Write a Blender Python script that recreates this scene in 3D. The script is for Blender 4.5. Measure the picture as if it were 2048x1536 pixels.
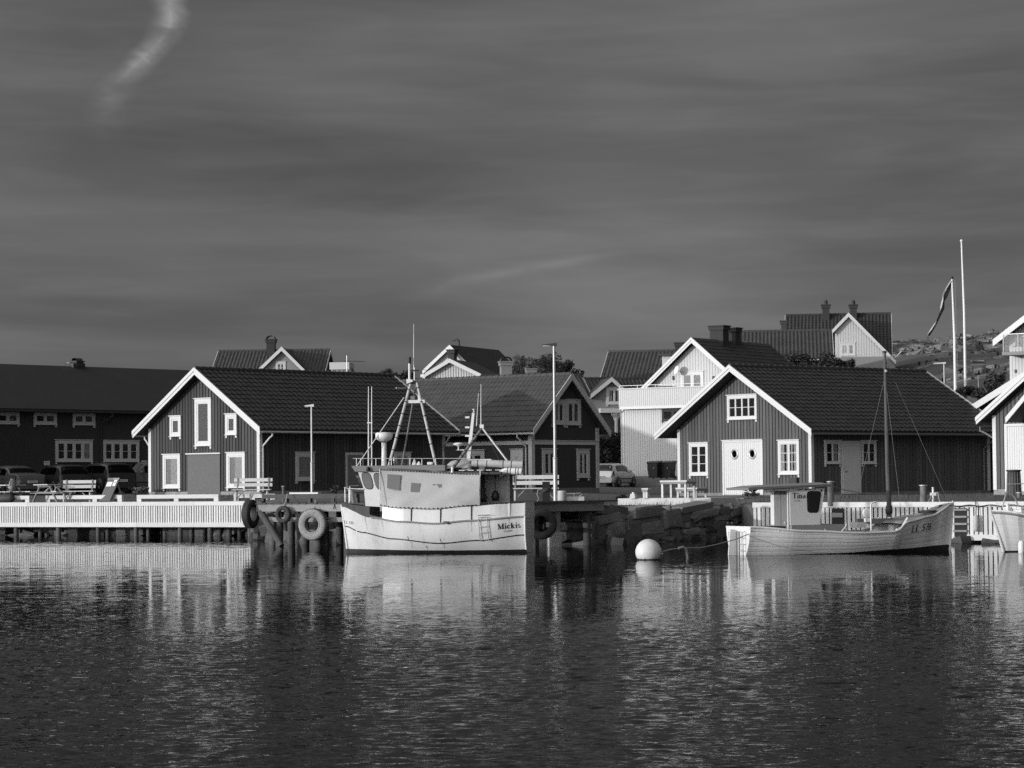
import bpy, bmesh, math, random
from mathutils import Vector, Matrix, noise
random.seed(7)
for o in list(bpy.data.objects): bpy.data.objects.remove(o)
SC = bpy.context.scene
R = math.radians
COL = SC.collection

# ---------------------------------------------------------------- camera
EYE = Vector((0, 0, 1.9))
FPX, CX, CY = 5145.8, 1024.0, 768.0          # focal length and centre in photograph pixels
_p, _r = R(2.239), R(0.534)
_f0 = Vector((0, math.cos(_p), math.sin(_p))); _u0 = Vector((0, -math.sin(_p), math.cos(_p))); _r0 = Vector((1, 0, 0))
CR = _r0 * math.cos(_r) - _u0 * math.sin(_r)
CU = _r0 * math.sin(_r) + _u0 * math.cos(_r)
cd = bpy.data.cameras.new('camera'); cam = bpy.data.objects.new('camera', cd); COL.objects.link(cam)
cam.matrix_world = Matrix(((CR.x, CU.x, -_f0.x, EYE.x), (CR.y, CU.y, -_f0.y, EYE.y), (CR.z, CU.z, -_f0.z, EYE.z), (0, 0, 0, 1)))
cd.sensor_width = 36.0; cd.lens = 36.0 * FPX / 2048.0
cd.clip_start = 0.5; cd.clip_end = 9000
SC.camera = cam

def ray(px, py): return _f0 + CR * ((px - CX) / FPX) - CU * ((py - CY) / FPX)
def at(px, py, Y):
    d = ray(px, py); return EYE + d * (Y / d.y)

# ---------------------------------------------------------------- sun and sky
SUN_EL = R(6.0)
SUN_H = Vector((-0.877, -0.48, 0)).normalized()
SUN_DIR = (SUN_H * math.cos(SUN_EL) + Vector((0, 0, math.sin(SUN_EL)))).normalized()
sl = bpy.data.lights.new('sun', 'SUN'); sl.energy = 2.45; sl.angle = R(0.6); sl.color = (1, 1, 1)
so = bpy.data.objects.new('sun', sl); COL.objects.link(so)
so.rotation_euler = SUN_DIR.to_track_quat('Z', 'Y').to_euler(); so.location = (-60, -40, 60)

W = bpy.data.worlds.new('World'); SC.world = W; W.use_nodes = True
nt = W.node_tree; N = nt.nodes; LK = nt.links; N.clear()
def wn(t, **k):
    n = N.new(t)
    for a, b in k.items(): setattr(n, a, b)
    return n
def wm(op, a, b=None, c=None, clamp=False):
    n = wn('ShaderNodeMath', operation=op, use_clamp=clamp)
    for i, v in enumerate((a, b, c)):
        if v is None: continue
        if isinstance(v, (int, float)): n.inputs[i].default_value = v
        else: LK.new(v, n.inputs[i])
    return n.outputs[0]
sky = wn('ShaderNodeTexSky', sky_type='NISHITA', sun_disc=False, sun_elevation=SUN_EL, sun_rotation=math.atan2(SUN_DIR.x, SUN_DIR.y), altitude=0.0, air_density=1.0, dust_density=2.0, ozone_density=1.0)
sep = wn('ShaderNodeSeparateColor'); LK.new(sky.outputs[0], sep.inputs[0])
red = sep.outputs[0]                                          # monochrome film behind a red filter
tc = wn('ShaderNodeTexCoord'); sx = wn('ShaderNodeSeparateXYZ'); LK.new(tc.outputs['Generated'], sx.inputs[0])
az = wm('ARCTAN2', sx.outputs[0], sx.outputs[1]); el = wm('ARCSINE', sx.outputs[2])
cv = wn('ShaderNodeCombineXYZ'); LK.new(az, cv.inputs[0]); LK.new(el, cv.inputs[1])
def wnoise(scale, sxy, detail, dist=0.0, rot=0.0, off=0.0):
    mp = wn('ShaderNodeMapping'); LK.new(cv.outputs[0], mp.inputs[0]); mp.inputs['Scale'].default_value = (sxy[0], sxy[1], 1); mp.inputs['Rotation'].default_value = (0, 0, rot); mp.inputs['Location'].default_value = (off, off * .7, off)
    n = wn('ShaderNodeTexNoise'); n.inputs['Scale'].default_value = scale; n.inputs['Detail'].default_value = detail; n.inputs['Distortion'].default_value = dist
    LK.new(mp.outputs[0], n.inputs['Vector']); return n.outputs[0]
def ramp(v, pts, interp='EASE'):
    r = wn('ShaderNodeValToRGB'); r.color_ramp.interpolation = interp
    e = r.color_ramp.elements
    while len(e) < len(pts): e.new(0.5)
    for q, (p, c) in zip(e, pts): q.position = p; q.color = (c, c, c, 1)
    LK.new(v, r.inputs[0]); return r.outputs[0]
band = ramp(wnoise(2.3, (2.2, 15.0), 4.0, 0.35, R(-4), 3.7), [(0.30, 0.0), (0.74, 1.0)])
fine = ramp(wnoise(6.0, (3.0, 22.0), 5.0, 0.6, R(-9), 1.3), [(0.38, 0.0), (0.75, 1.0)])
cl = wm('ADD', wm('ADD', wm('MULTIPLY', band, 0.40), wm('MULTIPLY', ramp(wnoise(1.0, (3.2, 5.5), 2.0, 0.2, R(-12), 6.4), [(0.36, 0.0), (0.62, 1.0)]), 0.26)), wm('MULTIPLY', fine, 0.10))
# two wisps of cirrus hanging in the sky: one high on the left, one low over the roofs
def wisp(elpts, width, gain, nscale):
    e01 = wm('DIVIDE', el, 0.2, clamp=True)
    r = wn('ShaderNodeValToRGB'); r.color_ramp.interpolation = 'LINEAR'
    e = r.color_ramp.elements
    while len(e) < len(elpts): e.new(0.5)
    for q, (y, x, g) in zip(e, elpts):
        q.position = max(0, min(1, (969 - y) / FPX / 0.2)); c = ((x - 1024) / FPX) / 0.5 + 0.5; q.color = (c, g, 0, 1)
    LK.new(e01, r.inputs[0]); s = wn('ShaderNodeSeparateColor'); LK.new(r.outputs[0], s.inputs[0])
    cx = wm('MULTIPLY', wm('SUBTRACT', s.outputs[0], 0.5), 0.5)
    jig = wm('MULTIPLY', wm('SUBTRACT', wnoise(nscale, (1, 1), 4.0, 0.8, 0, 9.1), 0.5), 0.012)
    d = wm('ABSOLUTE', wm('SUBTRACT', wm('ADD', az, jig), cx))
    k = wm('SUBTRACT', 1.0, wm('DIVIDE', d, width), clamp=True)
    k = wm('POWER', k, 1.3)
    tex = ramp(wnoise(nscale * 1.6, (1, 1.6), 6.0, 1.0, R(35), 5.2), [(0.25, 0.25), (0.7, 1.0)])
    return wm('MULTIPLY', wm('MULTIPLY', wm('MULTIPLY', k, tex), s.outputs[1]), gain)
w1 = wisp([(290, 205, 0.0), (225, 222, .16), (175, 240, .35), (150, 272, .8), (118, 305, 1.0), (80, 330, 1.0), (35, 350, 1.0), (0, 345, .9)], 0.0095, 2.0, 44.0)
w2 = wisp([(620, 800, 0.0), (590, 850, .25), (560, 930, .6), (535, 1070, .7), (515, 1190, .45), (500, 1300, 0.0)], 0.019, 0.45, 26.0)
base = wm('MULTIPLY', wm('POWER', red, 0.8), 1.0)
fac = wm('ADD', wm('ADD', 0.60, cl), wm('ADD', w1, w2))
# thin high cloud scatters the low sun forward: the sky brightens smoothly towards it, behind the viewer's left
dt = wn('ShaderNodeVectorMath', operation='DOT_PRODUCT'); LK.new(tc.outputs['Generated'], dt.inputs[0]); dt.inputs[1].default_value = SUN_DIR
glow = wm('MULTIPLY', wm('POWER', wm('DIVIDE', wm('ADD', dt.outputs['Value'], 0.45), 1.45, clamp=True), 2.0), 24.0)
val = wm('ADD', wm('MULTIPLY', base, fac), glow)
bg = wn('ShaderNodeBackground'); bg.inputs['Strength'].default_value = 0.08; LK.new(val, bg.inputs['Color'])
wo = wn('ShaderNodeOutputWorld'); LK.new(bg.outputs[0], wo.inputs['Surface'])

SC.view_settings.view_transform = 'Standard'; SC.view_settings.look = 'None'; SC.view_settings.exposure = 0.0; SC.view_settings.gamma = 1.0
SC.view_settings.use_curve_mapping = False
SC.cycles.max_bounces = 6; SC.cycles.transparent_max_bounces = 8
SC.cycles.use_denoising = False
SC.render.film_transparent = False

# ---------------------------------------------------------------- materials
MATS = {}
def M(name, v=0.5, rough=0.6, var=0.12, scale=3.0, stretch=(1, 1, 1), bump=0.0, rnd=0.0, metal=0.0, spec=0.4, fine=0.0, spots=0.0, coord='Object', bscale=None):
    if name in MATS: return MATS[name]
    m = bpy.data.materials.new(name); m.use_nodes = True; t = m.node_tree; n = t.nodes; l = t.links
    b = n['Principled BSDF']; b.inputs['Roughness'].default_value = rough; b.inputs['Metallic'].default_value = metal
    b.inputs['Specular IOR Level'].default_value = spec
    tcn = n.new('ShaderNodeTexCoord'); mp = n.new('ShaderNodeMapping'); mp.inputs['Scale'].default_value = stretch
    l.new(tcn.outputs[coord], mp.inputs[0])
    oi = n.new('ShaderNodeObjectInfo')
    va = n.new('ShaderNodeVectorMath'); va.operation = 'ADD'; l.new(mp.outputs[0], va.inputs[0])
    cm = n.new('ShaderNodeCombineXYZ'); ml = n.new('ShaderNodeMath'); ml.operation = 'MULTIPLY'; ml.inputs[1].default_value = 37.0; l.new(oi.outputs['Random'], ml.inputs[0])
    for i in range(3): l.new(ml.outputs[0], cm.inputs[i])
    l.new(cm.outputs[0], va.inputs[1])
    def noi(s, d):
        q = n.new('ShaderNodeTexNoise'); q.inputs['Scale'].default_value = s; q.inputs['Detail'].default_value = d; q.inputs['Roughness'].default_value = 0.6; l.new(va.outputs[0], q.inputs['Vector']); return q.outputs[0]
    def mt(op, a, b_):
        q = n.new('ShaderNodeMath'); q.operation = op
        for i, x in enumerate((a, b_)):
            if isinstance(x, (int, float)): q.inputs[i].default_value = x
            else: l.new(x, q.inputs[i])
        return q.outputs[0]
    n1 = noi(scale, 5.0)
    k = mt('ADD', 1.0 - var * 1.2, mt('MULTIPLY', n1, var * 2.4))
    if fine: k = mt('MULTIPLY', k, mt('ADD', 1 - fine, mt('MULTIPLY', noi(scale * 9, 3.0), fine * 2)))
    if rnd: k = mt('MULTIPLY', k, mt('ADD', 1 - rnd, mt('MULTIPLY', oi.outputs['Random'], rnd * 2)))
    if spots:
        q = n.new('ShaderNodeValToRGB'); q.color_ramp.elements[0].position = 0.56; q.color_ramp.elements[1].position = 0.68
        l.new(noi(scale * 2.3 + 1.1, 6.0), q.inputs[0]); k = mt('MULTIPLY', k, mt('SUBTRACT', 1.0, mt('MULTIPLY', q.outputs[0], spots)))
    c = mt('MULTIPLY', k, v)
    cc = n.new('ShaderNodeCombineColor')
    for i in range(3): l.new(c, cc.inputs[i])
    l.new(cc.outputs[0], b.inputs['Base Color'])
    if bump:
        bp = n.new('ShaderNodeBump'); bp.inputs['Strength'].default_value = 1.0; bp.inputs['Distance'].default_value = bump
        l.new(noi(bscale or scale * 3, 6.0), bp.inputs['Height']); l.new(bp.outputs[0], b.inputs['Normal'])
    MATS[name] = m; return m
UP = (6, 6, 0.5)
M('white_paint', 0.58, 0.5, 0.06, 2.0, UP, fine=.05, spots=.10)
M('white_gloss', 0.66, 0.35, 0.05, 1.2, spots=.07)
M('red_paint', 0.064, 0.75, 0.30, 1.6, UP, rnd=.26, fine=.2, spots=.25, bump=.002, spec=.2)
M('red_paint_b', 0.100, 0.75, 0.26, 1.6, UP, rnd=.2, fine=.16, spots=.2, bump=.002, spec=.2)
M('dark_cladding', 0.052, 0.75, 0.2, 2.0, (4, 4, .6), bump=.002, spec=.2)
M('pale_cladding', 0.52, 0.6, 0.06, 2.0, UP, spots=.06)
M('grey_cladding', 0.22, 0.7, 0.12, 2.0, UP)
M('trim_grey', 0.52, 0.55, 0.08, 2.0, UP)
M('soffit_groove_shade', 0.05, 0.8, 0.15, 2.0)
M('tile_dark', 0.042, 0.55, 0.32, 1.1, spec=.35, fine=.35, spots=.3, bump=.003)
M('tile_old', 0.066, 0.7, 0.30, 1.3, spec=.2, fine=.25, bump=.004, spots=.3)
M('felt_roof', 0.044, 0.85, 0.15, .8, fine=.15, bump=.003, spec=.15)
M('new_wood', 0.56, 0.65, 0.16, 2.2, (5, 5, .7), rnd=.14, fine=.09, spots=.18, bump=.002, spec=.25)
M('new_wood_h', 0.56, 0.65, 0.12, 2.2, (.7, 5, 5), rnd=.08, fine=.09, spots=.18, bump=.002, spec=.25)
M('grey_wood', 0.24, 0.8, 0.22, 2.5, (1, 6, 6), rnd=.12, fine=.15, bump=.004, spec=.2, spots=.3)
M('dark_wood', 0.075, 0.85, 0.3, 3.0, (1, 5, 5), rnd=.15, fine=.2, bump=.006, spec=.2)
M('pile_wood', 0.09, 0.85, 0.35, 2.5, (4, 4, 1), rnd=.2, fine=.2, bump=.01, spec=.25, spots=.4)
M('board_brown', 0.10, 0.7, 0.25, 3.0, (6, 6, .8), rnd=.12, fine=.15, spec=.25)
M('chipboard', 0.115, 0.8, 0.05, 3.0, fine=.55, bump=.002)
M('concrete', 0.50, 0.85, 0.14, 1.6, fine=.12, spots=.15, bump=.004)
M('stone', 0.20, 0.85, 0.36, 2.4, rnd=.34, fine=.25, spots=.3, bump=.02)
M('rock_wet_shade', 0.045, 0.5, 0.4, 2.0, rnd=.3, fine=.3, bump=.03)  # dark tone for wet tide stones, and for shade painted under the docks
M('rock', 0.13, 0.9, 0.4, .9, rnd=.3, fine=.35, spots=.5, bump=.06)
M('gravel', 0.085, 0.95, 0.25, .35, fine=.30, bump=.02, coord='Object')
M('brick', 0.034, 0.85, 0.2, 2.0, fine=.2, bump=.01)
M('plaster', 0.20, 0.8, 0.12, 2.0, fine=.1)
M('hull_white', 0.60, 0.38, 0.08, .9, (2.2, 2.2, .5), fine=.04, spots=.14, spec=.5)
M('hull_worn', 0.72, 0.55, 0.12, 1.3, (1, 1, 3), fine=.08, spots=.16, spec=.35)
M('bottom_paint', 0.018, 0.6, 0.2, 3.0)
M('canvas', 0.42, 0.8, 0.07, 1.6, fine=.05, bump=.012, bscale=2.2, spec=.2)
M('canvas_shaded', 0.20, 0.85, 0.1, 2.0, spec=.2)  # same canvas, with the roof's shade mixed into a darker tone
M('deck_grey', 0.22, 0.75, 0.15, 2.0, fine=.1)
M('panel_grey', 0.16, 0.7, 0.08, 2.0)
M('panel_dark', 0.040, 0.65, 0.1, 2.0)
M('rust', 0.44, 0.7, 0.35, 6.0, (1, 1, .3), spots=.4)
M('teak', 0.16, 0.6, 0.25, 2.0, (6, 6, .8), fine=.15)
M('black', 0.015, 0.5, 0.1, 3.0)
M('rubber', 0.03, 0.75, 0.3, 4.0, fine=.2, bump=.006)
M('rubber_dusty', 0.24, 0.8, 0.3, 4.0, fine=.2, bump=.006, spots=.5)
M('galvanised', 0.42, 0.45, 0.15, 4.0, metal=.5, fine=.1)
M('alloy', 0.55, 0.35, 0.1, 5.0, metal=.6)
M('pipe_grey', 0.42, 0.55, 0.12, 3.0)
M('plastic_white', 0.68, 0.4, 0.06, 2.0)
M('plastic_dark', 0.02, 0.45, 0.1, 3.0)
M('buoy', 0.58, 0.5, 0.16, 3.0, fine=.08, spots=.22)
M('rope', 0.30, 0.9, 0.2, 20.0)
M('rope_dark', 0.06, 0.9, 0.2, 20.0)
M('weed', 0.02, 0.9, 0.3, 6.0)
M('car_silver', 0.48, 0.3, 0.04, 1.0, metal=.35, spec=.6)
M('car_dark', 0.03, 0.25, 0.04, 1.0, metal=.2, spec=.6)
M('car_grey', 0.13, 0.3, 0.04, 1.0, metal=.3, spec=.6)
M('lamp_red', 0.04, 0.25, 0.1, 3.0)
M('curtain', 0.45, 0.9, 0.2, 3.0, (8, 1, .5))
M('interior', 0.02, 0.9, 0.1, 1.0)
M('blind', 0.33, 0.7, 0.06, 1.0)
M('print_black', 0.012, 0.6, 0.0, 1.0)
M('paper', 0.70, 0.7, 0.04, 3.0)
M('leaf', 0.060, 0.7, 0.3, 3.0, rnd=.2, spec=.25)
M('leaf_dark', 0.030, 0.7, 0.3, 3.0, rnd=.2, spec=.25)
M('leaf_pale', 0.11, 0.7, 0.3, 3.0, rnd=.2, spec=.25)
M('bark', 0.07, 0.9, 0.3, 4.0, bump=.01)
M('grass', 0.07, 0.8, 0.35, 1.2, rnd=.1, spec=.2)
M('flag_dark', 0.04, 0.8, 0.1, 2.0)
M('flag_pale', 0.55, 0.8, 0.1, 2.0)
M('bag_cloth', 0.22, 0.85, 0.2, 8.0, spots=.3)

def mat_glass(name, refl=0.9, tint=0.85):
    m = bpy.data.materials.new(name); m.use_nodes = True; t = m.node_tree; n = t.nodes; l = t.links
    n.remove(n['Principled BSDF']); o = n['Material Output']
    lw = n.new('ShaderNodeLayerWeight'); lw.inputs[0].default_value = .5
    pw = n.new('ShaderNodeMath'); pw.operation = 'POWER'; l.new(lw.outputs['Facing'], pw.inputs[0]); pw.inputs[1].default_value = 5.0
    fr = n.new('ShaderNodeMath'); fr.operation = 'MULTIPLY_ADD'; l.new(pw.outputs[0], fr.inputs[0]); fr.inputs[1].default_value = .92; fr.inputs[2].default_value = .03
    tr = n.new('ShaderNodeBsdfTransparent'); tr.inputs[0].default_value = (tint,) * 3 + (1,)
    gl = n.new('ShaderNodeBsdfGlossy'); gl.inputs['Roughness'].default_value = 0.03; gl.inputs['Color'].default_value = (refl,) * 3 + (1,)
    mx = n.new('ShaderNodeMixShader'); l.new(fr.outputs[0], mx.inputs[0]); l.new(tr.outputs[0], mx.inputs[1]); l.new(gl.outputs[0], mx.inputs[2]); l.new(mx.outputs[0], o.inputs[0])
    MATS[name] = m
mat_glass('glass'); mat_glass('glass_dark', .9, .16)

WAT = (49.0, 18.0, 0.3)
def mat_water():
    m = bpy.data.materials.new('water'); m.use_nodes = True; t = m.node_tree; n = t.nodes; l = t.links
    b = n['Principled BSDF']; b.inputs['Base Color'].default_value = (.005, .005, .005, 1); b.inputs['Roughness'].default_value = 0.012
    b.inputs['IOR'].default_value = 1.33; b.inputs['Specular IOR Level'].default_value = 0.013
    g = n.new('ShaderNodeNewGeometry')
    def noi(sc, rot, s, d, dist):
        mp = n.new('ShaderNodeMapping'); mp.inputs['Scale'].default_value = sc; mp.inputs['Rotation'].default_value = (0, 0, rot); l.new(g.outputs['Position'], mp.inputs[0])
        q = n.new('ShaderNodeTexNoise'); q.inputs['Scale'].default_value = s; q.inputs['Detail'].default_value = d; q.inputs['Distortion'].default_value = dist; l.new(mp.outputs[0], q.inputs['Vector']); return q.outputs[0]
    def mt(op, a, b_, clamp=False):
        q = n.new('ShaderNodeMath'); q.operation = op; q.use_clamp = clamp
        for i, x in enumerate((a, b_)):
            if isinstance(x, (int, float)): q.inputs[i].default_value = x
            else: l.new(x, q.inputs[i])
        return q.outputs[0]
    sp = n.new('ShaderNodeSeparateXYZ'); l.new(g.outputs['Position'], sp.inputs[0])
    # the basin is sheltered by the quay: ripples die out towards it
    def noc(sc, rot, s, d, dist):
        mp = n.new('ShaderNodeMapping'); mp.inputs['Scale'].default_value = sc; mp.inputs['Rotation'].default_value = (0, 0, rot); l.new(g.outputs['Position'], mp.inputs[0])
        q = n.new('ShaderNodeTexNoise'); q.inputs['Scale'].default_value = s; q.inputs['Detail'].default_value = d; q.inputs['Distortion'].default_value = dist; l.new(mp.outputs[0], q.inputs['Vector'])
        v = n.new('ShaderNodeVectorMath'); v.operation = 'SUBTRACT'; l.new(q.outputs[1], v.inputs[0]); v.inputs[1].default_value = (.5, .5, .5); return v.outputs[0]
    def vs(v, k):
        q = n.new('ShaderNodeVectorMath'); q.operation = 'SCALE'; l.new(v, q.inputs[0])
        if isinstance(k, (int, float)): q.inputs['Scale'].default_value = k
        else: l.new(k, q.inputs['Scale'])
        return q.outputs[0]
    def va(a, b_):
        q = n.new('ShaderNodeVectorMath'); q.operation = 'ADD'; l.new(a, q.inputs[0]); l.new(b_, q.inputs[1]); return q.outputs[0]
    gust = mt('SUBTRACT', noi((.03, .06, 1), 0.2, 1.0, 3.0, 0), 0.5)
    sh = mt('MULTIPLY', mt('SUBTRACT', mt('ADD', WAT[0], mt('MULTIPLY', gust, 34.0)), sp.outputs[1]), 1 / WAT[1], True)
    sh = mt('POWER', sh, 1.4)
    near = va(vs(noc((.6, 1.1, 1), .25, 11.0, 2.0, .2), .75), vs(noc((.6, 1.2, 1), -.3, 26.0, 2.0, .2), .75))
    far = va(vs(noc((.35, 1.0, 1), .1, 2.2, 2.0, .3), .020), vs(noc((.6, 1.2, 1), .5, 9.0, 2.0, .3), .035))
    sl_ = va(far, vs(near, mt('MULTIPLY', sh, WAT[2])))
    fl = n.new('ShaderNodeVectorMath'); fl.operation = 'MULTIPLY'; l.new(sl_, fl.inputs[0]); fl.inputs[1].default_value = (1, 1, 0)
    up = n.new('ShaderNodeVectorMath'); up.operation = 'ADD'; l.new(fl.outputs[0], up.inputs[0]); up.inputs[1].default_value = (0, 0, 1)
    nm = n.new('ShaderNodeVectorMath'); nm.operation = 'NORMALIZE'; l.new(up.outputs[0], nm.inputs[0]); l.new(nm.outputs[0], b.inputs['Normal'])
    MATS['water'] = m
mat_water()
# ---------------------------------------------------------------- mesh helpers
class MB:
    def __init__(s): s.v = []; s.f = []; s.sm = []
    def add(s, vs, fs, smooth=False):
        b = len(s.v); s.v += [tuple(x) for x in vs]
        for f in fs: s.f.append(tuple(b + i for i in f)); s.sm.append(smooth)
        return s
    def box(s, x0, x1, y0, y1, z0, z1):
        return s.hexa([(x0, y0, z0), (x1, y0, z0), (x1, y1, z0), (x0, y1, z0), (x0, y0, z1), (x1, y0, z1), (x1, y1, z1), (x0, y1, z1)])
    def hexa(s, p):
        return s.add(p, [(3, 2, 1, 0), (4, 5, 6, 7), (0, 1, 5, 4), (1, 2, 6, 5), (2, 3, 7, 6), (3, 0, 4, 7)])
    def bar(s, a, b, w, h, up=(0, 0, 1)):
        a = Vector(a); b = Vector(b); d = (b - a).normalized(); u = Vector(up)
        x = d.cross(u)
        if x.length < 1e-4: x = d.cross(Vector((0, 1, 0)))
        x.normalize(); u = x.cross(d).normalized(); x *= w / 2; u *= h / 2
        return s.hexa([a - x - u, a + x - u, b + x - u, b - x - u, a - x + u, a + x + u, b + x + u, b - x + u])
    def prism(s, poly, y0, y1):                     # polygon in the xz plane, counter-clockwise seen from -y
        n = len(poly); vs = [(x, y0, z) for x, z in poly] + [(x, y1, z) for x, z in poly]
        fs = [tuple(range(n)), tuple(range(2 * n - 1, n - 1, -1))] + [(i, n + i, n + (i + 1) % n, (i + 1) % n) for i in range(n)]
        return s.add(vs, fs)
    def prismx(s, poly, x0, x1):                    # polygon in the yz plane
        n = len(poly); vs = [(x0, y, z) for y, z in poly] + [(x1, y, z) for y, z in poly]
        fs = [tuple(range(n - 1, -1, -1)), tuple(range(n, 2 * n))] + [((i + 1) % n, n + (i + 1) % n, n + i, i) for i in range(n)]
        return s.add(vs, fs)
    def tube(s, pts, r, n=8, cap=True, smooth=True):
        pts = [Vector(p) for p in pts]; k = len(pts); rs = r if isinstance(r, (list, tuple)) else [r] * k
        d0 = (pts[1] - pts[0]).normalized(); u = d0.orthogonal().normalized(); vs = []
        for i in range(k):
            d = (pts[min(i + 1, k - 1)] - pts[max(i - 1, 0)]).normalized()
            u = (u - d * u.dot(d)).normalized(); w = d.cross(u)
            for j in range(n):
                a = 2 * math.pi * j / n; vs.append(pts[i] + (u * math.cos(a) + w * math.sin(a)) * rs[i])
        fs = [(i * n + j, i * n + (j + 1) % n, (i + 1) * n + (j + 1) % n, (i + 1) * n + j) for i in range(k - 1) for j in range(n)]
        s.add(vs, fs, smooth)
        if cap: s.add(vs[:n], [tuple(range(n - 1, -1, -1))]); s.add(vs[-n:], [tuple(range(n))])
        return s
    def lathe(s, prof, n=16, c=(0, 0, 0), axis='z', smooth=True):
        vs = []; k = len(prof)
        for r, h in prof:
            for j in range(n):
                a = 2 * math.pi * j / n; x, y = r * math.cos(a), r * math.sin(a)
                p = (x, y, h) if axis == 'z' else ((h, x, y) if axis == 'x' else (y, h, x))
                vs.append((p[0] + c[0], p[1] + c[1], p[2] + c[2]))
        fs = [(i * n + j, i * n + (j + 1) % n, (i + 1) * n + (j + 1) % n, (i + 1) * n + j) for i in range(k - 1) for j in range(n)]
        return s.add(vs, fs, smooth)
    def grid(s, rows, smooth=True, flip=False):
        nr = len(rows); nc = len(rows[0]); vs = [p for r in rows for p in r]
        fs = [((i * nc + j, i * nc + j + 1, (i + 1) * nc + j + 1, (i + 1) * nc + j) if not flip else (i * nc + j, (i + 1) * nc + j, (i + 1) * nc + j + 1, i * nc + j + 1)) for i in range(nr - 1) for j in range(nc - 1)]
        return s.add(vs, fs, smooth)
    def build(s, name, mat, parent=None, loc=None, rz=None, kind=None):
        me = bpy.data.meshes.new(name); me.from_pydata(s.v, [], s.f); me.polygons.foreach_set('use_smooth', s.sm); me.update()
        me.materials.append(MATS[mat]); return obj(name, me, parent, loc, rz, kind)
def obj(name, me, parent=None, loc=None, rz=None, kind=None):
    o = bpy.data.objects.new(name, me); COL.objects.link(o)
    if parent is not None: o.parent = parent
    if loc is not None: o.location = loc
    if rz is not None: o.rotation_euler = (0, 0, rz) if isinstance(rz, (int, float)) else rz
    if kind: o['kind'] = kind
    return o
def tag(o, label, cat, group=None):
    o['label'] = label; o['category'] = cat
    if group: o['group'] = group
    return o
def thing(name, label, cat, loc=(0, 0, 0), rz=0.0, group=None):
    o = bpy.data.objects.new(name, None); COL.objects.link(o); o.empty_display_size = .2
    o.location = loc; o.rotation_euler = (0, 0, rz) if isinstance(rz, (int, float)) else rz
    return tag(o, label, cat, group)
def copy_tree(o, parent=None):
    c = o.copy(); COL.objects.link(c); c.parent = parent
    for ch in list(o.children): copy_tree(ch, c)
    return c
def B(x0, x1, y0, y1, z0, z1): return MB().box(x0, x1, y0, y1, z0, z1)

class Fr:                                           # a local frame standing in the world: pixel rays met with its planes
    def __init__(s, loc, rz): s.loc = Vector(loc); s.rz = rz; s.m = Matrix.Rotation(rz, 4, 'Z'); s.m.translation = s.loc; s.i = s.m.inverted()
    def _ray(s, px, py): return s.i @ EYE, (s.i.to_3x3() @ ray(px, py))
    def ony(s, px, py, y0=0.0):
        o, d = s._ray(px, py); t = (y0 - o.y) / d.y; p = o + d * t; return p.x, p.z
    def onx(s, px, py, x0=0.0):
        o, d = s._ray(px, py); t = (x0 - o.x) / d.x; p = o + d * t; return p.y, p.z
    def onz(s, px, py, z0=0.0):
        o, d = s._ray(px, py); t = (z0 - o.z) / d.z; p = o + d * t; return p.x, p.y
    def w(s, x, y, z): return s.m @ Vector((x, y, z))

# ---------------------------------------------------------------- windows
def window(parent, loc, rz, w, h, cols=1, rows=1, casing=.10, mat='white_paint', sash=.05, glass='glass', curtain=None, mull=.05, crown=True, feet=True, sill=True, y=-.05):
    """outer casing w x h with its lower left corner at loc; x to the right, outside is -y"""
    f = MB(); c = casing; d = y
    f.box(0, c, d, .02, 0, h); f.box(w - c, w, d, .02, 0, h); f.box(c, w - c, d + .002, .02, h - c, h)
    f.box(c, w - c, d + .002, .02, c * .35, c * 1.15)
    if crown: f.box(-.04, w + .04, d - .04, .02, h, h + .035)
    if feet: f.box(.0, c * .7, d + .004, .02, -.09, 0); f.box(w - c * .7, w, d + .004, .02, -.09, 0)
    o = f.build('window', mat, parent, loc, rz)
    if sill: B(-.02, w + .02, d - .05, .0, c * .18, c * .34).build('sill', mat, o)
    x0, x1, z0, z1 = c, w - c, c * 1.15, h - c
    B(x0, x1, -.004, .015, z0, z1).build('interior', 'interior', o)
    cw = (x1 - x0 - mull * (cols - 1)) / cols
    fr = MB(); dd = d + .018
    for i in range(1, cols): a = x0 + i * cw + (i - 1) * mull; fr.box(a, a + mull, dd - .008, -.002, z0, z1)
    if fr.f: fr.build('mullion', mat, o)
    g = .022
    for i in range(cols):
        a = x0 + i * (cw + mull); b = a + cw
        s = MB().box(a, a + sash, dd, -.002, z0, z1).box(b - sash, b, dd, -.002, z0, z1).box(a + sash, b - sash, dd + .001, -.002, z0, z0 + sash).box(a + sash, b - sash, dd + .001, -.002, z1 - sash, z1)
        so_ = s.build('sash', mat, o)
        ph = (z1 - z0 - 2 * sash - g * (rows - 1)) / rows
        for j in range(rows):
            zz = z0 + sash + j * (ph + g)
            if j: B(a + sash, b - sash, dd + .002, -.002, zz - g, zz).build('glazing_bar', mat, o)
            B(a + sash, b - sash, -.016, -.012, zz, zz + ph).build('pane', glass, o)
    if curtain:
        for (t0, t1, b0, cm) in curtain:
            B(x0 + (x1 - x0) * t0, x0 + (x1 - x0) * t1, -.009, -.006, z0 + (z1 - z0) * b0, z1).build('curtain', cm, o)
    return o
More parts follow.
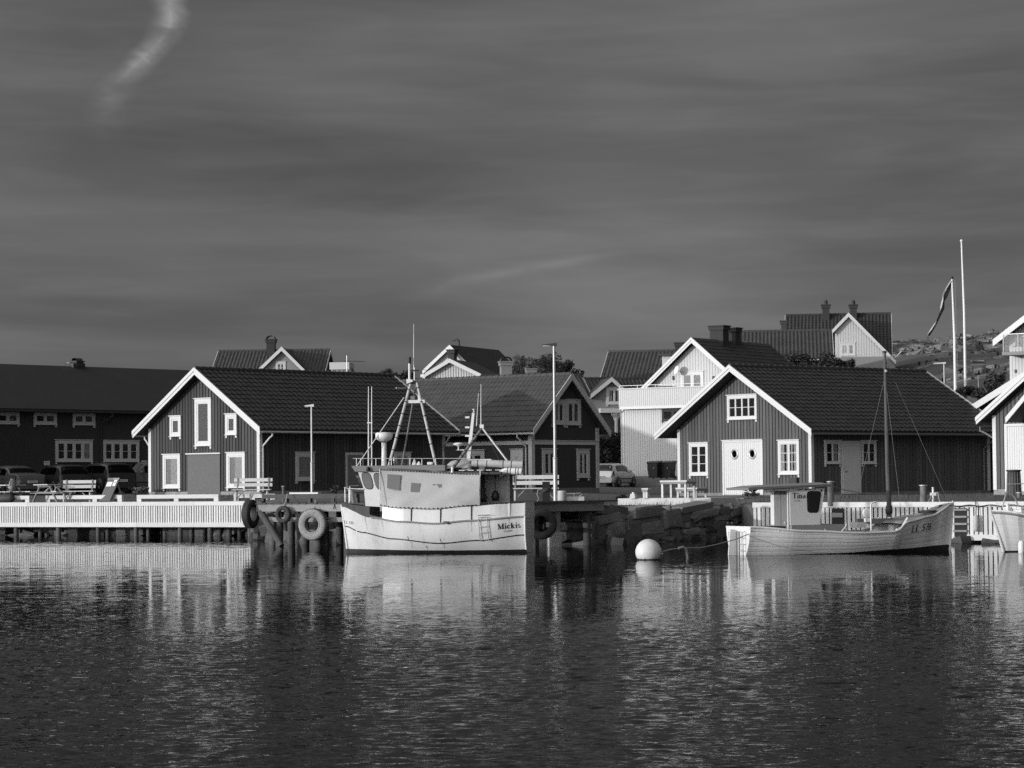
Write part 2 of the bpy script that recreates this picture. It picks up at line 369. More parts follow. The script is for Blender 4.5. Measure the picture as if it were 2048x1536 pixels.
def win_px(parent, F, face, x0, y0, x1, y1, off, **k):
    """window by the picture corners of its casing, standing on a wall plane of frame F"""
    if face == 'f': (a, t), (b, u) = F.ony(x0, y0, off), F.ony(x1, y1, off); loc = (a, off, u); rz = 0
    elif face == 'r': (a, t), (b, u) = F.onx(x0, y0, off), F.onx(x1, y1, off); loc = (off, a, u); rz = R(90)
    else: (a, t), (b, u) = F.onx(x0, y0, off), F.onx(x1, y1, off); loc = (off, a, u); rz = R(-90); a, b = -a, -b
    return window(parent, loc, rz, b - a, t - u, **k)

# ---------------------------------------------------------------- gabled houses; the ridge runs along local y, gables at y=0 and y=L
def tiles(parent, p0, ydir, down, nrm, LEN, S, mat, pw=.30, ph=.34, amp=.04, name='roof_tiles', step=.035):
    """pantiles: rows stepping down the slope, each a rolled sheet"""
    nc = max(2, round(LEN / pw)); nr = max(2, round(S / ph)); pw = LEN / nc; ph = S / nr
    prof = [(0, 0), (.18, .15), (.36, .75), (.5, 1.0), (.66, .8), (.84, .2)]
    xs = [(i + a) * pw for i in range(nc) for a, _ in prof] + [LEN]; hs = [h * amp for i in range(nc) for _, h in prof] + [0]
    mb = MB(); p0 = Vector(p0); ydir = Vector(ydir); down = Vector(down); nrm = Vector(nrm)
    rnd = random.Random(3)
    for r in range(nr):
        jit = [rnd.uniform(-.008, .010) for _ in range(nc + 1)]
        top = [p0 + ydir * x + down * (r * ph - .01) + nrm * (h + .004) for x, h in zip(xs, hs)]
        bot = [p0 + ydir * x + down * ((r + 1) * ph + jit[min(nc, int(x / pw))]) + nrm * (h + step + jit[min(nc, int(x / pw))]) for x, h in zip(xs, hs)]
        low = [q - nrm * step for q in bot]
        mb.grid([top, bot, low], smooth=False, flip=True)
    return mb.build(name, mat, parent, kind='stuff')

def planks(parent, n0, n1, zt, axis, off, out, mat, pitch=.2, gap=.022, z0=.12, thick=.034, rnd=None):
    """upright boards, one object each. axis 'x': along x at y=off facing -y; axis 'y': along y at x=off facing out (+1/-1)"""
    k = max(1, round((n1 - n0) / pitch)); p = (n1 - n0) / k
    for i in range(k):
        a = n0 + i * p + gap / 2; b = n0 + (i + 1) * p - gap / 2; t = thick + random.uniform(-.003, .004); zz = z0 + random.uniform(-.01, .01)
        za, zb = zt(a), zt(b)
        mid = (a + b) / 2; pts = [(a, za), (b, zb)]
        if axis == 'x':
            v = [(a, off - t, zz), (b, off - t, zz), (b, off, zz), (a, off, zz), (a, off - t, za), (b, off - t, zb), (b, off, zb), (a, off, za)]
        else:
            o2 = off + out * t
            v = [(off, a, zz), (o2, a, zz), (o2, b, zz), (off, b, zz), (off, a, za), (o2, a, za), (o2, b, zb), (off, b, zb)]
            if out < 0: v = [v[1], v[0], v[3], v[2], v[5], v[4], v[7], v[6]]
        MB().hexa(v).build('plank', mat, parent)

def house(name, label, cat, loc, rz, Wd, L, rg, ev, oh, vf, vb, wall='red_paint', trim='white_paint', roof='tile_dark', clad=('f',), tile='R', pitch=.2, barge=.26, gutter='', gut_mat=None, corner=.13, tile_w=.30, tile_h=.34, base=.25, group=None, gap=.022, ridge=True, joined=False, inner_barge=True):
    o = thing(name, label, cat, loc, rz, group)
    sl = (rg - ev) / (Wd / 2 + oh); T = .20
    zt = lambda u: rg - T - sl * abs(u - Wd / 2)
    w = MB(); zs = zt(0)
    w.prism([(0, -.6), (Wd, -.6), (Wd, zs), (Wd / 2, zt(Wd / 2)), (0, zs)], 0, L); w.build('wall', 'soffit_groove_shade' if clad and not joined else wall, o)  # core behind separate planks is coloured dark to paint shade into the grooves
    if base: MB().box(-.03, Wd + .03, -.035, L + .03, -.6, .12).build('foundation', 'concrete' if base is True else 'stone', o)
    def clad_joined(n0, n1, zf, axis, off, out, nm):
        mb = MB(); k = round((n1 - n0) / pitch); p = (n1 - n0) / k
        for i in range(k):
            a = n0 + i * p + gap / 2; b = n0 + (i + 1) * p - gap / 2
            if axis == 'x': mb.hexa([(a, off - .022, .12), (b, off - .022, .12), (b, off, .12), (a, off, .12), (a, off - .022, zf(a)), (b, off - .022, zf(b)), (b, off, zf(b)), (a, off, zf(a))])
            else: mb.box(min(off, off + out * .022), max(off, off + out * .022), a, b, .12, zf(a))
        mb.build(nm, wall, o, kind='stuff')
    for c in clad:
        args = {'f': (corner, Wd - corner, zt, 'x', 0, -1), 'r': (corner, L - corner, lambda y: zs, 'y', Wd, 1), 'l': (corner, L - corner, lambda y: zs, 'y', 0, -1)}[c]
        if joined: clad_joined(*args, 'cladding')
        else: planks(o, *args, wall, pitch, gap)
    # corner boards
    for (cx, cy, sx, sy) in ((0, 0, 1, 1), (Wd, 0, -1, 1), (Wd, L, -1, -1), (0, L, 1, -1)):
        q = MB(); e = .046
        x0, x1 = sorted((cx - sx * e, cx + sx * corner)); y0, y1 = sorted((cy - sy * e, cy + sy * corner * .9))
        q.box(x0, x1, y0, y1, .10, zs - .02); q.build('corner_board', trim, o)
    # roof decks
    for sgn in (-1, 1):
        xe = Wd / 2 + sgn * (Wd / 2 + oh)
        pl = [(Wd / 2, rg - .03), (xe, ev - .03), (xe, ev - .15), (Wd / 2, rg - .15)]
        if sgn > 0: pl = pl[::-1]
        MB().prism(pl, vf, vb).build('roof_deck', 'soffit_groove_shade', o)
        S = math.hypot(Wd / 2 + oh, rg - ev); dn = Vector((sgn * (Wd / 2 + oh), 0, ev - rg)) / S; nr = Vector((sgn * (rg - ev), 0, Wd / 2 + oh)) / S
        if ('R' if sgn > 0 else 'L') in tile:
            if sgn > 0: tiles(o, (Wd / 2, vf, rg - .03), (0, 1, 0), dn, nr, vb - vf, S + .04, roof, tile_w, tile_h)
            else: tiles(o, (Wd / 2, vb, rg - .03), (0, -1, 0), dn, nr, vb - vf, S + .04, roof, tile_w, tile_h)
        else:
            p0 = Vector((Wd / 2, vf, rg - .03)); q0 = p0 + dn * (S + .03)
            MB().hexa([p0, q0, q0 + Vector((0, vb - vf, 0)), p0 + Vector((0, vb - vf, 0)), p0 + nr * .03, q0 + nr * .03, q0 + nr * .03 + Vector((0, vb - vf, 0)), p0 + nr * .03 + Vector((0, vb - vf, 0))] if sgn < 0 else [q0, p0, p0 + Vector((0, vb - vf, 0)), q0 + Vector((0, vb - vf, 0)), q0 + nr * .03, p0 + nr * .03, p0 + nr * .03 + Vector((0, vb - vf, 0)), q0 + nr * .03 + Vector((0, vb - vf, 0))]).build('roof_cover', roof, o)
        for yy, sy in ((vf, -1), (vb, 1)):
            ya, yb = sorted((yy, yy + sy * .035))
            pl = [(Wd / 2, rg + .045), (Wd / 2, rg - barge), (xe, ev - barge), (xe, ev + .045)]
            if sgn < 0: pl = pl[::-1]
            pl = pl[::-1]
            bo = MB().prism(pl, ya, yb).build('barge_board', trim, o)
            if inner_barge:
                ya, yb = sorted((yy + sy * .035, yy + sy * .065)); h2 = barge * .42
                pl = [(Wd / 2, rg + .05), (Wd / 2, rg - h2), (xe + sgn * .02, ev - h2 - .01), (xe + sgn * .02, ev + .045)]
                if sgn > 0: pl = pl[::-1]
                MB().prism(pl, ya, yb).build('verge_board', trim, bo)
    if ridge:
        n = max(3, round((vb - vf) / .38)); st = (vb - vf) / n
        mb = MB()
        for i in range(n): mb.tube([(Wd / 2, vf + i * st - .02, rg + .0), (Wd / 2, vf + (i + 1) * st + .01, rg - .012)], [.115, .10], 8)
        mb.build('ridge_cap', roof, o, kind='stuff')
    gm = gut_mat or trim
    for g in gutter:
        sgn = 1 if g == 'R' else -1; xe = Wd / 2 + sgn * (Wd / 2 + oh + .07); zg = ev - .12
        rows = []
        for yy in (vf + .02, vb - .02):
            rows.append([(xe + .075 * math.cos(a), yy, zg + .085 * math.sin(a)) for a in [math.pi + math.pi * i / 8 for i in range(9)]] + [(xe + .065 * math.cos(a), yy, zg + .075 * math.sin(a)) for a in [2 * math.pi - math.pi * i / 8 for i in range(9)]])
        go = MB().grid(rows).build('gutter', gm, o)
    o['slope'] = sl
    return o, zt
def downpipe(parent, top, wallpt, zbot, mat='white_paint', r=.04, kick=.35):
    t = Vector(top); w = Vector(wallpt)
    MB().tube([t, t + Vector((0, 0, -.16)), t.lerp(Vector((w.x, w.y, t.z)), .25) + Vector((0, 0, -.24)), (w.x, w.y, t.z - .24 - kick), (w.x, w.y, t.z - .40 - kick), (w.x, w.y, zbot)], r, 8).build('downpipe', mat, parent)
def chimney(parent, x, y, z0, w, d, h, mat='brick', cap=None, cowl='arch'):
    m = MB().box(x - w / 2, x + w / 2, y - d / 2, y + d / 2, z0, z0 + h)
    c = m.build('chimney', mat, parent)
    MB().box(x - w / 2 - .07, x + w / 2 + .07, y - d / 2 - .07, y + d / 2 + .07, z0 + h - .22, z0 + h + .001).box(x - w / 2 - .12, x + w / 2 + .12, y - d / 2 - .12, y + d / 2 + .12, z0 + h, z0 + h + .07).build('chimney_crown', mat, c)
    if cowl == 'arch':
        rows = []
        for yy in (y - d / 2 - .05, y + d / 2 + .05):
            rows.append([(x + (w / 2 + .03) * math.cos(a), yy, z0 + h + .07 + .42 * w * math.sin(a)) for a in [math.pi * i / 10 for i in range(11)]])
        rr = [[(p[0] * .97 + x * .03, p[1], p[2] - .025) for p in r] for r in rows]
        mb = MB().grid(rows).grid(rr, flip=True); mb.build('cowl', 'panel_dark', c)
    elif cowl == 'pot':
        MB().lathe([(.16, z0 + h + .07), (.15, z0 + h + .3), (.17, z0 + h + .32), (.10, z0 + h + .42), (0, z0 + h + .46)], 12, (x, y, 0)).build('chimney_pot', 'panel_dark', c)
    return c
# ---------------------------------------------------------------- the ground, the water
def ss(a, b, x):
    t = max(0.0, min(1.0, (x - a) / (b - a))); return t * t * (3 - 2 * t)
def yd(X): return 105.0 + (-20.9 - X) * 0.593                      # front of the left dock
EDGE = [(-1500, 140), (-60, 132), (-24, yd(-24) + 2.4), (-9.9, yd(-9.9) + 2.4), (-9.9, 97), (-8.2, 91), (-1.0, 86), (1.2, 82.0), (2.0, 81.35), (8.1, 93.55), (8.12, 93.5), (8.2, 83.8), (15.2, 78.6), (24, 72.2), (60, 68), (1500, 68)]
def yfront(X):
    for (a, ya), (b, yb) in zip(EDGE, EDGE[1:]):
        if a <= X <= b and b > a: return ya + (yb - ya) * (X - a) / (b - a)
    return 66
def gz(X, Y):
    s = ss(-2, 9, X); bu = ss(.5, 2, X) * (1 - ss(8.5, 10, X)); q = ss(8 * bu, 7 + 15 * bu, Y - yfront(X))
    front = 1.34 + (1.12 - 1.34) * ss(-1, 3, X) + .06 * ss(9, 13, X); back = 1.585 + (1.325 - 1.585) * s
    z = front + (back - front) * q
    z += .30 * ss(122, 156, Y) + 1.6 * ss(160, 185, Y) + 3.0 * ss(185, 260, Y)
    sx = ss(8, 38, X)
    z += sx * (7.0 * ss(112, 178, Y) + 2.0 * ss(172, 250, Y))
    return z
g = MB(); cols = []
xs = []
for (a, ya), (b, yb) in zip(EDGE, EDGE[1:]):
    if b == a: xs.append((a, ya)); continue
    n = 1 if b - a > 800 else max(1, int((b - a) / 1.5))
    for i in range(n): xs.append((a + (b - a) * i / n, ya + (yb - ya) * i / n))
xs.append(EDGE[-1])
ds = [0, .4, 1, 2, 3, 4.5, 6, 8, 10, 13, 16, 20, 25, 30, 36, 42, 50, 58, 66, 75, 85, 100, 120, 150, 200, 300, 500, 1500, 3500]
rows = []
for d in [-1] + ds:
    r = []
    for X, y0 in xs:
        Y = y0 + max(d, 0); z = gz(X, Y) if d >= 0 else -2.0
        if d > 2: z += noise.noise((X * .13, Y * .13, 0)) * .05
        r.append((X, Y, z))
    rows.append(r)
g.grid(rows, smooth=True)
ground = g.build('ground', 'gravel', kind='structure')
def make_water():
    """one sheet: a big flat plane with a finely rippled patch in the open basin where the wind reaches it"""
    import numpy as np
    x0, x1, y0, y1 = -12.0, 12.0, 12.0, 58.0; nx, ny = 480, 1250
    gx, gy = np.meshgrid(np.linspace(x0, x1, nx), y0 + (y1 - y0) * (np.linspace(0, 1, ny) ** 1.18))
    rg = np.random.default_rng(4); hgt = np.zeros_like(gx); slope2 = 0
    for k in range(90):
        lam = .105 * (3.8 ** (rg.random() ** 1.35)); th = R(70) + rg.normal() * .75; q = 2 * math.pi / lam; a_ = lam ** 1.15
        hgt += a_ * np.sin(q * (np.cos(th) * gx + np.sin(th) * gy) + rg.random() * 6.283 + .6 * np.sin(.35 * gx * rg.normal() + .3 * gy * rg.normal() + k)); slope2 += (a_ * q) ** 2 / 2
    hgt *= .098 / math.sqrt(slope2)
    env = np.zeros_like(gx)
    for k in range(7): env += np.sin(gx * rg.normal() * .25 + gy * rg.normal() * .16 + rg.random() * 6.283)
    ed = 49.0 + .9 * env; t = np.clip((ed - gy) / 30.0, 0, 1); t = t * t * (3 - 2 * t)
    pat = np.clip(.9 + .05 * np.roll(env, 90, 0), .65, 1.15)
    side = np.clip((np.minimum(gx - x0, x1 - gx)) / 1.0, 0, 1) * np.clip((gy - y0) / 1.0, 0, 1)
    z = hgt * (.02 + .98 * t * pat) * side * np.clip((y1 - gy) / 2.0, 0, 1)
    V = np.stack([gx, gy, z], -1).reshape(-1, 3); n0 = len(V)
    o3 = np.array([[-3000, -1500, 0], [3000, -1500, 0], [3000, 400, 0], [-3000, 400, 0]], float); V = np.concatenate([V, o3])
    i, j = np.meshgrid(np.arange(ny - 1), np.arange(nx - 1), indexing='ij'); b_ = (i * nx + j).ravel()
    F = np.stack([b_, b_ + 1, b_ + nx + 1, b_ + nx], -1).tolist()
    c00, c10, c11, c01 = 0, nx - 1, ny * nx - 1, (ny - 1) * nx
    bot = list(range(0, nx)); rgt = [r * nx + nx - 1 for r in range(ny)]; topr = [(ny - 1) * nx + c for c in range(nx - 1, -1, -1)]; lft = [r * nx for r in range(ny - 1, -1, -1)]
    F += [[n0, n0 + 1] + bot[::-1], [n0 + 1, n0 + 2] + rgt[::-1], [n0 + 2, n0 + 3] + topr[::-1], [n0 + 3, n0] + lft[::-1]]
    me = bpy.data.meshes.new('water'); me.from_pydata(V.tolist(), [], F); me.polygons.foreach_set('use_smooth', [True] * len(me.polygons)); me.update()
    me.materials.append(MATS['water']); obj('water', me, kind='structure')
make_water()

# rocky hill behind the right boathouse
def hz(X, Y):
    z = gz(X, Y); k = ss(14, 26, X) * ss(128, 150, Y)
    p = (X * .10, Y * .10, 1.7)
    ridge = -.6 + 1.0 * ss(37, 46, X) * ss(200, 235, Y)
    rough = noise.fractal((X * .16, Y * .16, .3), 1.0, 2.0, 5) * 1.0 + abs(noise.noise((X * .09, Y * .16, 5.0))) * 1.6
    st = noise.fractal((X * .5, Y * .5, 2.3), .9, 2.1, 4) * .28
    return z - .35 + k * (ridge + (rough * .7 + st) * ss(150, 195, Y) + st * .5 + .35)
def mat_hill():
    m = bpy.data.materials.new('hillside'); m.use_nodes = True; t = m.node_tree; n = t.nodes; l = t.links; b = n['Principled BSDF']
    b.inputs['Roughness'].default_value = .95; b.inputs['Specular IOR Level'].default_value = .15
    tcn = n.new('ShaderNodeTexCoord')
    def noi(s, d, sc=(1, 1, 1)):
        mp = n.new('ShaderNodeMapping'); mp.inputs['Scale'].default_value = sc; l.new(tcn.outputs['Object'], mp.inputs[0])
        q = n.new('ShaderNodeTexNoise'); q.inputs['Scale'].default_value = s; q.inputs['Detail'].default_value = d; q.inputs['Roughness'].default_value = .65; l.new(mp.outputs[0], q.inputs['Vector']); return q.outputs[0]
    def rp(v, pts):
        r = n.new('ShaderNodeValToRGB'); e = r.color_ramp.elements
        while len(e) < len(pts): e.new(.5)
        for q, (p, c) in zip(e, pts): q.position = p; q.color = (c, c, c, 1)
        l.new(v, r.inputs[0]); return r.outputs[0]
    a = rp(noi(.26, 8, (1, 1, 2)), [(.43, 0), (.52, 1)])
    heath = rp(noi(2.4, 6), [(.35, .012), (.65, .075)]); rock = rp(noi(1.3, 8), [(.35, .05), (.52, .22), (.7, .42)])
    mx = n.new('ShaderNodeMix'); mx.data_type = 'RGBA'; l.new(a, mx.inputs[0]); l.new(heath, mx.inputs[6]); l.new(rock, mx.inputs[7]); l.new(mx.outputs[2], b.inputs['Base Color'])
    bp = n.new('ShaderNodeBump'); bp.inputs['Distance'].default_value = .35; l.new(noi(1.6, 8), bp.inputs['Height']); l.new(bp.outputs[0], b.inputs['Normal'])
    MATS['hillside'] = m
mat_hill()
h = MB(); rows = []
for j in range(150):
    Y = 122 + j * .95; rows.append([(12 + i * .6, Y, hz(12 + i * .6, Y)) for i in range(115)])
hill = h.grid(rows, smooth=True).build('hill', 'hillside', kind='structure')
tf = MB(); rg_ = random.Random(8)
for i in range(5000):
    X = rg_.uniform(20, 56); Y = rg_.uniform(138, 258)
    if noise.noise((X * .2, Y * .2, 7)) < .0: continue
    z = hz(X, Y); s_ = rg_.uniform(.12, .38); a_ = rg_.uniform(0, 6.28); dx, dy = s_ * .35 * math.cos(a_), s_ * .35 * math.sin(a_)
    tf.add([(X - dx, Y - dy, z - .05), (X + dx, Y + dy, z - .05), (X + dx * .6 + rg_.uniform(-.1, .1), Y + dy * .6, z + s_), (X - dx * .7, Y - dy * .7, z + s_ * .8)], [(0, 1, 2, 3)])
tf.build('heather', 'leaf_dark', kind='stuff')['label'] = 'dark heather and scrub growing over the rocky hill'

# ---------------------------------------------------------------- stones
def stone_mesh(seed, n=18, flat=.75):
    r = random.Random(seed); bm = bmesh.new()
    for i in range(n):
        v = Vector((r.uniform(-1, 1), r.uniform(-1, 1), r.uniform(-1, 1)))
        k = max(abs(v.x), abs(v.y), abs(v.z)); v = v.lerp(v / k, flat) if k > 0 else v
        bm.verts.new(v * .5)
    for sx_ in (-1, 1):
        for sy_ in (-1, 1):
            for sz_ in (-1, 1): bm.verts.new(Vector((sx_, sy_, sz_)) * .5 * r.uniform(.82, .97))
    res = bmesh.ops.convex_hull(bm, input=bm.verts)
    bmesh.ops.delete(bm, geom=[e for e in res['geom_interior'] if isinstance(e, bmesh.types.BMVert)], context='VERTS')
    loose = [v for v in bm.verts if not v.link_faces]; bmesh.ops.delete(bm, geom=loose, context='VERTS')
    me = bpy.data.meshes.new('stone'); bm.to_mesh(me); bm.free(); me.materials.append(MATS['stone']); return me
STONES = [stone_mesh(100 + i, 30, .62) for i in range(18)]; WET_SHADE = [stone_mesh(140 + i, 22, .45) for i in range(8)]
for me in WET_SHADE: me.materials.clear(); me.materials.append(MATS['rock_wet_shade'])
def stone(parent, loc, size, rot=(0, 0, 0), name='stone'):
    o = obj(name, random.choice(STONES if name == 'stone' else WET_SHADE), parent, loc, rot); o.scale = size; return o

sq_rz = math.atan2(.894, .447); SQ = Fr((2.6, 81.0, 0), sq_rz)
sq = thing('stone_quay', 'dark quay wall of rough stacked granite blocks behind the white buoy', 'quay wall', SQ.loc, sq_rz)
QS = [(1219, 1011, 1263, 1027), (1190, 1010, 1219, 1029), (1264, 1013, 1322, 1033), (1324, 1019, 1361, 1056), (1356, 1009, 1428, 1020), (1381, 1020, 1428, 1035), (1391, 1034, 1428, 1058),
      (1432, 1012, 1460, 1027), (1432, 1028, 1453, 1042), (1460, 1013, 1485, 1032), (1485, 1009, 1509, 1026), (1455, 1030, 1483, 1042), (1484, 1027, 1510, 1046), (1189, 1029, 1240, 1046), (1239, 1026, 1254, 1046),
      (1253, 1030, 1277, 1046), (1278, 1031, 1322, 1049), (1174, 1038, 1210, 1072), (1210, 1046, 1240, 1075), (1237, 1046, 1277, 1081), (1274, 1044, 1323, 1069), (1173, 1073, 1204, 1091), (1205, 1075, 1236, 1092),
      (1362, 1022, 1382, 1043), (1370, 1042, 1392, 1058), (1324, 1056, 1362, 1072), (1363, 1057, 1392, 1070), (1392, 1057, 1428, 1072), (1429, 1042, 1456, 1060), (1456, 1043, 1484, 1062), (1484, 1046, 1510, 1066), (1240, 1080, 1278, 1094), (1278, 1068, 1324, 1084), (1325, 1071, 1362, 1082), (1429, 1060, 1470, 1074), (1470, 1062, 1510, 1076), (1363, 1069, 1430, 1080)]
rr = random.Random(5)
for (x0, y0, x1, y1) in QS:
    (a, t), (b, u) = SQ.ony(x0, y0, -.1), SQ.ony(x1, y1, -.1)
    dp = rr.uniform(.5, .8)
    stone(sq, ((a + b) / 2, dp / 2 - .15 + rr.uniform(-.1, .12) - (.12 if y1 > 1068 else 0), (t + u) / 2), ((b - a) * 1.03, dp, (t - u) * 1.04), (rr.uniform(-.06, .06), rr.uniform(-.08, .08), rr.uniform(-.07, .07)))
for i in range(26):                                               # fill behind and foot stones
    s_ = rr.uniform(-.6, 13.2)
    stone(sq, (s_, rr.uniform(.35, .7), rr.uniform(.0, .85)), (rr.uniform(.8, 1.4), .5, rr.uniform(.4, .7)), (rr.uniform(-.2, .2), rr.uniform(-.2, .2), rr.uniform(-.3, .3)))
for i in range(70):                                               # small rubble wedged in the joints
    s_ = rr.uniform(-.4, 13.4); z_ = rr.uniform(.05, 1.08)
    stone(sq, (s_, rr.uniform(-.08, .06), z_), (rr.uniform(.12, .42), rr.uniform(.25, .4), rr.uniform(.10, .26)), (rr.uniform(-.3, .3), rr.uniform(-.4, .4), rr.uniform(-.4, .4)), 'stone' if z_ > .3 else 'rock')
for i in range(46):
    s_ = rr.uniform(-.5, 13.0)
    stone(sq, (s_, -rr.uniform(.3, .9), rr.uniform(-.12, .06)), (rr.uniform(.3, .8), rr.uniform(.3, .6), rr.uniform(.2, .4)), (rr.uniform(-.3, .3), rr.uniform(-.3, .3), rr.uniform(-1, 1)), 'rock')
# broken rock outcrops on the hill
hr = thing('rock_outcrop', 'pale broken rock outcrops scattered over the hill behind the flagpoles', 'rocks', (36, 215, 12))
rr2 = random.Random(9); RM = []
for i in range(6):
    me = stone_mesh(300 + i, 26, .35); me.materials.clear(); me.materials.append(MATS['rock']); RM.append(me)
for i in range(280):
    Y = rr2.uniform(150, 250); X = Y * rr2.uniform(.145, .205); s_ = rr2.uniform(.3, 1.15) * (.7 if Y < 180 else 1)
    if noise.noise((X * .12, Y * .12, 4)) < -.05: continue
    o = obj('rock', rr2.choice(RM), hr, (X - 36, Y - 215, hz(X, Y) - 12 - s_ * .05), (rr2.uniform(-.3, .3), rr2.uniform(-.3, .3), rr2.uniform(0, 6))); o.scale = (s_ * 1.5, s_ * 1.2, s_ * .7)
# rocks of the shore under the left dock and by the right quay
sh = thing('shore_rocks', 'dark rocks along the shore underneath the slatted dock', 'rocks', (-16, 104, 0))
for i in range(60):
    X = rr.uniform(-23, -9.5); s_ = rr.uniform(.4, 1.1)
    stone(sh, (X + 16, yd(X) + rr.uniform(1.5, 2.6) - 104, rr.uniform(-.1, .55)), (s_ * 1.3, s_ * .8, s_ * .6), (rr.uniform(-.3, .3), rr.uniform(-.3, .3), rr.uniform(-1, 1)), 'rock')
sh2 = thing('shore_rocks', 'low wet rocks at the foot of the right slatted quay beside the fender', 'rocks', (12, 79, 0))
for i in range(34):
    X = rr.uniform(8.2, 15.4); s_ = rr.uniform(.25, .6)
    stone(sh2, (X - 12, 82.4 - (X - 7.9) * .74 - 79 - rr.uniform(-.2, .35), rr.uniform(-.08, .06)), (s_ * 1.3, s_ * .9, s_ * .55), (rr.uniform(-.3, .3), rr.uniform(-.3, .3), rr.uniform(-1, 1)), 'rock')
sh3 = thing('shore_rocks', 'dark boulders in the shade under the timber jetty with tyres', 'rocks', (-4, 88, 0))
for i in range(46):
    X = rr.uniform(-9.5, 2); s_ = rr.uniform(.5, 1.2)
    stone(sh3, (X + 4, yfront(X) - 88 - rr.uniform(0, .9), rr.uniform(-.2, .7)), (s_ * 1.3, s_ * .9, s_ * .7), (rr.uniform(-.3, .3), rr.uniform(-.3, .3), rr.uniform(-1, 1)), 'rock')

# ---------------------------------------------------------------- the slatted docks
def slat_dock(name, label, p0, p1, ztop, zbot, pitch, sw, depth, piles, ladder=None, rail=.16, groove=None):
    a, b = Vector(p0), Vector(p1); d = b - a; L = d.length; rz = math.atan2(d.y, d.x)
    o = thing(name, label, 'dock', (a.x, a.y, 0), rz); F = Fr((a.x, a.y, 0), rz)
    n = int(L / 3.2) + 1; st = L / n
    for i in range(n):
        B(i * st + .004, (i + 1) * st - .004, -.045, .0, ztop - rail, ztop + rr.uniform(-.004, .004)).build('top_rail', 'new_wood_h', o)
        B(i * st + .004, (i + 1) * st - .004, -.06, -.022, zbot, zbot + .17 + rr.uniform(-.006, .006)).build('bottom_rail', 'new_wood_h', o)
    k = int(L / pitch); me = None
    for i in range(k):
        x = (i + .5) * L / k
        if me is None:
            q = B(-sw / 2, sw / 2, -.02, .0, zbot + .02, ztop - .02).build('slat', 'new_wood', o, (x, 0, 0)); me = q.data
        else: q = obj('slat', me, o, (x + rr.uniform(-.003, .003), rr.uniform(-.004, .003), 0))
        q.rotation_euler = (0, rr.uniform(-.002, .002), 0)
    dk = MB(); m = max(3, int(depth / .145))
    for i in range(m): dk.box(0, L, .01 + i * depth / m, .01 + (i + 1) * depth / m - .008, ztop - .035, ztop - .002)
    dk.build('deck', 'grey_wood', o)
    MB().box(0, L, .12, .28, ztop - .3, ztop - .04).box(0, L, depth - .3, depth - .1, ztop - .3, ztop - .04).build('stringer', 'dark_wood', o)
    for (px, y) in piles:
        x = F.ony(px, 1060, y)[0]
        r0 = rr.uniform(.075, .10)
        MB().tube([(x, y, -1.2), (x + rr.uniform(-.03, .03), y, .1), (x, y, ztop - .1)], [r0 * 1.15, r0 * 1.1, r0], 10).build('pile', 'pile_wood', o)
    return o, F
dock, DF = slat_dock('slatted_dock', 'long pale wooden dock with upright slats in front of the left boathouse', (-24.5, yd(-24.5), 0), (-9.93, yd(-9.93), 0), 1.36, .37, .118, .080, 2.9,
    [(33, .1), (118, .1), (197, .1), (215, 1.1), (272, .1), (296, 1.1), (360, .1), (383, 1.1), (421, .1), (440, 1.2), (458, 1.1), (500, .1), (-20, .1), (80, 1.2), (150, 1.2), (330, 1.5), (480, 1.4)])
rq, RQ = slat_dock('slatted_quay', 'pale wooden quay with upright slats behind the boat with the tall mast', (7.7, 82.7, 0), (21.5, 72.6, 0), 1.25, .08, .155, .112, 2.2,
    [(1512, .1), (1640, .1), (1780, .1), (1900, .1), (2000, .1), (1560, 1.2), (1720, 1.2)])
# ladders on the right quay; flat dark plates paint the shade of openings
lx0, lx1 = RQ.ony(1912, 1040, 0)[0], RQ.ony(1933, 1040, 0)[0]
B(lx0 - .03, lx1 + .03, -.064, -.046, .1, 1.06).build('recess_shade', 'interior', rq)
for i in range(5): B(lx0 - .05, lx1 + .05, -.11, -.03, .12 + i * .215, .18 + i * .215).build('ladder_rung', 'grey_wood', rq)
lx0, lx1 = RQ.ony(1667, 1030, 0)[0], RQ.ony(1688, 1030, 0)[0]
B(lx0 - .03, lx1 + .03, -.064, -.046, .1, 1.06).build('recess_shade', 'interior', rq)
for i in range(2): B(lx0 - .0, lx1 + .0, -.10, -.05, .42 + i * .36, .56 + i * .36).build('ladder_rung', 'grey_wood', rq)

# ---------------------------------------------------------------- timber jetty with tyres
JR = math.atan2(-6.0, 8.66); JF = Fr((-8.2, 83, 0), JR); JL = math.hypot(8.66, 6.0)
jt = thing('timber_jetty', 'heavy timber jetty on piles hung with old tyres beside the left fishing boat', 'jetty', JF.loc, JR)
for i in range(4):
    B(i * JL / 4 + .005, (i + 1) * JL / 4 - .005, -.12, .08, 1.10 + rr.uniform(-.012, .012), 1.335 + rr.uniform(-.01, .01)).build('fascia_beam', 'grey_wood', jt)
B(.5, JL - .2, .02, .2, .78, .92).build('lower_beam', 'grey_wood', jt)
dk = MB()
for i in range(70): dk.box(i * JL / 70 + .004, (i + 1) * JL / 70 - .004, -.15 + rr.uniform(-.02, .02), 5.0, 1.34, 1.385)
dk.build('deck', 'dark_wood', jt, kind='stuff')
for px, py, y in ((560, 1060, .2), (637, 1085, .15), (650, 1060, .45), (583, 1060, 2.2), (680, 1060, 1.8), (610, 1060, 3), (545, 1060, 1.4), (700, 1060, .3), (880, 1060, .3), (1040, 1060, .3)):
    x = JF.ony(px, py, y)[0]
    MB().tube([(x, y, -1.3), (x + rr.uniform(-.03, .03), y, .2), (x, y, 1.15)], [.13, .125, .12], 10).build('pile', 'pile_wood', jt)
p0 = JF.ony(521, 1024, -.05); p1 = JF.ony(563, 1092, -.2)
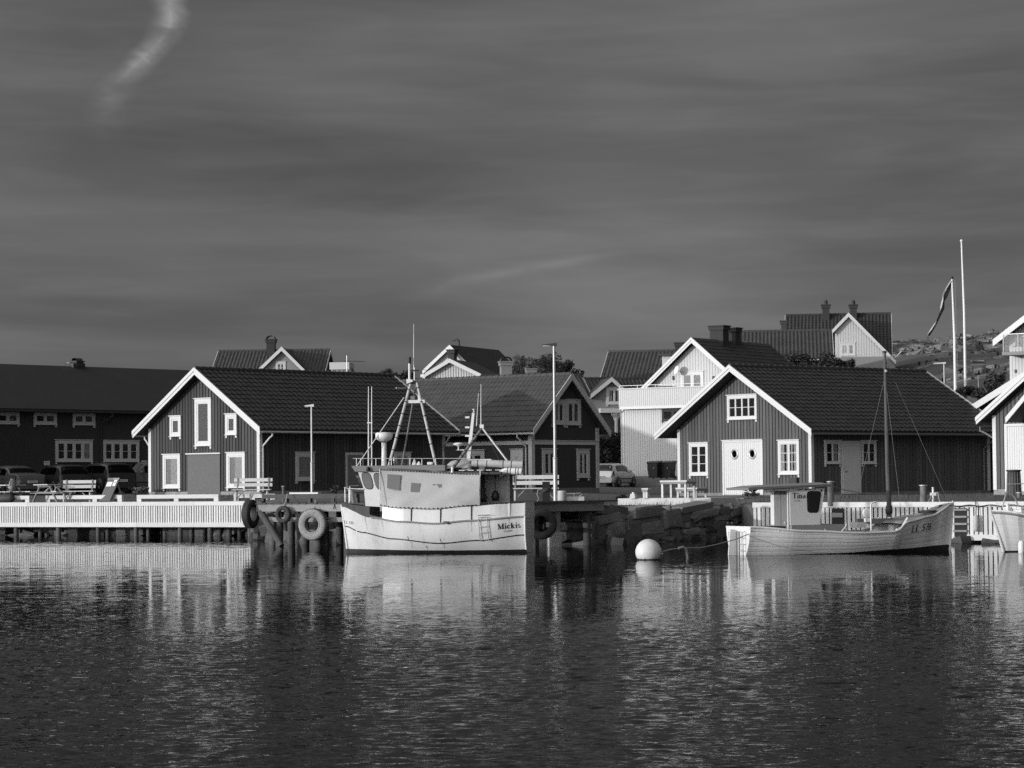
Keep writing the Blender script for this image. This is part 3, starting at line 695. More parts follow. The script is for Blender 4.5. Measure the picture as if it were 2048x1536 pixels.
MB().tube([(p0[0], -.05, p0[1]), (p1[0], -.2, p1[1])], [.12, .10], 10).build('raking_pole', 'pile_wood', jt)
p0 = JF.ony(535, 1030, .3); p1 = JF.ony(600, 1022, .3)
MB().tube([(p0[0], .3, p0[1]), (p1[0], .3, p1[1])], .06, 8).build('brace', 'grey_wood', jt)
for i in range(5):
    x = JF.ony(527 + i * 47, 1000, .35)[0]
    B(x - .05, x + .05, .28, .40, 1.36, 1.52).build('kerb_block', 'dark_wood', jt)
x0 = JF.ony(527, 1000, .35)[0]; x1 = JF.ony(716, 1000, .35)[0]
B(x0, x1, .27, .43, 1.52, 1.66).build('kerb_beam', 'dark_wood', jt)
x0 = JF.ony(583, 990, .35)[0]; x1 = JF.ony(640, 990, .35)[0]
B(x0, x1, .24, .40, 1.662, 1.715).build('plank', 'new_wood_h', jt)
# its right flank, turned out of the sun
JR2 = math.atan2(3.5, 2.29); JF2 = Fr((.46, 77, 0), JR2)
jt2 = thing('landing_stage', 'dark timber landing stage at the stern of the fishing boat carrying the lamp post', 'jetty', JF2.loc, JR2)
for i in range(2): B(i * 2.1, (i + 1) * 2.1 - .01, -.1, .1, 1.07 + rr.uniform(-.01, .01), 1.31).build('fascia_beam', 'grey_wood', jt2)
dk = MB()
for i in range(28): dk.box(i * .15 + .004, (i + 1) * .15 - .004, -.14 + rr.uniform(-.02, .02), 7.0, 1.315, 1.36)
dk.build('deck', 'dark_wood', jt2, kind='stuff')
x = JF2.ony(1116, 1040, 0)[0]
B(x - .11, x + .11, -.02, .2, .45, 1.08).build('post', 'grey_wood', jt2)
MB().prism([(x - .13, -.6), (x + .0, -.6), (x + .05, .3), (x + .11, .45), (x - .13, .45)], -.1, .3).build('post_footing', 'concrete', jt2)
B(x + .16, x + .36, -.1, .1, .5, .66).build('bracket', 'grey_wood', jt2)
for px, y in ((1174, .1), (1070, .4), (1100, 1.4), (1150, 1.8)):
    x = JF2.ony(px, 1060, y)[0]
    MB().tube([(x, y, -1.3), (x, y, 1.1)], .12, 10).build('pile', 'pile_wood', jt2)

def tyre(label, loc, rot, ro, ri, wd, mat='rubber', hub=True):
    t = thing('tyre', label, 'tyre', loc, rot, 'old tyres hung as fenders')
    pr = []
    for i in range(17):
        a = 2 * math.pi * i / 16; rm = (ro + ri) / 2; k = (ro - ri) / 2
        ca, sa = math.cos(a), math.sin(a)
        pr.append((rm + k * math.copysign(abs(ca) ** .6, ca), wd / 2 * math.copysign(abs(sa) ** .55, sa)))
    MB().lathe(pr, 32, axis='y').build('casing', mat, t)
    tr = MB()
    for i in range(40):
        a = 2 * math.pi * i / 40; c, s_ = math.cos(a), math.sin(a)
        tr.bar((c * (ro - .004), -wd * .36, s_ * (ro - .004)), (c * (ro - .004), wd * .36, s_ * (ro - .004)), ro * .07, .018, (c, 0, s_))
    tr.build('tread', 'rubber', t, kind='stuff')
    MB().lathe([(ri + .015, -wd * .32), (ri - .012, -wd * .36), (ri - .012, -wd * .44), (ri + .03, -wd * .47)], 28, axis='y').build('bead', mat, t)
    return t
def rope_obj(label, pts, r=.012, mat='rope', cat='rope', name='rope', group=None):
    ps = [Vector(p) for p in pts]
    return tag(MB().tube(ps, r, 6).build(name, mat), label, cat, group)
def jp(px, py, y=-.3): 
    x, z = JF.ony(px, py, y); return JF.w(x, y, z)
tyre('worn tyre hung edge-on at the left corner of the timber jetty', jp(501, 1028, -.1), (0, 0, JR + R(104)), .46, .25, .26)
tyre('small black tyre hung on ropes from the jetty beam', jp(567, 1029, -.32), (0, 0, JR + R(8)), .27, .155, .17)
tyre('large pale scuffed truck tyre hung low on the jetty', jp(627, 1049, -.34), (0, 0, JR + R(10)), .50, .26, .30, 'rubber_dusty')
x, z = JF2.ony(1083, 1048, -.3)
tyre('tyre in the shade hanging behind the stern of the fishing boat', JF2.w(x, -.3, z), (0, 0, JR2 - R(48)), .46, .25, .24)
for n_, (a, b) in enumerate((((567, 1013), (575, 988)), ((627, 1020), (631, 1000)), ((594, 1040), (594, 1000)), ((667, 1018), (672, 992)))):
    pa, pb = jp(a[0], a[1], -.2), jp(b[0], b[1], .1); rope_obj(['rope from the small tyre up over the jetty kerb', 'short rope holding the large truck tyre', 'dark chain hanging straight down the jetty beam', 'frayed dark rope end hanging over the jetty near the bow'][n_], [pa, (pa + pb) / 2 + Vector((.02, -.06, -.02)), pb], .018, 'rope' if n_ < 2 else 'rope_dark')
# ---------------------------------------------------------------- buildings
def gframe(X, Y, az, Wd, z):                # front right corner, azimuth of the long side
    g_ = (-math.sin(az), math.cos(az)); return Fr((X + g_[0] * Wd, Y + g_[1] * Wd, z), az - R(90))
# left boathouse
AW, AL, AZ = 7.078, 11.2, R(48.05)
A = gframe(-10.587, 107.70, AZ, AW, 1.604)
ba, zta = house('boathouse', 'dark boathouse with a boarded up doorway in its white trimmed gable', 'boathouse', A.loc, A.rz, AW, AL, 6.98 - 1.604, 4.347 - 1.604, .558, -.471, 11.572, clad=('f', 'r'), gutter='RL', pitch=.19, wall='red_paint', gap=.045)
PY = -.038
def awin(x0, y0, x1, y1, **k): return win_px(ba, A, 'f', x0, y0, x1, y1, PY, **k)
awin(340.7, 832.8, 363, 874, casing=.13, sash=.07, feet=True)
awin(451.8, 828.6, 474.6, 871, casing=.13, sash=.07)
awin(326.8, 909.5, 361.6, 978, casing=.13, sash=.06, curtain=[(.42, 1, 0, 'blind'), (0, .42, 0, 'panel_grey')])
awin(454.1, 905.8, 491.2, 977, casing=.13, sash=.06, curtain=[(.42, 1, 0, 'blind'), (0, .42, 0, 'panel_grey')])
tw = awin(390.5, 798, 423.6, 893, casing=.14, sash=.08)
(x0, z0), (x1, z1) = A.ony(376, 909, PY), A.ony(441, 990, PY)
ob = B(x0, x1, PY - .03, PY, max(z1, .02), z0).build('chipboard_panel', 'chipboard', ba)
B(x0 - .08, x1 + .06, PY - .09, PY, z0, z0 + .05).build('drip_board', 'white_paint', ba)
for (a, b) in ((591, 628), (788, 821)):
    win_px(ba, A, 'r', a, 905, b, 963, AW + .038, casing=.13, sash=.05, mat='trim_grey', curtain=[(0, 1, 0, 'blind')])
(y0, z0), (y1, z1) = A.onx(691, 905, AW + .038), A.onx(727, 985, AW + .038)
dr = B(AW + .03, AW + .06, y0, y1, .05, z0).build('door', 'trim_grey', ba)
B(AW + .06, AW + .075, y0 + .1, y1 - .1, .15, z0 - .1).build('door_panel', 'panel_grey', dr)
B(AW + .061, AW + .12, y1 - .16, y1 - .12, 1.0, 1.04).build('handle', 'black', dr)
downpipe(ba, (AW + .63, .15, 2.60), (AW + .08, .12, 0), .1)
downpipe(ba, (-.63, .25, 2.60), (-.08, .12, 0), .1)
downpipe(ba, (AW + .63, AL - .3, 2.60), (AW + .08, AL - .1, 0), .1, 'trim_grey')

# right boathouse
BW, BL, BZ = 8.392, 11.0, R(37.758)
BF = gframe(12.551, 108.16, BZ, BW, 1.338)
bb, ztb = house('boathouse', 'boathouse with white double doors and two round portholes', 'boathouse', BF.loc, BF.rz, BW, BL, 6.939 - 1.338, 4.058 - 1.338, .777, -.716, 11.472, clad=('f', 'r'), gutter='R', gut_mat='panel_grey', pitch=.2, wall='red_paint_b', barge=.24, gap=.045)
def bwin(x0, y0, x1, y1, **k): return win_px(bb, BF, 'f', x0, y0, x1, y1, PY, **k)
bwin(1379, 886.5, 1417.6, 952.4, cols=2, rows=3, casing=.13, sash=.04, mull=.045)
bwin(1557, 881.2, 1599.9, 950.2, cols=2, rows=3, casing=.13, sash=.04, mull=.045, curtain=[(0, .22, 0, 'curtain'), (.34, .5, 0, 'curtain'), (.62, .72, 0, 'curtain'), (.8, 1, 0, 'curtain')])
bwin(1455.2, 791.5, 1515, 839.2, cols=4, rows=2, casing=.13, sash=.025, mull=.035)
(x0, z0), (x1, z1) = BF.ony(1446, 881.5, PY), BF.ony(1528, 991, PY)
df = MB().box(x0, x0 + .10, PY - .06, PY, .02, z0).box(x1 - .10, x1, PY - .06, PY, .02, z0).box(x0 + .1, x1 - .1, PY - .058, PY, z0 - .08, z0).build('door_frame', 'white_paint', bb)
B(x0 - .03, x1 + .03, PY - .1, PY, z0, z0 + .03).build('drip_board', 'white_paint', df)
xm = (x0 + x1) / 2
for k, (a, b) in enumerate(((x0 + .105, xm - .006), (xm + .006, x1 - .105))):
    d = B(a, b, PY - .022, PY, .03, z0 - .085).build('door', 'white_paint', bb)
    n = 9; w_ = (b - a) / n
    for i in range(n): B(a + i * w_ + .006, a + (i + 1) * w_ - .006, PY - .042, PY - .022, .035, z0 - .09).build('plank', 'white_paint', d)
    px, py = ((1469.3, 908.2), (1505, 907.5))[k]; cx, cz = BF.ony(px, py, PY - .05)
    MB().lathe([(.235, 0), (.235, -.03), (.21, -.045), (.165, -.045), (.15, -.02), (.15, .004)], 28, (cx, PY - .042, cz), 'y').build('porthole_ring', 'alloy', d)
    MB().lathe([(.155, -.004), (0, -.0045)], 28, (cx, PY - .05, cz), 'y', False).build('porthole_glass', 'glass_dark', d)
    MB().lathe([(.155, 0), (0, -.0005)], 28, (cx, PY - .0445, cz), 'y', False).build('porthole_back', 'interior', d)
    for i in range(8): MB().lathe([(.014, 0), (.010, -.012), (0, -.014)], 6, (cx + .19 * math.cos(i * .785 + .4), PY - .087, cz + .19 * math.sin(i * .785 + .4)), 'y').build('bolt', 'black', d)
# side door between two windows
RX = BW + .038
win_px(bb, BF, 'r', 1648.5, 881.5, 1680.5, 929, RX, cols=2, rows=2, casing=.1, sash=.03, mull=.03, curtain=[(.58, .9, 0, 'curtain')], mat='white_paint')
win_px(bb, BF, 'r', 1722, 881.5, 1752, 929, RX, cols=2, rows=2, casing=.1, sash=.03, mull=.03, mat='white_paint')
(y0, z0), (y1, z1) = BF.onx(1681, 881.5, RX), BF.onx(1721.4, 989, RX)
sd = B(RX, RX + .05, y0, y1, .02, z0).build('side_door', 'white_paint', bb)
B(RX + .05, RX + .062, y0 + .09, y1 - .09, .04, z0 - .08).build('door_leaf', 'white_paint', sd)
MB().tube([(RX + .07, y0 + .16, .98), (RX + .11, y0 + .16, .98), (RX + .115, y0 + .30, .98)], .012, 6).build('handle', 'black', sd)
MB().lathe([(.022, 0), (.02, .01), (0, .012)], 8, (RX + .062, y0 + .16, 1.1), 'x').build('lock', 'black', sd)
downpipe(bb, (BW + .85, BL - .35, 2.58), (BW + .08, BL - .4, 0), .1, 'panel_grey')
x0, z0 = BF.ony(1582, 955, PY); x1, z1 = BF.ony(1597, 968, PY)
B(x0, x1, PY - .12, PY, z1 - .1, z0).build('meter_box', 'panel_dark', bb)

# boathouse cut by the right edge
KW, KL, KZ = 8.6, 11.0, R(38.5)
k0 = at(1990, 983, 101.5)
gk = Vector((math.sin(KZ), -math.cos(KZ), 0)); KF = Fr((k0.x, k0.y, 1.42), KZ - R(90))
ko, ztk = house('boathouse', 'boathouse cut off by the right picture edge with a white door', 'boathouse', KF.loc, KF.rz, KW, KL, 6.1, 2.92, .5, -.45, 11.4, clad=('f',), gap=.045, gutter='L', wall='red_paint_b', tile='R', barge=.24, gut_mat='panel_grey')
(x0, z0), (x1, z1) = KF.ony(2010, 848, PY), KF.ony(2075, 980, PY)
dd = MB().box(x0, x0 + .14, PY - .06, PY, .02, z0).box(x1 - .14, x1, PY - .06, PY, .02, z0).box(x0 + .14, x1 - .14, PY - .058, PY, z0 - .1, z0).build('door_frame', 'white_paint', ko)
d = B(x0 + .145, x1 - .145, PY - .02, PY, .03, z0 - .11).build('door', 'white_paint', ko)
n = 11; w_ = (x1 - x0 - .29) / n
for i in range(n): B(x0 + .145 + i * w_ + .006, x0 + .145 + (i + 1) * w_ - .006, PY - .04, PY - .02, .035, z0 - .12).build('plank', 'white_paint', d)
downpipe(ko, (-.8, .1, 2.6), (-.06, .35, 0), .1, 'panel_grey')
# hoist canopy over that door
xa, za = KF.ony(2013, 836, -1.0); xb = xa + 2.2; zb = za + 2.2 * .9
cn = MB()
for s_ in (0,): cn.prism([(xa, za), (xb, zb), (xb, zb - .16), (xa, za - .16)][::-1], -1.0, 0).prism([(xb, zb), (xb + 2.2, za), (xb + 2.2, za - .16), (xb, zb - .16)][::-1], -1.0, 0)
co = cn.build('canopy', 'soffit_groove_shade', ko)
MB().prism([(xa - .02, za + .03), (xb, zb + .03), (xb, zb - .22), (xa - .02, za - .2)][::-1], -1.05, -1.005).prism([(xb, zb + .03), (xb + 2.22, za + .03), (xb + 2.22, za - .2), (xb, zb - .22)][::-1], -1.05, -1.005).build('barge_board', 'white_paint', co)
# boathouse behind it
LF_ = Fr(at(1972, 985, 118) * 1.0, R(38.5 - 90)); LF_.loc.z = 1.4
l0 = at(1947, 812, 116)
lo_, _ = house('boathouse', 'boathouse roof corner peeping out behind the right edge boathouse', 'boathouse', (l0.x + .6, l0.y + .5, 1.4), R(38.5 - 90), 7.5, 9.0, 5.6, 3.6, .75, -.7, 9.4, clad=(), wall='red_paint_b', barge=.27, inner_barge=False)

# long dark warehouse on the left
EAZ = R(47.0); e0 = at(0, 985, 131.5); EW = 10.0
d_ = Vector((math.cos(EAZ), math.sin(EAZ), 0)); gl_ = Vector((-math.sin(EAZ), math.cos(EAZ), 0))
c0 = Vector((e0.x, e0.y, 0)) - d_ * 16.0
EF = Fr((c0.x + gl_.x * EW, c0.y + gl_.y * EW, 1.62), EAZ - R(90))
ez = EF.onx(0, 815.5, EW + .55)[1]; er = 4.0
o1, d1 = EF._ray(0, 727.5); t = (EW / 2 - o1.x) / d1.x; er = (o1 + d1 * t).z
eo, zte = house('warehouse', 'long dark warehouse with a felt roof and white framed windows behind the parked cars', 'warehouse', EF.loc, EF.rz, EW, 33.0, er, ez, .55, -.4, 33.4, clad=(), wall='dark_cladding', trim='dark_cladding', roof='felt_roof', tile='', ridge=False, corner=.1, barge=.2, gutter='R', gut_mat='panel_dark')
EX = EW + .0
for (x0, y0, x1, y1, c, r_, sh_) in ((-8, 823, 38, 850, 2, 1, 0), (67, 824, 113, 851, 2, 1, 0), (145, 825, 189.5, 852, 2, 1, 0), (110.5, 880, 184.5, 925, 4, 2, 1), (206, 881, 277.5, 925, 4, 2, 0)):
    w_ = win_px(eo, EF, 'r', x0, y0, x1, y1, EX, cols=c, rows=r_, casing=.14, sash=.05, mull=.1, mat='white_paint', crown=(c == 4))
    if sh_:
        W0 = EF.onx(x0, y0, EX)[0]; W1 = EF.onx(x1, y1, EX)[0]; ww = W1 - W0; hh = EF.onx(x0, y0, EX)[1] - EF.onx(x1, y1, EX)[1]
        for i in range(15): B(ww - .14 - .42, ww - .19, -.024, -.018, .22 + i * (hh - .42) / 15, .22 + (i + .55) * (hh - .42) / 15).build('blind_slat', 'blind', w_)
for (x0, y0, x1, y1) in ((88, 922, 99, 930.5), (283, 921, 293, 930)):
    (a, t), (b, u) = EF.onx(x0, y0, EX), EF.onx(x1, y1, EX)
    s_ = B(EX, EX + .03, a, b, u, t).build('sign_plate', 'paper', eo)
    h_ = t - u; w_ = b - a
    B(EX + .031, EX + .034, a + w_ * .14, a + w_ * .28, u + h_ * .55, u + h_ * .8).build('sign_symbol', 'print_black', s_)
    MB().box(EX + .031, EX + .034, a + w_ * .42, a + w_ * .85, u + h_ * .62, u + h_ * .76).box(EX + .031, EX + .034, a + w_ * .3, a + w_ * .85, u + h_ * .22, u + h_ * .32).build('sign_print', 'panel_grey', s_)
a = EF.onx(203, 830, EX + .1)[0]
downpipe(eo, (EW + .6, a + .35, ez - .15), (EW + .07, a, 0), .1, 'panel_dark', r=.05)
o1, d1 = EF._ray(152, 735); t = (EW / 2 - o1.x) / d1.x; cy_ = (o1 + d1 * t).y
chimney(eo, EW / 2 + .1, cy_, er - .4, .38, .34, .62, 'panel_dark', cowl='arch')
B(EW / 2 - .4, EW / 2 + .3, cy_ - .4, cy_ + .4, er - .15, er + .16).build('vent_box', 'panel_dark', eo)
MB().lathe([(.2, 0), (.2, .04), (.15, .04)], 16, (EW / 2 - .2, cy_ - .43, er + .05), 'y').build('vent_cowl', 'alloy', eo)
# unseen wing, added left of the frame to keep the parked cars in shade
wc = EF.w(EW, -2.0, 0)
MB().prism([(EW - .2, -.6), (EW + 7, -.6), (EW + 7, 5.0), (EW - .2, 5.0)], -1.0, 6.4).build('shade_wing_wall', 'dark_cladding', eo)
MB().prismx([(-1.4, 4.9), (2.7, 8.0), (6.8, 4.9), (6.8, 4.7), (2.7, 7.8), (-1.4, 4.7)], EW - .3, EW + 7.3).build('shade_wing_roof', 'felt_roof', eo)

# dark two storey house with the scalloped gable
CAZ = R(50); c0 = at(1064, 981, 119.0); CW, CL = 4.75, 12.0
CF = Fr((c0.x, c0.y, 1.60), R(50.0))
cw_ = CF.ony(1196, 900, 0)[0]; CW = cw_
rgz = CF.ony(1149, 748, -.45)[1]; evz = CF.ony(1069, 860, -.45)[1]
co_, ztc = house('wooden_house', 'dark wooden house with a tiled roof and a scalloped pale bargeboard gable', 'house', CF.loc, CF.rz, CW, CL, rgz, evz, .42, -.45, 12.3, clad=(), wall='dark_cladding', trim='trim_grey', roof='tile_old', tile='LR', gutter='L', barge=.24, corner=.18, inner_barge=False, tile_w=.26, tile_h=.36)
sc = MB(); sl_ = (rgz - evz) / (CW / 2 + .42)
for sgn in (-1, 1):
    for i in range(34):
        t = (i + .5) / 34 * (CW / 2 + .42); x = CW / 2 + sgn * t; z = rgz - .24 - sl_ * t
        sc.prism([(x - .045, z + .06), (x, z - .07), (x + .045, z + .06)], -.482, -.452)
sc.build('scalloped_edge', 'trim_grey', co_, kind='stuff')
zb = CF.ony(1070, 885, 0)[1]
B(-.03, CW + .03, -.05, .0, zb - .09, zb + .09).build('belt_board', 'trim_grey', co_); B(-.05, 0, 0, CL, zb - .09, zb + .09).build('belt_board', 'trim_grey', co_)
B(-.06, CW + .06, -.09, .0, zb + .09, zb + .12).build('drip_board', 'trim_grey', co_)
for (x0, y0, x1, y1) in ((1083.5, 898, 1112.5, 957), (1153, 899, 1178.5, 957)):
    win_px(co_, CF, 'f', x0, y0, x1, y1, -.0, cols=2, rows=1, casing=.18, sash=.05, mull=.05, mat='trim_grey', curtain=[(0, .16, 0, 'panel_grey'), (.84, 1, 0, 'panel_grey')])
win_px(co_, CF, 'f', 1103, 800, 1130, 851, 0, cols=2, rows=1, casing=.16, sash=.05, mull=.04, mat='trim_grey', curtain=[(0, .3, 0, 'panel_grey')])
win_px(co_, CF, 'f', 1131, 799, 1161, 852, 0, cols=2, rows=1, casing=.16, sash=.05, mull=.04, mat='trim_grey', curtain=[(.7, 1, 0, 'panel_grey')])
win_px(co_, CF, 'l', 1022, 899, 1047, 955, 0, cols=1, rows=1, casing=.3, sash=.06, mat='trim_grey', curtain=[(0, 1, 0, 'panel_grey')])
win_px(co_, CF, 'l', 925, 901, 970, 945, 0, cols=2, rows=1, casing=.2, sash=.06, mat='trim_grey')
downpipe(co_, (-.5, .45, evz - .16), (-.06, .3, 0), .1, 'trim_grey'); downpipe(co_, (CW + .5, .5, evz - .16), (CW + .06, .3, 0), .1, 'trim_grey')

# generic far house with the long roof slope towards us: local x along the ridge
def broad_house(name, label, F, x0p, x1p, ridge_y, eave_y, depth_y, wallmat, roof, trim='white_paint', wall_h=2.4, tile=True, ov=.3, tw=.28, left_barge=True):
    """ridge along local x between two picture columns; front eave nearer by half depth"""
    (xa, zr), (xb, _) = F.ony(x0p, ridge_y, depth_y), F.ony(x1p, ridge_y, depth_y)
    ze = F.ony((x0p + x1p) / 2, eave_y, -ov)[1]
    o = thing(name, label, 'house', F.loc, F.rz)
    zw = ze - .1
    MB().prismx([(0, zw - wall_h - 6), (2 * depth_y, zw - wall_h - 6), (2 * depth_y, zw), (depth_y, zr - .2), (0, zw)], xa + .25, xb - .25).build('wall', wallmat, o)
    S = math.hypot(depth_y + ov, zr - ze); dn = Vector((0, -(depth_y + ov), ze - zr)) / S; nr = Vector((0, -(zr - ze), depth_y + ov)) / S
    nr = Vector((0, -(zr - ze) / S, (depth_y + ov) / S))
    MB().prismx([(depth_y, zr - .04), (-ov, ze - .04), (-ov, ze - .16), (depth_y, zr - .16)][::-1], xa, xb).prismx([(depth_y, zr - .04), (2 * depth_y + ov, ze - .04), (2 * depth_y + ov, ze - .16), (depth_y, zr - .16)], xa, xb).build('roof_deck', 'soffit_groove_shade', o)
    if tile: tiles(o, (xa, depth_y, zr - .04), (1, 0, 0), dn, nr, xb - xa, S, roof, tw, .36, .05)
    n = int((xb - xa) / .38); mb = MB()
    for i in range(n): mb.tube([(xa + i * (xb - xa) / n, depth_y, zr + .01), (xa + (i + 1) * (xb - xa) / n, depth_y, zr)], [.12, .10], 7)
    mb.build('ridge_cap', roof, o, kind='stuff')
    for xx, s_ in ((xa, -1), (xb, 1)):
        xx0, xx1 = sorted((xx, xx + s_ * .04))
        MB().prismx([(depth_y, zr + .05), (-ov, ze + .05), (-ov, ze - .2), (depth_y, zr - .22)][::-1], xx0, xx1).build('barge_board', trim, o)
        MB().prismx([(depth_y, zr + .05), (2 * depth_y + ov, ze + .05), (2 * depth_y + ov, ze - .2), (depth_y, zr - .22)], xx0, xx1).build('barge_board', trim, o)
    MB().tube([(xa, -ov - .06, ze - .1), (xb, -ov - .06, ze - .1)], .06, 6).build('gutter', trim, o)
    return o, xa, xb, zr, ze
def cross_gable(o, F, apex, left, right, y0, y1, wallmat, roof, trim, barge=.26, wall_drop=3.0, ov=.35):
    """gable standing forward of a broad house; picture points of apex and lower ends on the plane y=y0"""
    (xa, za), (xl, zl), (xr, zr) = F.ony(*apex, y0), F.ony(*left, y0), F.ony(*right, y0)
    MB().prism([(xl + .3, zl - wall_drop), (xr - .3, zr - wall_drop), (xr - .3, zr - .05 + .3 * (za - zr) / max(.1, xr - xa)), (xa, za - .15), (xl + .3, zl - .05 + .3 * (za - zl) / max(.1, xa - xl))], y0 + ov, y1).build('gable_wall', wallmat, o)
    ro = MB().prism([(xl, zl), (xa, za), (xa, za - .12), (xl, zl - .12)][::-1], y0, y1).prism([(xa, za), (xr, zr), (xr, zr - .12), (xa, za - .12)][::-1], y0, y1).build('gable_roof', roof, o)
    for (x_, z_, s_) in ((xl, zl, -1), (xr, zr, 1)):
        pl = [(x_, z_ + .04), (xa, za + .04), (xa, za - barge), (x_, z_ - barge * .9)]
        if s_ < 0: pl = pl[::-1]
        MB().prism(pl if s_ < 0 else pl, y0 - .04, y0 - .002).build('barge_board', trim, o)
    return xa, za, xl, zl, xr, zr

# house over the left boathouse ridge, with chimney and cross gable
MF = Fr(at(432, 760, 200), R(-3)); 
mo, xa, xb, zr, ze = broad_house('dwelling_house', 'house with a dark chimney and small cross gable over the left boathouse roof', MF, 437, 661, 702.5, 757, 4.2, 'dark_cladding', 'tile_old')
cross_gable(mo, MF, (563, 694), (510, 745), (614, 745), -1.2, 4.2, 'grey_cladding', 'tile_old', 'white_paint', barge=.3)
win_px(mo, MF, 'f', 551.5, 723.5, 571.5, 748, -.86, cols=2, rows=2, casing=.16, sash=.04, mat='trim_grey', mull=.03)
cx_, cz_ = MF.ony(542.5, 714, 3.6); zt_ = MF.ony(542.5, 679, 3.6)[1]
chimney(mo, cx_, 3.6, cz_ - .6, .66, .66, zt_ - cz_ + .55, 'brick', cowl='arch')

# roof terrace hut and aerial right of it
q0 = at(663, 748, 190); tr_ = thing('roof_hut', 'pale flat roofed hut showing between the far roofs beside the aerial', 'hut', q0, R(-4))
w_ = 33 / FPX * 190
MB().box(0, w_, 0, 2.5, -3, .32).build('wall', 'grey_cladding', tr_); MB().box(-.12, w_ + .12, -.2, 2.7, .32, .85).build('parapet', 'trim_grey', tr_)
for i in range(4): B(i * w_ / 3.2, i * w_ / 3.2 + .08, -.03, 0, -.5, .32).build('post', 'white_paint', tr_)
q1 = at(694, 748, 188); an = thing('aerial', 'thin television aerial on a mast over the far hut roof', 'aerial', q1)
MB().tube([(0, 0, -2), (0, 0, 37 / FPX * 188)], .035, 6).build('mast', 'alloy', an)
zz = 26 / FPX * 188
MB().tube([(-.2, 0, zz), (1.3, 0, zz - .05)], .022, 5).build('boom', 'panel_dark', an)
for i in range(9): MB().tube([(-.1 + i * .16, -.25, zz - i * .006), (-.1 + i * .16, .25, zz - i * .006)], .012, 4).build('element', 'panel_dark', an)
MB().lathe([(0, -.3), (.18, -.25), (.26, 0), (.2, .35), (.08, .55), (0, .6)], 10, (.3, 0, -.1)).build('chimney_cowl', 'panel_dark', an)

# white gable house behind the dark roof, centre
NF = Fr(at(898, 760, 176), R(-14))
no_ = thing('gabled_house', 'pale house with a broad low gable of upright boards above the dark tiled roof', 'house', NF.loc, NF.rz)
def polyP(pts, y): return [NF.ony(x, y_, y) for x, y_ in pts]
gw = polyP([(848, 775), (1000, 775), (1000, 757), (962, 747), (899, 717), (852, 746), (842, 762)], 0)
MB().prism(gw, .0, 6).build('wall', 'grey_cladding', no_)
top = polyP([(899, 717), (852, 745), (840, 764)], -.4); topr = polyP([(899, 717), (965, 749), (1003, 760)], -.4)
mb = MB()
for i in range(28):
    x0 = gw[0][0] + .1 + i * (gw[1][0] - gw[0][0] - .2) / 28; x1 = x0 + (gw[1][0] - gw[0][0]) / 28 * .72
    def ztop(x):
        P = sorted(gw[2:]); 
        for (a, za), (b, zb_) in zip(P, P[1:]):
            if a <= x <= b: return za + (zb_ - za) * (x - a) / (b - a) - .03
        return P[0][1]
    mb.hexa([(x0, -.04, gw[0][1]), (x1, -.04, gw[0][1]), (x1, 0, gw[0][1]), (x0, 0, gw[0][1]), (x0, -.04, ztop(x0)), (x1, -.04, ztop(x1)), (x1, 0, ztop(x1)), (x0, 0, ztop(x0))])
mb.build('cladding', 'pale_cladding', no_, kind='stuff')
for seg in (list(zip(top, top[1:])), list(zip(topr, topr[1:]))):
    for (a, b) in seg:
        for (y0, y1, h_, m_, nm) in ((-.46, -.42, .28, 'white_paint', 'barge_board'), (-.42, 6.3, .14, 'tile_old', 'roof_slab')):
            pl = [(a[0], a[1]), (b[0], b[1]), (b[0], b[1] - h_), (a[0], a[1] - h_)]
            if b[0] > a[0]: pl = pl[::-1]
            MB().prism(pl, y0, y1).build(nm, m_, no_)
# taller house right behind it
PF = Fr(at(904, 760, 190), R(-24))
po = thing('gabled_house', 'taller white house behind with a steep gable and curved flue pipe', 'house', PF.loc, PF.rz)
ap, lf, rt = PF.ony(904, 690, 0), PF.ony(850, 741, 0), PF.ony(968, 755, 0)
MB().prism([(lf[0] + .2, lf[1] - 4), (rt[0], rt[1] - 4), rt, (ap[0], ap[1] - .1), (lf[0] + .2, lf[1])], 0, 8).build('wall', 'pale_cladding', po)
MB().prism([lf, ap, (ap[0], ap[1] - .3), (lf[0], lf[1] - .3)][::-1], -.45, -.40).prism([ap, rt, (rt[0], rt[1] - .3), (ap[0], ap[1] - .3)][::-1], -.45, -.40).build('barge_board', 'white_paint', po)
MB().prism([lf, ap, (ap[0], ap[1] - .14), (lf[0], lf[1] - .14)][::-1], -.39, 8.4).prism([ap, rt, (rt[0], rt[1] - .14), (ap[0], ap[1] - .14)][::-1], -.39, 8.4).build('roof', 'tile_dark', po)
p2_ = PF.ony(866, 735, -.3)
MB().box(p2_[0] - .9, p2_[0] + .9, -.6, 1.5, p2_[1] - .7, p2_[1] - .5).build('porch_roof', 'white_paint', po)
for px, py in ((939, 733), (950, 742)):
    q = PF.ony(px, py, -.02); B(q[0] - .09, q[0] + .09, -.08, -.0, q[1] - .18, q[1] + .18).build('vent', 'black', po)
cx_, cz_ = PF.ony(905, 722, -.9); zt_ = PF.ony(905, 701, -.9)[1]
chimney(po, cx_, -.9, cz_ - 1.5, .50, .5, zt_ - cz_ + 1.5, 'brick', cowl=None)
a = PF.ony(918, 700, 1.0); b = PF.ony(918, 688, 1.0); c = PF.ony(912, 680, 1.0); e = PF.ony(905.5, 681.5, 1.0)
MB().tube([(a[0], 1, a[1]), (b[0], 1, b[1])], .09, 8).build('flue', 'panel_dark', po)
MB().tube([(b[0], 1, b[1]), ((b[0] + c[0]) / 2 + .1, 1, (b[1] + c[1]) / 2 + .08), (c[0], 1, c[1] + .06), (e[0], 1, e[1])], [.05, .10, .10, .06], 8).build('flue_cowl', 'panel_dark', po)
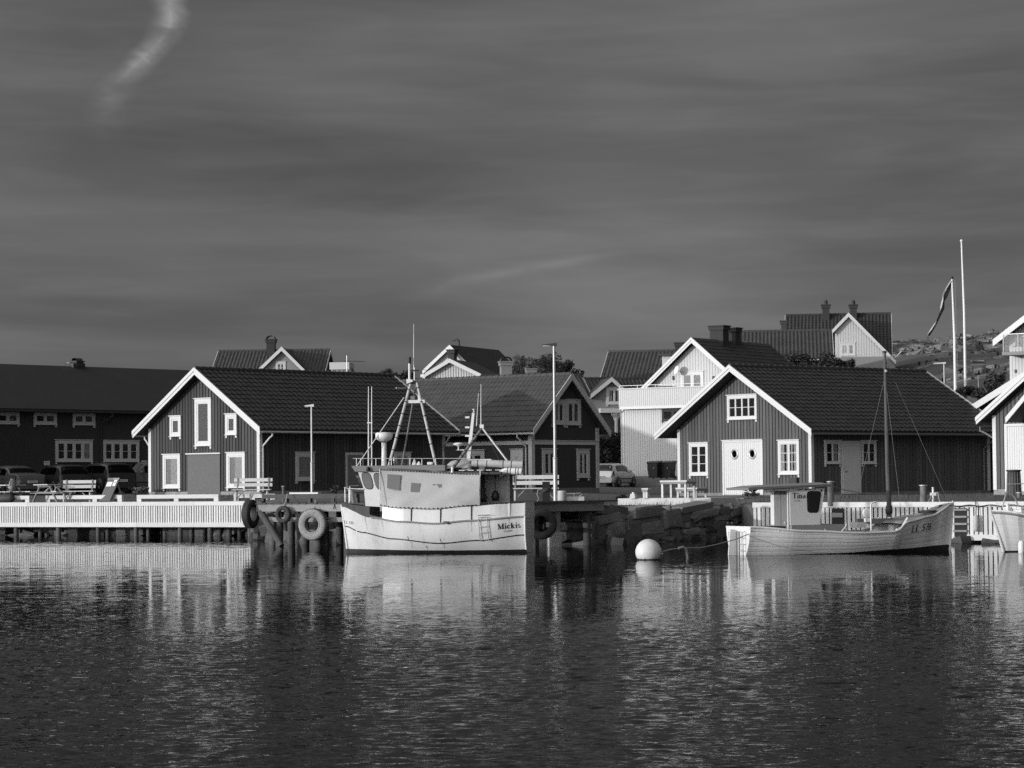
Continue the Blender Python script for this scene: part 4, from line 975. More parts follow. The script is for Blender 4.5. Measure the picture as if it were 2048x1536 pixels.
# low house with two chimneys beyond the ridge
QF = Fr(at(960, 772, 165), R(8))
qo, xa, xb, zr, ze = broad_house('low_house', 'low dark roofed house with one broad arched chimney and one brick stack', QF, 962, 1160, 751.5, 790, 3.5, 'dark_cladding', 'tile_dark', trim='panel_dark')
cx_, cz_ = QF.ony(1012, 752, 3.2); zt_ = QF.ony(1012, 725, 3.2)[1]
chimney(qo, cx_, 3.2, cz_ - .5, .72, .72, zt_ - cz_ + .5, 'plaster', cowl='arch')
cx_, cz_ = QF.ony(1062, 752, 2.8); zt_ = QF.ony(1062, 739, 2.8)[1]
chimney(qo, cx_, 2.8, cz_ - .5, .52, .5, zt_ - cz_ + .5, 'plaster', cowl=None)

# cottage with a porch between the dark house and the white house
DF_ = Fr(at(1165, 960, 178), R(10))
do_, xa, xb, zr, ze = broad_house('cottage', 'grey cottage with a cross gable and carved porch post between two houses', DF_, 1168, 1322, 757.5, 800, 3.0, 'grey_cladding', 'tile_old', trim='trim_grey', wall_h=4)
cross_gable(do_, DF_, (1223.5, 755), (1176, 794), (1262, 790), -1.0, 3.0, 'grey_cladding', 'tile_old', 'trim_grey', barge=.28, wall_drop=1.0)
win_px(do_, DF_, 'f', 1212, 775, 1245, 810, -.66, cols=2, rows=1, casing=.18, sash=.05, mat='trim_grey', curtain=[(0, .3, 0, 'curtain'), (.75, 1, 0, 'curtain')])
(x0, z0), (x1, z1) = DF_.ony(1200, 821, -1.1), DF_.ony(1262, 824, -1.1)
B(x0, x1, -1.3, 0, z1 - .05, z0 + .14).build('porch_roof', 'trim_grey', do_)
xp, zp = DF_.ony(1232.5, 860, -1.1)
B(xp - .08, xp + .08, -1.18, -1.02, -.8, z0).build('porch_post', 'trim_grey', do_)
MB().prism([(xp - .5, z0), (xp - .08, z0 - .75), (xp + .08, z0 - .75), (xp + .5, z0), (xp + .3, z0 - .02), (xp, z0 - .3), (xp - .3, z0 - .02)], -1.14, -1.06).build('porch_bracket', 'trim_grey', do_)
B(x0, x1, -.02, 0, -1.0, z0).build('porch_shadow_wall', 'dark_cladding', do_)  # dark sheet puts the porch's shade into the wall colour
# tiled house behind it
FF = Fr(at(1205, 770, 186), R(-10))
fo, xa, xb, zr, ze = broad_house('tiled_house', 'house with a broad sunlit pantile roof left of the white gable', FF, 1217, 1400, 704, 759, 4.4, 'grey_cladding', 'tile_old', trim='white_paint')
(x0, z0), (x1, z1) = FF.ony(1324, 712, .5), FF.ony(1350, 728, .5)
B(x0, x1, .5, 3, z1 - 1, z0).build('dormer', 'white_paint', fo); B(x0 - .25, x1 + .2, .2, 3, z0, z0 + .14).build('dormer_roof', 'tile_old', fo)
cx_, cz_ = FF.ony(1359, 706, 4); zt_ = FF.ony(1359, 687, 4)[1]
chimney(fo, cx_, 4, cz_ - .5, .55, .55, zt_ - cz_ + .5, 'brick', cowl=None)

# big white house with balcony
GAZ = R(56); g0 = at(1300, 953, 160); 
GF = Fr((at(1245, 953, 161).x, at(1245, 953, 161).y, 2.30), GAZ - R(90))
go = thing('white_house', 'tall white boarded house with a balcony and satellite dish', 'house', GF.loc, GF.rz)
BX0 = GF.ony(1246, 900, 0)[0]; BX1 = GF.ony(1520, 900, 0)[0]; zb0 = GF.ony(1300, 816, 0)[1]
MB().box(BX0, BX1, 0, 2.0, -.8, zb0).build('wall', 'pale_cladding', go)
mb = MB(); n = int((BX1 - BX0) / .16)
for i in range(n): mb.box(BX0 + i * (BX1 - BX0) / n + .012, BX0 + (i + 1) * (BX1 - BX0) / n - .012, -.024, 0, .05, zb0 - .02)
mb.build('cladding', 'pale_cladding', go, kind='stuff')
B(BX0 - .03, BX1, -.03, 0, -.8, .05).build('foundation', 'stone', go)
B(BX0 - .03, BX0 + .12, -.04, .12, .05, zb0).build('corner_board', 'white_paint', go)
# balcony parapet
px0, zt_ = GF.ony(1238, 779, -.35); zb_ = GF.ony(1238, 814, -.35)[1]
mb = MB(); n = int((BX1 - px0) / .15)
for i in range(n): mb.box(px0 + i * .15 + .01, px0 + (i + 1) * .15 - .01, -.40, -.375, zb_, zt_)
mb.build('balcony_boards', 'pale_cladding', go, kind='stuff')
MB().box(px0, px0 + n * .15, -.375, -.34, zb_, zt_).box(px0, px0 + .04, -.34, 2, zb_, zt_).build('balcony_frame', 'white_paint', go)
B(px0 - .04, px0 + n * .15, -.46, -.30, zt_, zt_ + .05).build('balcony_cap', 'white_paint', go)
B(px0, px0 + n * .15, -.34, 2.2, zb_, zb_ + .12).build('balcony_floor', 'grey_wood', go)
B(px0 + .1, px0 + n * .15, -.43, -.30, zb_ - .16, zb_).build('balcony_beam', 'white_paint', go)
MB().tube([(px0 + .05, -.36, zt_ + .22), (px0 + n * .15, -.36, zt_ + .22)], .02, 5).build('balcony_rail', 'alloy', go)
for i in range(8): MB().tube([(px0 + .05 + i * 1.3, -.36, zt_), (px0 + .05 + i * 1.3, -.36, zt_ + .22)], .015, 5).build('rail_post', 'alloy', go)
# gable storey
GY = 2.0
ap, lf = GF.ony(1383, 676, GY - .5), GF.ony(1274, 786, GY - .5); hw = ap[0] - lf[0]; rt = (ap[0] + hw, lf[1])
MB().prism([(lf[0] + .55, zb0 - 1), (rt[0] - .55, zb0 - 1), (rt[0] - .55, lf[1] + .3), (ap[0], ap[1] - .25), (lf[0] + .55, lf[1] + .3)], GY, GY + 9).build('gable_wall', 'pale_cladding', go)
sl_ = (ap[1] - lf[1]) / hw; mb = MB(); n = int((2 * hw - 1.2) / .2)
for i in range(n):
    a = lf[0] + .6 + i * .2 + .012; b = a + .176; f_ = lambda x: ap[1] - .25 - sl_ * abs(x - ap[0])
    mb.hexa([(a, GY - .024, zb_), (b, GY - .024, zb_), (b, GY, zb_), (a, GY, zb_), (a, GY - .024, f_(a)), (b, GY - .024, f_(b)), (b, GY, f_(b)), (a, GY, f_(a))])
mb.build('cladding', 'pale_cladding', go, kind='stuff')
for s_, e in ((-1, lf), (1, rt)):
    pl = [ap, (ap[0], ap[1] - .14), (e[0], e[1] - .14), e]
    MB().prism(pl if s_ < 0 else pl[::-1], GY - .5, GY + 9.6).build('roof', 'tile_dark', go)
    for h_, y_ in ((.30, GY - .54), (.14, GY - .575)):
        pl = [(ap[0], ap[1] + .05), (ap[0], ap[1] - h_), (e[0], e[1] - h_), (e[0], e[1] + .05)]
        MB().prism(pl if s_ < 0 else pl[::-1], y_, y_ + .035).build('barge_board', 'white_paint', go)
S = math.hypot(hw, ap[1] - rt[1]); dn = Vector((hw, 0, rt[1] - ap[1])) / S; nr = Vector((ap[1] - rt[1], 0, hw)) / S
tiles(go, (ap[0], GY - .5, ap[1] + .005), (0, 1, 0), dn, nr, 10.1, S, 'tile_dark', .3, .36, .05)
win_px(go, GF, 'f', 1362, 744, 1408, 785, GY - .024, cols=2, rows=1, casing=.16, sash=.07, mull=.1, curtain=[(0, 1, 0, 'panel_grey')])
win_px(go, GF, 'f', 1324, 819, 1368, 842, -.024, cols=2, rows=1, casing=.1, sash=.05, mull=.1, mat='dark_cladding')
dx, dz = GF.ony(1352.5, 740, GY - .55)
ds_ = MB().lathe([(0, .07), (.12, .06), (.2, .04), (.28, .0), (.285, -.015), (.2, .025), (0, .055)], 20, (0, 0, 0), 'y').build('satellite_dish', 'plastic_white', go, (dx, GY - .55, dz)); ds_.rotation_euler = (R(-18), 0, R(-30))
MB().tube([(dx, GY - .5, dz), (dx + .05, GY, dz - .1)], .025, 6).build('dish_arm', 'alloy', go)
for px in (1347, 1427): q = GF.ony(px, 756, GY - .03); B(q[0] - .05, q[0] + .05, GY - .12, GY - .02, q[1] - .12, q[1] + .12).build('wall_lamp', 'black', go)
B(lf[0] + 1.3, lf[0] + 2.9, GY - 1.4, GY - .6, zt_ + .08, zt_ + .16).build('balcony_table', 'panel_dark', go)
oo, d1 = GF._ray(1436, 682); t = (ap[0] - oo.x) / d1.x; cyy = (oo + d1 * t).y
chimney(go, ap[0] + .1, cyy, ap[1] - .7, .95, .75, 1.55, 'brick', cowl=None)
oo, d1 = GF._ray(1464, 682); t = (ap[0] - oo.x) / d1.x; cyy = (oo + d1 * t).y
chimney(go, ap[0] + .1, cyy, ap[1] - .7, .7, .7, 1.5, 'brick', cowl=None)
downpipe(go, (px0 + .02, -.3, zb_), (BX0 - .06, -.06, 0), .1, 'white_paint', kick=.1)

# house with a wide pantile roof on the hill
HF = Fr(at(1470, 745, 188), R(-6))
ho, xa, xb, zr, ze = broad_house('tiled_house', 'house on the hill with a wide low pantile roof half hidden by shrubs', HF, 1477, 1664, 663.5, 718, 4.6, 'grey_cladding', 'tile_old', trim='white_paint')
(x0, z0) = HF.ony(1467, 692, -.4)
# gabled house on top
IF = Fr(at(1565, 745, 203), R(-8))
io, xa, xb, zr, ze = broad_house('hill_house', 'highest house with two tall chimneys and a sunlit cross gable', IF, 1571, 1782, 631, 722, 5.0, 'pale_cladding', 'tile_dark', trim='white_paint')
cg = cross_gable(io, IF, (1697, 626), (1662, 663), (1792, 722), -2.2, 5.0, 'pale_cladding', 'tile_dark', 'white_paint', barge=.3, wall_drop=4.0)
win_px(io, IF, 'f', 1681, 686, 1711, 712, -1.86, cols=2, rows=1, casing=.14, sash=.06, mull=.12)
mb = MB()
for i in range(30):
    x_ = cg[2] + .35 + i * .2; 
    if x_ > cg[4] - .4: break
    zt2 = cg[1] - .25 - ((cg[1] - cg[3]) / (cg[0] - cg[2]) * (cg[0] - x_) if x_ < cg[0] else (cg[1] - cg[5]) / (cg[4] - cg[0]) * (x_ - cg[0]))
    mb.box(x_, x_ + .17, -1.876, -1.855, cg[3] - 2.5, zt2 - .15)
mb.build('cladding', 'pale_cladding', io, kind='stuff')
(x0, z0) = IF.ony(1690, 714, -1.9); (x1, z1) = IF.ony(1790, 716, -1.9)
B(x0 - 1.2, x1, -1.9, -1.86, z0 - 3, z0).build('lower_cladding', 'grey_cladding', io)
for px in (1652, 1707):
    cx_, cz_ = IF.ony(px, 640, 4.6); zt_ = IF.ony(px, 611, 4.6)[1]
    chimney(io, cx_, 4.6, cz_ - .8, .56, .56, zt_ - cz_ + .8, 'brick', cowl='pot')
cx_, cz_ = IF.ony(1568, 668, -1.5); zt_ = IF.ony(1568, 643, -1.5)[1]
chimney(io, cx_, -1.5, cz_ - 3, .42, .42, zt_ - cz_ + 3, 'panel_dark', cowl=None)
MB().tube([IFw for IFw in ((x1, -2.0, z1), (x1 + .5, -2.0, z1 + .5))], .05, 6).build('gutter', 'white_paint', io)

# house with a glass balcony at the right edge
JH = Fr(at(2010, 760, 150), R(-38))
jo = thing('balcony_house', 'white gabled house with a glass fronted balcony at the right edge of the hill', 'house', JH.loc, JH.rz)
lf = JH.ony(1986, 681, -.9); ap = JH.ony(2075, 612, -.9); rt = (ap[0] * 2 - lf[0], lf[1])
zb = JH.ony(2019, 712, 0)[1]; xw = JH.ony(2019, 712, 0)[0]
MB().prism([(xw, zb - 6), (rt[0] - .8, zb - 6), (rt[0] - .8, lf[1] + .3), (ap[0], ap[1] - .2), (xw, lf[1] + .45)], 0, 9).build('wall', 'pale_cladding', jo)
mb = MB()
for i in range(24): mb.box(xw + .02 + i * .2, xw + .19 + i * .2, -.022, 0, zb - 6, min(ap[1], lf[1] + .3 + (i * .2) * (ap[1] - lf[1]) / (ap[0] - lf[0])))
mb.build('cladding', 'pale_cladding', jo, kind='stuff')
for s_, e in ((-1, lf), (1, rt)):
    pl = [ap, (ap[0], ap[1] - .14), (e[0], e[1] - .14), e]
    MB().prism(pl if s_ < 0 else pl[::-1], -.9, 9.5).build('roof', 'tile_dark', jo)
    pl = [(ap[0], ap[1] + .05), (ap[0], ap[1] - .34), (e[0], e[1] - .34), (e[0], e[1] + .05)]
    MB().prism(pl if s_ < 0 else pl[::-1], -.95, -.9).build('barge_board', 'white_paint', jo)
bx0, bz0 = JH.ony(2007, 704, -1.3); bz1 = JH.ony(2007, 669, -1.3)[1]
B(bx0 - .05, bx0 + 4, -1.4, 0, bz0 - .2, bz0).build('balcony_floor', 'grey_wood', jo)
B(bx0, bx0 + 4, -1.32, -1.30, bz0 + .03, bz1 - .04).build('balcony_glass', 'glass', jo)
MB().tube([(bx0, -1.31, bz1), (bx0 + 4, -1.31, bz1)], .03, 6).build('balcony_rail', 'alloy', jo)
for i in range(4): MB().tube([(bx0 + .02 + i * .95, -1.34, bz0), (bx0 + .02 + i * .95, -1.34, bz1)], .03, 6).build('rail_post', 'white_paint', jo)
MB().box(bx0 + .5, bx0 + .95, -.8, -.76, bz0 + .35, bz0 + .85).box(bx0 + .5, bx0 + .95, -1.1, -.76, bz0 + .3, bz0 + .34).build('deck_chair', 'panel_grey', jo)
B(xw + .35, xw + .45, -.1, 0, zb - 1.0, zb - .8).build('wall_lamp', 'black', jo)
# ---------------------------------------------------------------- lettering built from strokes
def _seg(x0, y0, x1, y1, w):
    d = Vector((x1 - x0, y1 - y0)); n = Vector((-d.y, d.x)).normalized() * w / 2
    return [[(x0 + n.x, y0 + n.y), (x0 - n.x, y0 - n.y), (x1 - n.x, y1 - n.y), (x1 + n.x, y1 + n.y)]]
def _arc(cx, cy, rx, ry, a0, a1, w, w2=None, n=8):
    out = []; w2 = w if w2 is None else w2
    def p(i, s):
        t = i / n; a = R(a0 + (a1 - a0) * t); ww = (w + (w2 - w) * math.sin(math.pi * t)) / 2 * s
        return (cx + (rx + ww) * math.cos(a), cy + (ry + ww) * math.sin(a))
    for i in range(n): out.append([p(i, -1), p(i, 1), p(i + 1, 1), p(i + 1, -1)])
    return out
def _h(x0, x1, y, w=.06): return _seg(x0, y, x1, y, w)
TK, TN = .20, .09
GL = {
 'M': (1.12, _seg(.16, 0, .16, 1, TN) + _seg(.14, .97, .54, .06, TK) + _seg(.54, .06, .92, .97, TN) + _seg(.92, 0, .92, 1, TK) + _h(.02, .3, .03) + _h(.74, 1.1, .03) + _h(.02, .24, .97) + _h(.86, 1.1, .97)),
 'i': (.40, _seg(.2, 0, .2, .66, TK) + _h(.04, .36, .03) + _h(.06, .2, .63) + _seg(.2, .80, .2, .98, .17)),
 'c': (.56, _arc(.3, .33, .22, .28, 45, 325, .06, .18, 12) + _seg(.44, .50, .47, .58, .13)),
 'k': (.70, _seg(.16, 0, .16, 1, TK) + _seg(.2, .28, .52, .63, TN) + _seg(.3, .4, .56, .03, .15) + _h(.02, .32, .03) + _h(.44, .70, .03) + _h(.03, .16, .97) + _h(.4, .66, .63)),
 's': (.50, _arc(.25, .47, .15, .13, 40, 270, .08, .13) + _arc(.25, .19, .16, .14, 90, -150, .09, .15)),
 'T': (.86, _seg(.43, 0, .43, 1, TK) + _h(.05, .81, .96, .08) + _seg(.07, .98, .07, .74, .05) + _seg(.79, .98, .79, .74, .05) + _h(.26, .60, .03)),
 'n': (.70, _seg(.16, 0, .16, .66, TK) + _arc(.35, .42, .17, .18, 160, 0, .06, .14) + _seg(.52, 0, .52, .44, TK) + _h(.02, .3, .03) + _h(.4, .66, .03) + _h(.03, .16, .63)),
 'a': (.62, _arc(.28, .46, .16, .15, 170, 0, .07, .10) + _seg(.44, .06, .44, .48, TK) + _arc(.25, .19, .15, .14, 60, 330, .08, .13) + _h(.44, .60, .04)),
 'L': (.74, _seg(.22, 0, .22, 1, TK) + _h(.04, .68, .03, .07) + _h(.04, .4, .97) + _seg(.66, .02, .68, .28, .05)),
 '5': (.60, _h(.18, .54, .94, .13) + _seg(.17, .98, .12, .52, .06) + _arc(.26, .33, .22, .27, 110, -140, .07, .16, 10)),
 '7': (.60, _h(.08, .56, .93, .14) + _seg(.53, .93, .26, 0, .12) + _seg(.08, .98, .07, .76, .05)),
 '8': (.60, _arc(.3, .74, .15, .19, 0, 360, .12, .09, 14) + _arc(.3, .27, .19, .22, 0, 360, .12, .10, 14)),
 ' ': (.36, []),
 'V': (.7, _seg(.06, 1, .35, 0, .11) + _seg(.35, 0, .64, 1, .11)),
 'Ä': (.7, _seg(.06, 0, .35, 1, .11) + _seg(.35, 1, .64, 0, .11) + _h(.18, .52, .33, .1) + _seg(.2, 1.12, .2, 1.26, .12) + _seg(.5, 1.12, .5, 1.26, .12)),
 'J': (.5, _seg(.38, .2, .38, 1, .12) + _arc(.22, .2, .16, .16, 0, -170, .12)),
 'E': (.6, _seg(.12, 0, .12, 1, .12) + _h(.1, .54, .06, .11) + _h(.1, .5, .5, .11) + _h(.1, .54, .94, .11)),
 'F': (.6, _seg(.12, 0, .12, 1, .12) + _h(.1, .5, .5, .11) + _h(.1, .54, .94, .11)),
 'R': (.66, _seg(.12, 0, .12, 1, .12) + _arc(.3, .73, .2, .22, 90, -90, .11) + _h(.1, .32, .95, .1) + _h(.1, .32, .51, .1) + _seg(.32, .5, .58, 0, .12)),
 'N': (.72, _seg(.12, 0, .12, 1, .12) + _seg(.12, 1, .58, 0, .12) + _seg(.58, 0, .58, 1, .12)),
 'S': (.6, _arc(.3, .73, .19, .2, 30, 270, .11) + _arc(.3, .27, .2, .22, 90, -150, .11)),
 '-': (.4, _h(.06, .34, .45, .12)),
 '2': (.6, _arc(.29, .72, .2, .22, 160, -30, .11) + _seg(.46, .6, .1, .06, .11) + _h(.08, .54, .06, .11)),
 '9': (.6, _arc(.3, .7, .18, .24, 0, 360, .11, .11, 14) + _seg(.48, .7, .3, 0, .11)),
}
def lettering(name, text, h, place, parent, mat='print_black', track=.04):
    """place(u, v) puts a flat letter point on the surface"""
    mb = MB(); x = 0
    for ch in text:
        w, ps = GL[ch]
        for q in ps: mb.add([place((x + a) * h, b * h) for a, b in q], [tuple(range(len(q)))])
        x += w + track
    return mb.build(name, mat, parent)

# ---------------------------------------------------------------- hulls
def interp(t, pts):
    for (a, ya), (b, yb) in zip(pts, pts[1:]):
        if t <= b: k = max(0, min(1, (t - a) / (b - a))); k = k * k * (3 - 2 * k); return ya + (yb - ya) * k
    return pts[-1][1]
class Hull:
    def __init__(s, xs, xt, xbot, beam, sheer, keel, boot, flare=.8, full=2.4):
        s.xs, s.xt, s.xbot, s.beam, s.sheer, s.keel, s.boot, s.fl, s.full = xs, xt, xbot, beam, sheer, keel, boot, flare, full
    def b(s, t): return interp(t, s.beam)
    def zs(s, t): return interp(t, s.sheer)
    def pt(s, t, z, side=1, off=0.0):
        zk = s.keel; zs = s.zs(t); k = max(0.0, min(1.05, (z - zk) / (zs - zk)))
        fine = ss(.55, 1.0, t)                                   # V shaped forward, round aft
        y = s.b(t) * ((1 - (1 - min(1, k)) ** s.full) ** s.fl * (1 - fine) + (k ** (1.05 + .35 * fine)) * fine)
        kk = (z - zk) / (s.zs(1.0) - zk); xm = s.xbot + (s.xt - s.xbot) * max(0, min(1.02, kk)) ** 1.3
        return Vector((s.xs + t * (xm - s.xs), side * (y + off), z))
    def shell(s, z0f, z1f, nt=40, nz=12, off=0.0, lap=0.0):
        mb = MB()
        for side in (1, -1):
            rows = []
            for j in range(nz + 1):
                k = j / nz; r = []
                for i in range(nt + 1):
                    t = i / nt; z = z0f(t) + (z1f(t) - z0f(t)) * k
                    r.append(s.pt(t, z, side, off))
                rows.append(r)
            mb.grid(rows, True, flip=(side > 0) != (s.xt < s.xs))
        return mb
    def lapped(s, z0f, z1f, n=7, nt=44, lap=.014):
        mb = MB()
        for side in (1, -1):
            for p in range(n):
                rows = []
                for (k, o) in ((p / n, lap), ((p + .5) / n, lap * .8), ((p + 1) / n, 0), ((p + 1) / n, lap if p < n - 1 else 0)):
                    rows.append([s.pt(i / nt, z0f(i / nt) + (z1f(i / nt) - z0f(i / nt)) * k, side, o * (1 - ss(.93, 1, i / nt))) for i in range(nt + 1)])
                mb.grid(rows, False, flip=(side > 0) != (s.xt < s.xs))
        return mb
    def band(s, zf, w, off, t0=0, t1=1, side=1, nt=40, th=.01):
        mb = MB(); lo, hi, lo2, hi2 = [], [], [], []
        for i in range(nt + 1):
            t = t0 + (t1 - t0) * i / nt; z = zf(t)
            lo.append(s.pt(t, z - w / 2, side, off)); hi.append(s.pt(t, z + w / 2, side, off)); lo2.append(s.pt(t, z - w / 2, side, off - th)); hi2.append(s.pt(t, z + w / 2, side, off - th))
        return mb.grid([lo2, lo, hi, hi2], True, flip=(side > 0) != (s.xt < s.xs))
    def deck(s, drop, t0=0, t1=1, nt=30, inset=.02):
        mb = MB(); rows = []
        for i in range(nt + 1):
            t = t0 + (t1 - t0) * i / nt; p = s.pt(t, s.zs(t) - drop); w = max(0, p.y - inset)
            rows.append([(p.x, w * k, p.z + .03 * (1 - k * k)) for k in (-1, -.5, 0, .5, 1)])
        return mb.grid(rows, True)
    def transom(s, z0):
        n = 12; a = []; 
        for j in range(n + 1):
            z = z0 + (s.zs(0) - z0) * j / n; a.append(s.pt(0, z, 1))
        vs = [tuple(p) for p in a] + [(p.x, -p.y, p.z) for p in reversed(a)]
        return MB().add(vs, [tuple(range(len(vs)))])

# ---------------------------------------------------------------- white fishing boat with the canvas wheelhouse
mrz = R(170); o_ = at(875, 1106, 72.2) + Vector((.174, .985, 0)) * 1.02; MK = Fr((o_.x, o_.y, 0), mrz)
mk = thing('fishing_boat', 'white fishing boat with canvas sided wheelhouse and tripod mast', 'boat', MK.loc, mrz)
def mp(px, py, y=0.0): x, z = MK.ony(px, py, y); return Vector((x, y, z))
xs_ = mp(1048, 1060, .95).x; xt_ = mp(684, 1010, 0).x; xb_ = mp(698, 1092, 0).x
zsm = lambda px, py, y: mp(px, py, y).z
HM = Hull(xs_, xt_, xb_, [(0, .80), (.18, .98), (.42, 1.05), (.62, .98), (.82, .66), (.93, .33), (1, .03)],
          [(0, zsm(1047, 1032, .8)), (.28, zsm(945, 1040, 1)), (.47, zsm(880, 1046, 1.05)), (.66, zsm(810, 1042, .95)), (.83, zsm(750, 1034, .7)), (1, zsm(686, 1013, 0))], -.42, None)
bootf = lambda t: .055 + .055 * t * t + .03 * (1 - t) ** 3
stripe = lambda t: interp(t, [(0, zsm(1047, 1070, .8)), (.25, zsm(960, 1081, 1)), (.45, zsm(885, 1087, 1.02)), (.72, zsm(780, 1078, .9)), (.9, zsm(722, 1065, .45)), (1, zsm(688, 1052, 0))])
HM.shell(bootf, HM.zs, 44, 12).build('hull', 'hull_white', mk)
HM.shell(lambda t: -.40, bootf, 44, 8).build('bottom', 'bottom_paint', mk)
HM.transom(-.3).build('transom', 'hull_white', mk)
HM.band(stripe, .035, .006, 0.0, 1.0, 1).build('hull_stripe', 'black', mk); HM.band(stripe, .035, .006, 0, 1, -1).build('hull_stripe', 'black', mk)
for sd_ in (1, -1): HM.band(lambda t: HM.zs(t) - .015, .05, .03, 0, .82, sd_, th=.05).build('rubbing_strake', 'deck_grey', mk)
HM.deck(.10).build('deck', 'deck_grey', mk)
a = [HM.pt(0, bootf(0) + (HM.zs(0) - bootf(0)) * i / 8, 1, .012) for i in range(9)]
MB().tube(a, .028, 8).build('corner_trim', 'white_gloss', mk)
st = [Vector((HM.pt(1, z_).x + .01, 0, z_)) for z_ in [bootf(1) + (HM.zs(1) + .05 - bootf(1)) * i / 8 for i in range(9)]]
MB().tube(st, .035, 8).build('stem', 'white_gloss', mk)
# raised weather boards
def tpx(px, y=1.0): return max(0, min(1, (mp(px, 1030, y).x - xs_) / (xt_ - xs_)))
topf = lambda t: interp(t, [(0, zsm(1058, 1004.5, .75)), (.1, zsm(1017, 1006.5, .9)), (.3, zsm(942, 1012, 1)), (.47, zsm(880, 1018, 1)), (.65, zsm(818, 1016, .95)), (.83, zsm(757, 1009, .65))])
seams = [(1051, 1017.5), (1017, 943), (942, 881), (880, 821), (820, 758)]
for side in (1, -1):
    for (pa, pb) in seams:
        ta, tb = tpx(pa, .95), tpx(pb, .95); n = 8; mb = MB(); rows = [[], [], [], []]
        for i in range(n + 1):
            t = ta + (tb - ta) * i / n; b_ = HM.pt(t, HM.zs(t), side)
            rows[0].append((b_.x, b_.y - side * .05, b_.z - .02)); rows[1].append((b_.x, b_.y - side * .015, b_.z - .02)); rows[2].append((b_.x, b_.y - side * .05, topf(t))); rows[3].append((b_.x, b_.y - side * .08, topf(t)))
        mb.grid(rows, False, flip=(side < 0)); mb.build('weather_board', 'hull_white', mk)
        if side > 0 and pa < 1040:
            b_ = HM.pt(ta, HM.zs(ta), 1)
            MB().bar((b_.x, b_.y - .02, b_.z), (b_.x, b_.y - .04, topf(ta)), .03, .03, (0, 1, 0)).build('seam_post', 'white_gloss' if pa == 1017 else 'black', mk)
MB().tube([HM.pt(t, HM.zs(t), 1) * 1 + Vector((0, -.06, topf(t) - HM.zs(t))) for t in [i / 20 * .83 for i in range(21)]], .022, 6).build('cap_rail', 'black', mk)
sb = [HM.pt(0, HM.zs(0), s_) for s_ in (1, -1)]
MB().hexa([(xs_ - .02, -.75, HM.zs(0) - .05), (xs_ + .03, -.75, HM.zs(0) - .05), (xs_ + .03, .75, HM.zs(0) - .05), (xs_ - .02, .75, HM.zs(0) - .05), (xs_ - .02, -.72, topf(0)), (xs_ + .03, -.72, topf(0)), (xs_ + .03, .72, topf(0)), (xs_ - .02, .72, topf(0))]).build('stern_board', 'hull_white', mk)
# dark bow bulwark
for side in (1, -1):
    rows = [[], [], []]
    for i in range(11):
        t = .83 + .17 * i / 10; b_ = HM.pt(t, HM.zs(t) + .0, side); zt_ = interp(t, [(.83, zsm(748, 1013, .7)), (1, zsm(685, 1007, 0))])
        rows[0].append((b_.x, b_.y + side * .008, b_.z - .01)); rows[1].append((b_.x, b_.y + side * .012, zt_)); rows[2].append((b_.x, b_.y - side * .04, zt_))
    MB().grid(rows, False, flip=(side < 0)).build('bow_bulwark', 'panel_dark', mk)
# wheelhouse
HY = .68
pf = [mp(716, 943.5, HY), mp(728, 979, HY), mp(731, 1012, HY), mp(765, 1014, HY), mp(900, 1014, HY), mp(900, 943, HY)]
MB().prism([(p.x, p.z) for p in pf][::-1], -HY, HY).build('wheelhouse', 'white_gloss', mk)
def oval(px, py, wpx, hpx, y, nm, mat, parent, lean=0.0, pw=3.0, off=.006):
    c = mp(px, py, y); w_ = wpx / 2 / 71; h_ = hpx / 2 / 71; vs = []
    for i in range(24):
        a_ = 2 * math.pi * i / 24; ca, sa = math.cos(a_), math.sin(a_); r_ = (abs(ca) ** pw + abs(sa) ** pw) ** (-1 / pw)
        vs.append((c.x - (w_ * r_ * ca) - lean * h_ * r_ * sa * -1, y + off, c.z + h_ * r_ * sa))
    return MB().add(vs, [tuple(range(24))]).build(nm, mat, parent)
for (px, py) in ((735, 961.5), (759, 963)):
    w_ = oval(px, py, 21, 35, HY, 'window_gasket', 'panel_dark', mk, .25, off=.006); oval(px, py, 18.5, 32, HY, 'pane', 'glass', w_, .25, off=.016); oval(px, py, 18.5, 32, HY, 'interior', 'panel_grey', w_, .25, off=.011)
c1, c2 = mp(719, 948, 0), mp(727, 976, 0)
for yy in (-.36, .0, .36): MB().hexa([(c1.x + .02, yy - .14, c1.z), (c1.x + .02, yy + .14, c1.z), (c1.x, yy + .14, c1.z), (c1.x, yy - .14, c1.z), (c2.x + .02, yy - .14, c2.z + .05), (c2.x + .02, yy + .14, c2.z + .05), (c2.x, yy + .14, c2.z + .05), (c2.x, yy - .14, c2.z + .05)]).build('front_window', 'glass_dark', mk)
z0, z1 = zsm(780, 942.5, .85), zsm(780, 931, .85); xa, xb = mp(703, 935, .8).x, mp(890, 935, .8).x
MB().hexa([(xb, -.8, z0), (xa - .1, -.8, z0), (xa - .1, .8, z0), (xb, .8, z0), (xb, -.84, z1), (xa, -.84, z1), (xa, .84, z1), (xb, .84, z1)]).build('roof', 'deck_grey', mk)
for yy in (.78, -.78):
    rl = [mp(706, 917, yy), mp(940, 917, yy)]
    mb = MB().tube(rl, .010, 5)
    for px in (713, 721, 752, 783, 820, 844, 871): mb.tube([mp(px, 917, yy), mp(px, 932, yy)], .011, 5)
    mb.build('roof_rail', 'alloy', mk)
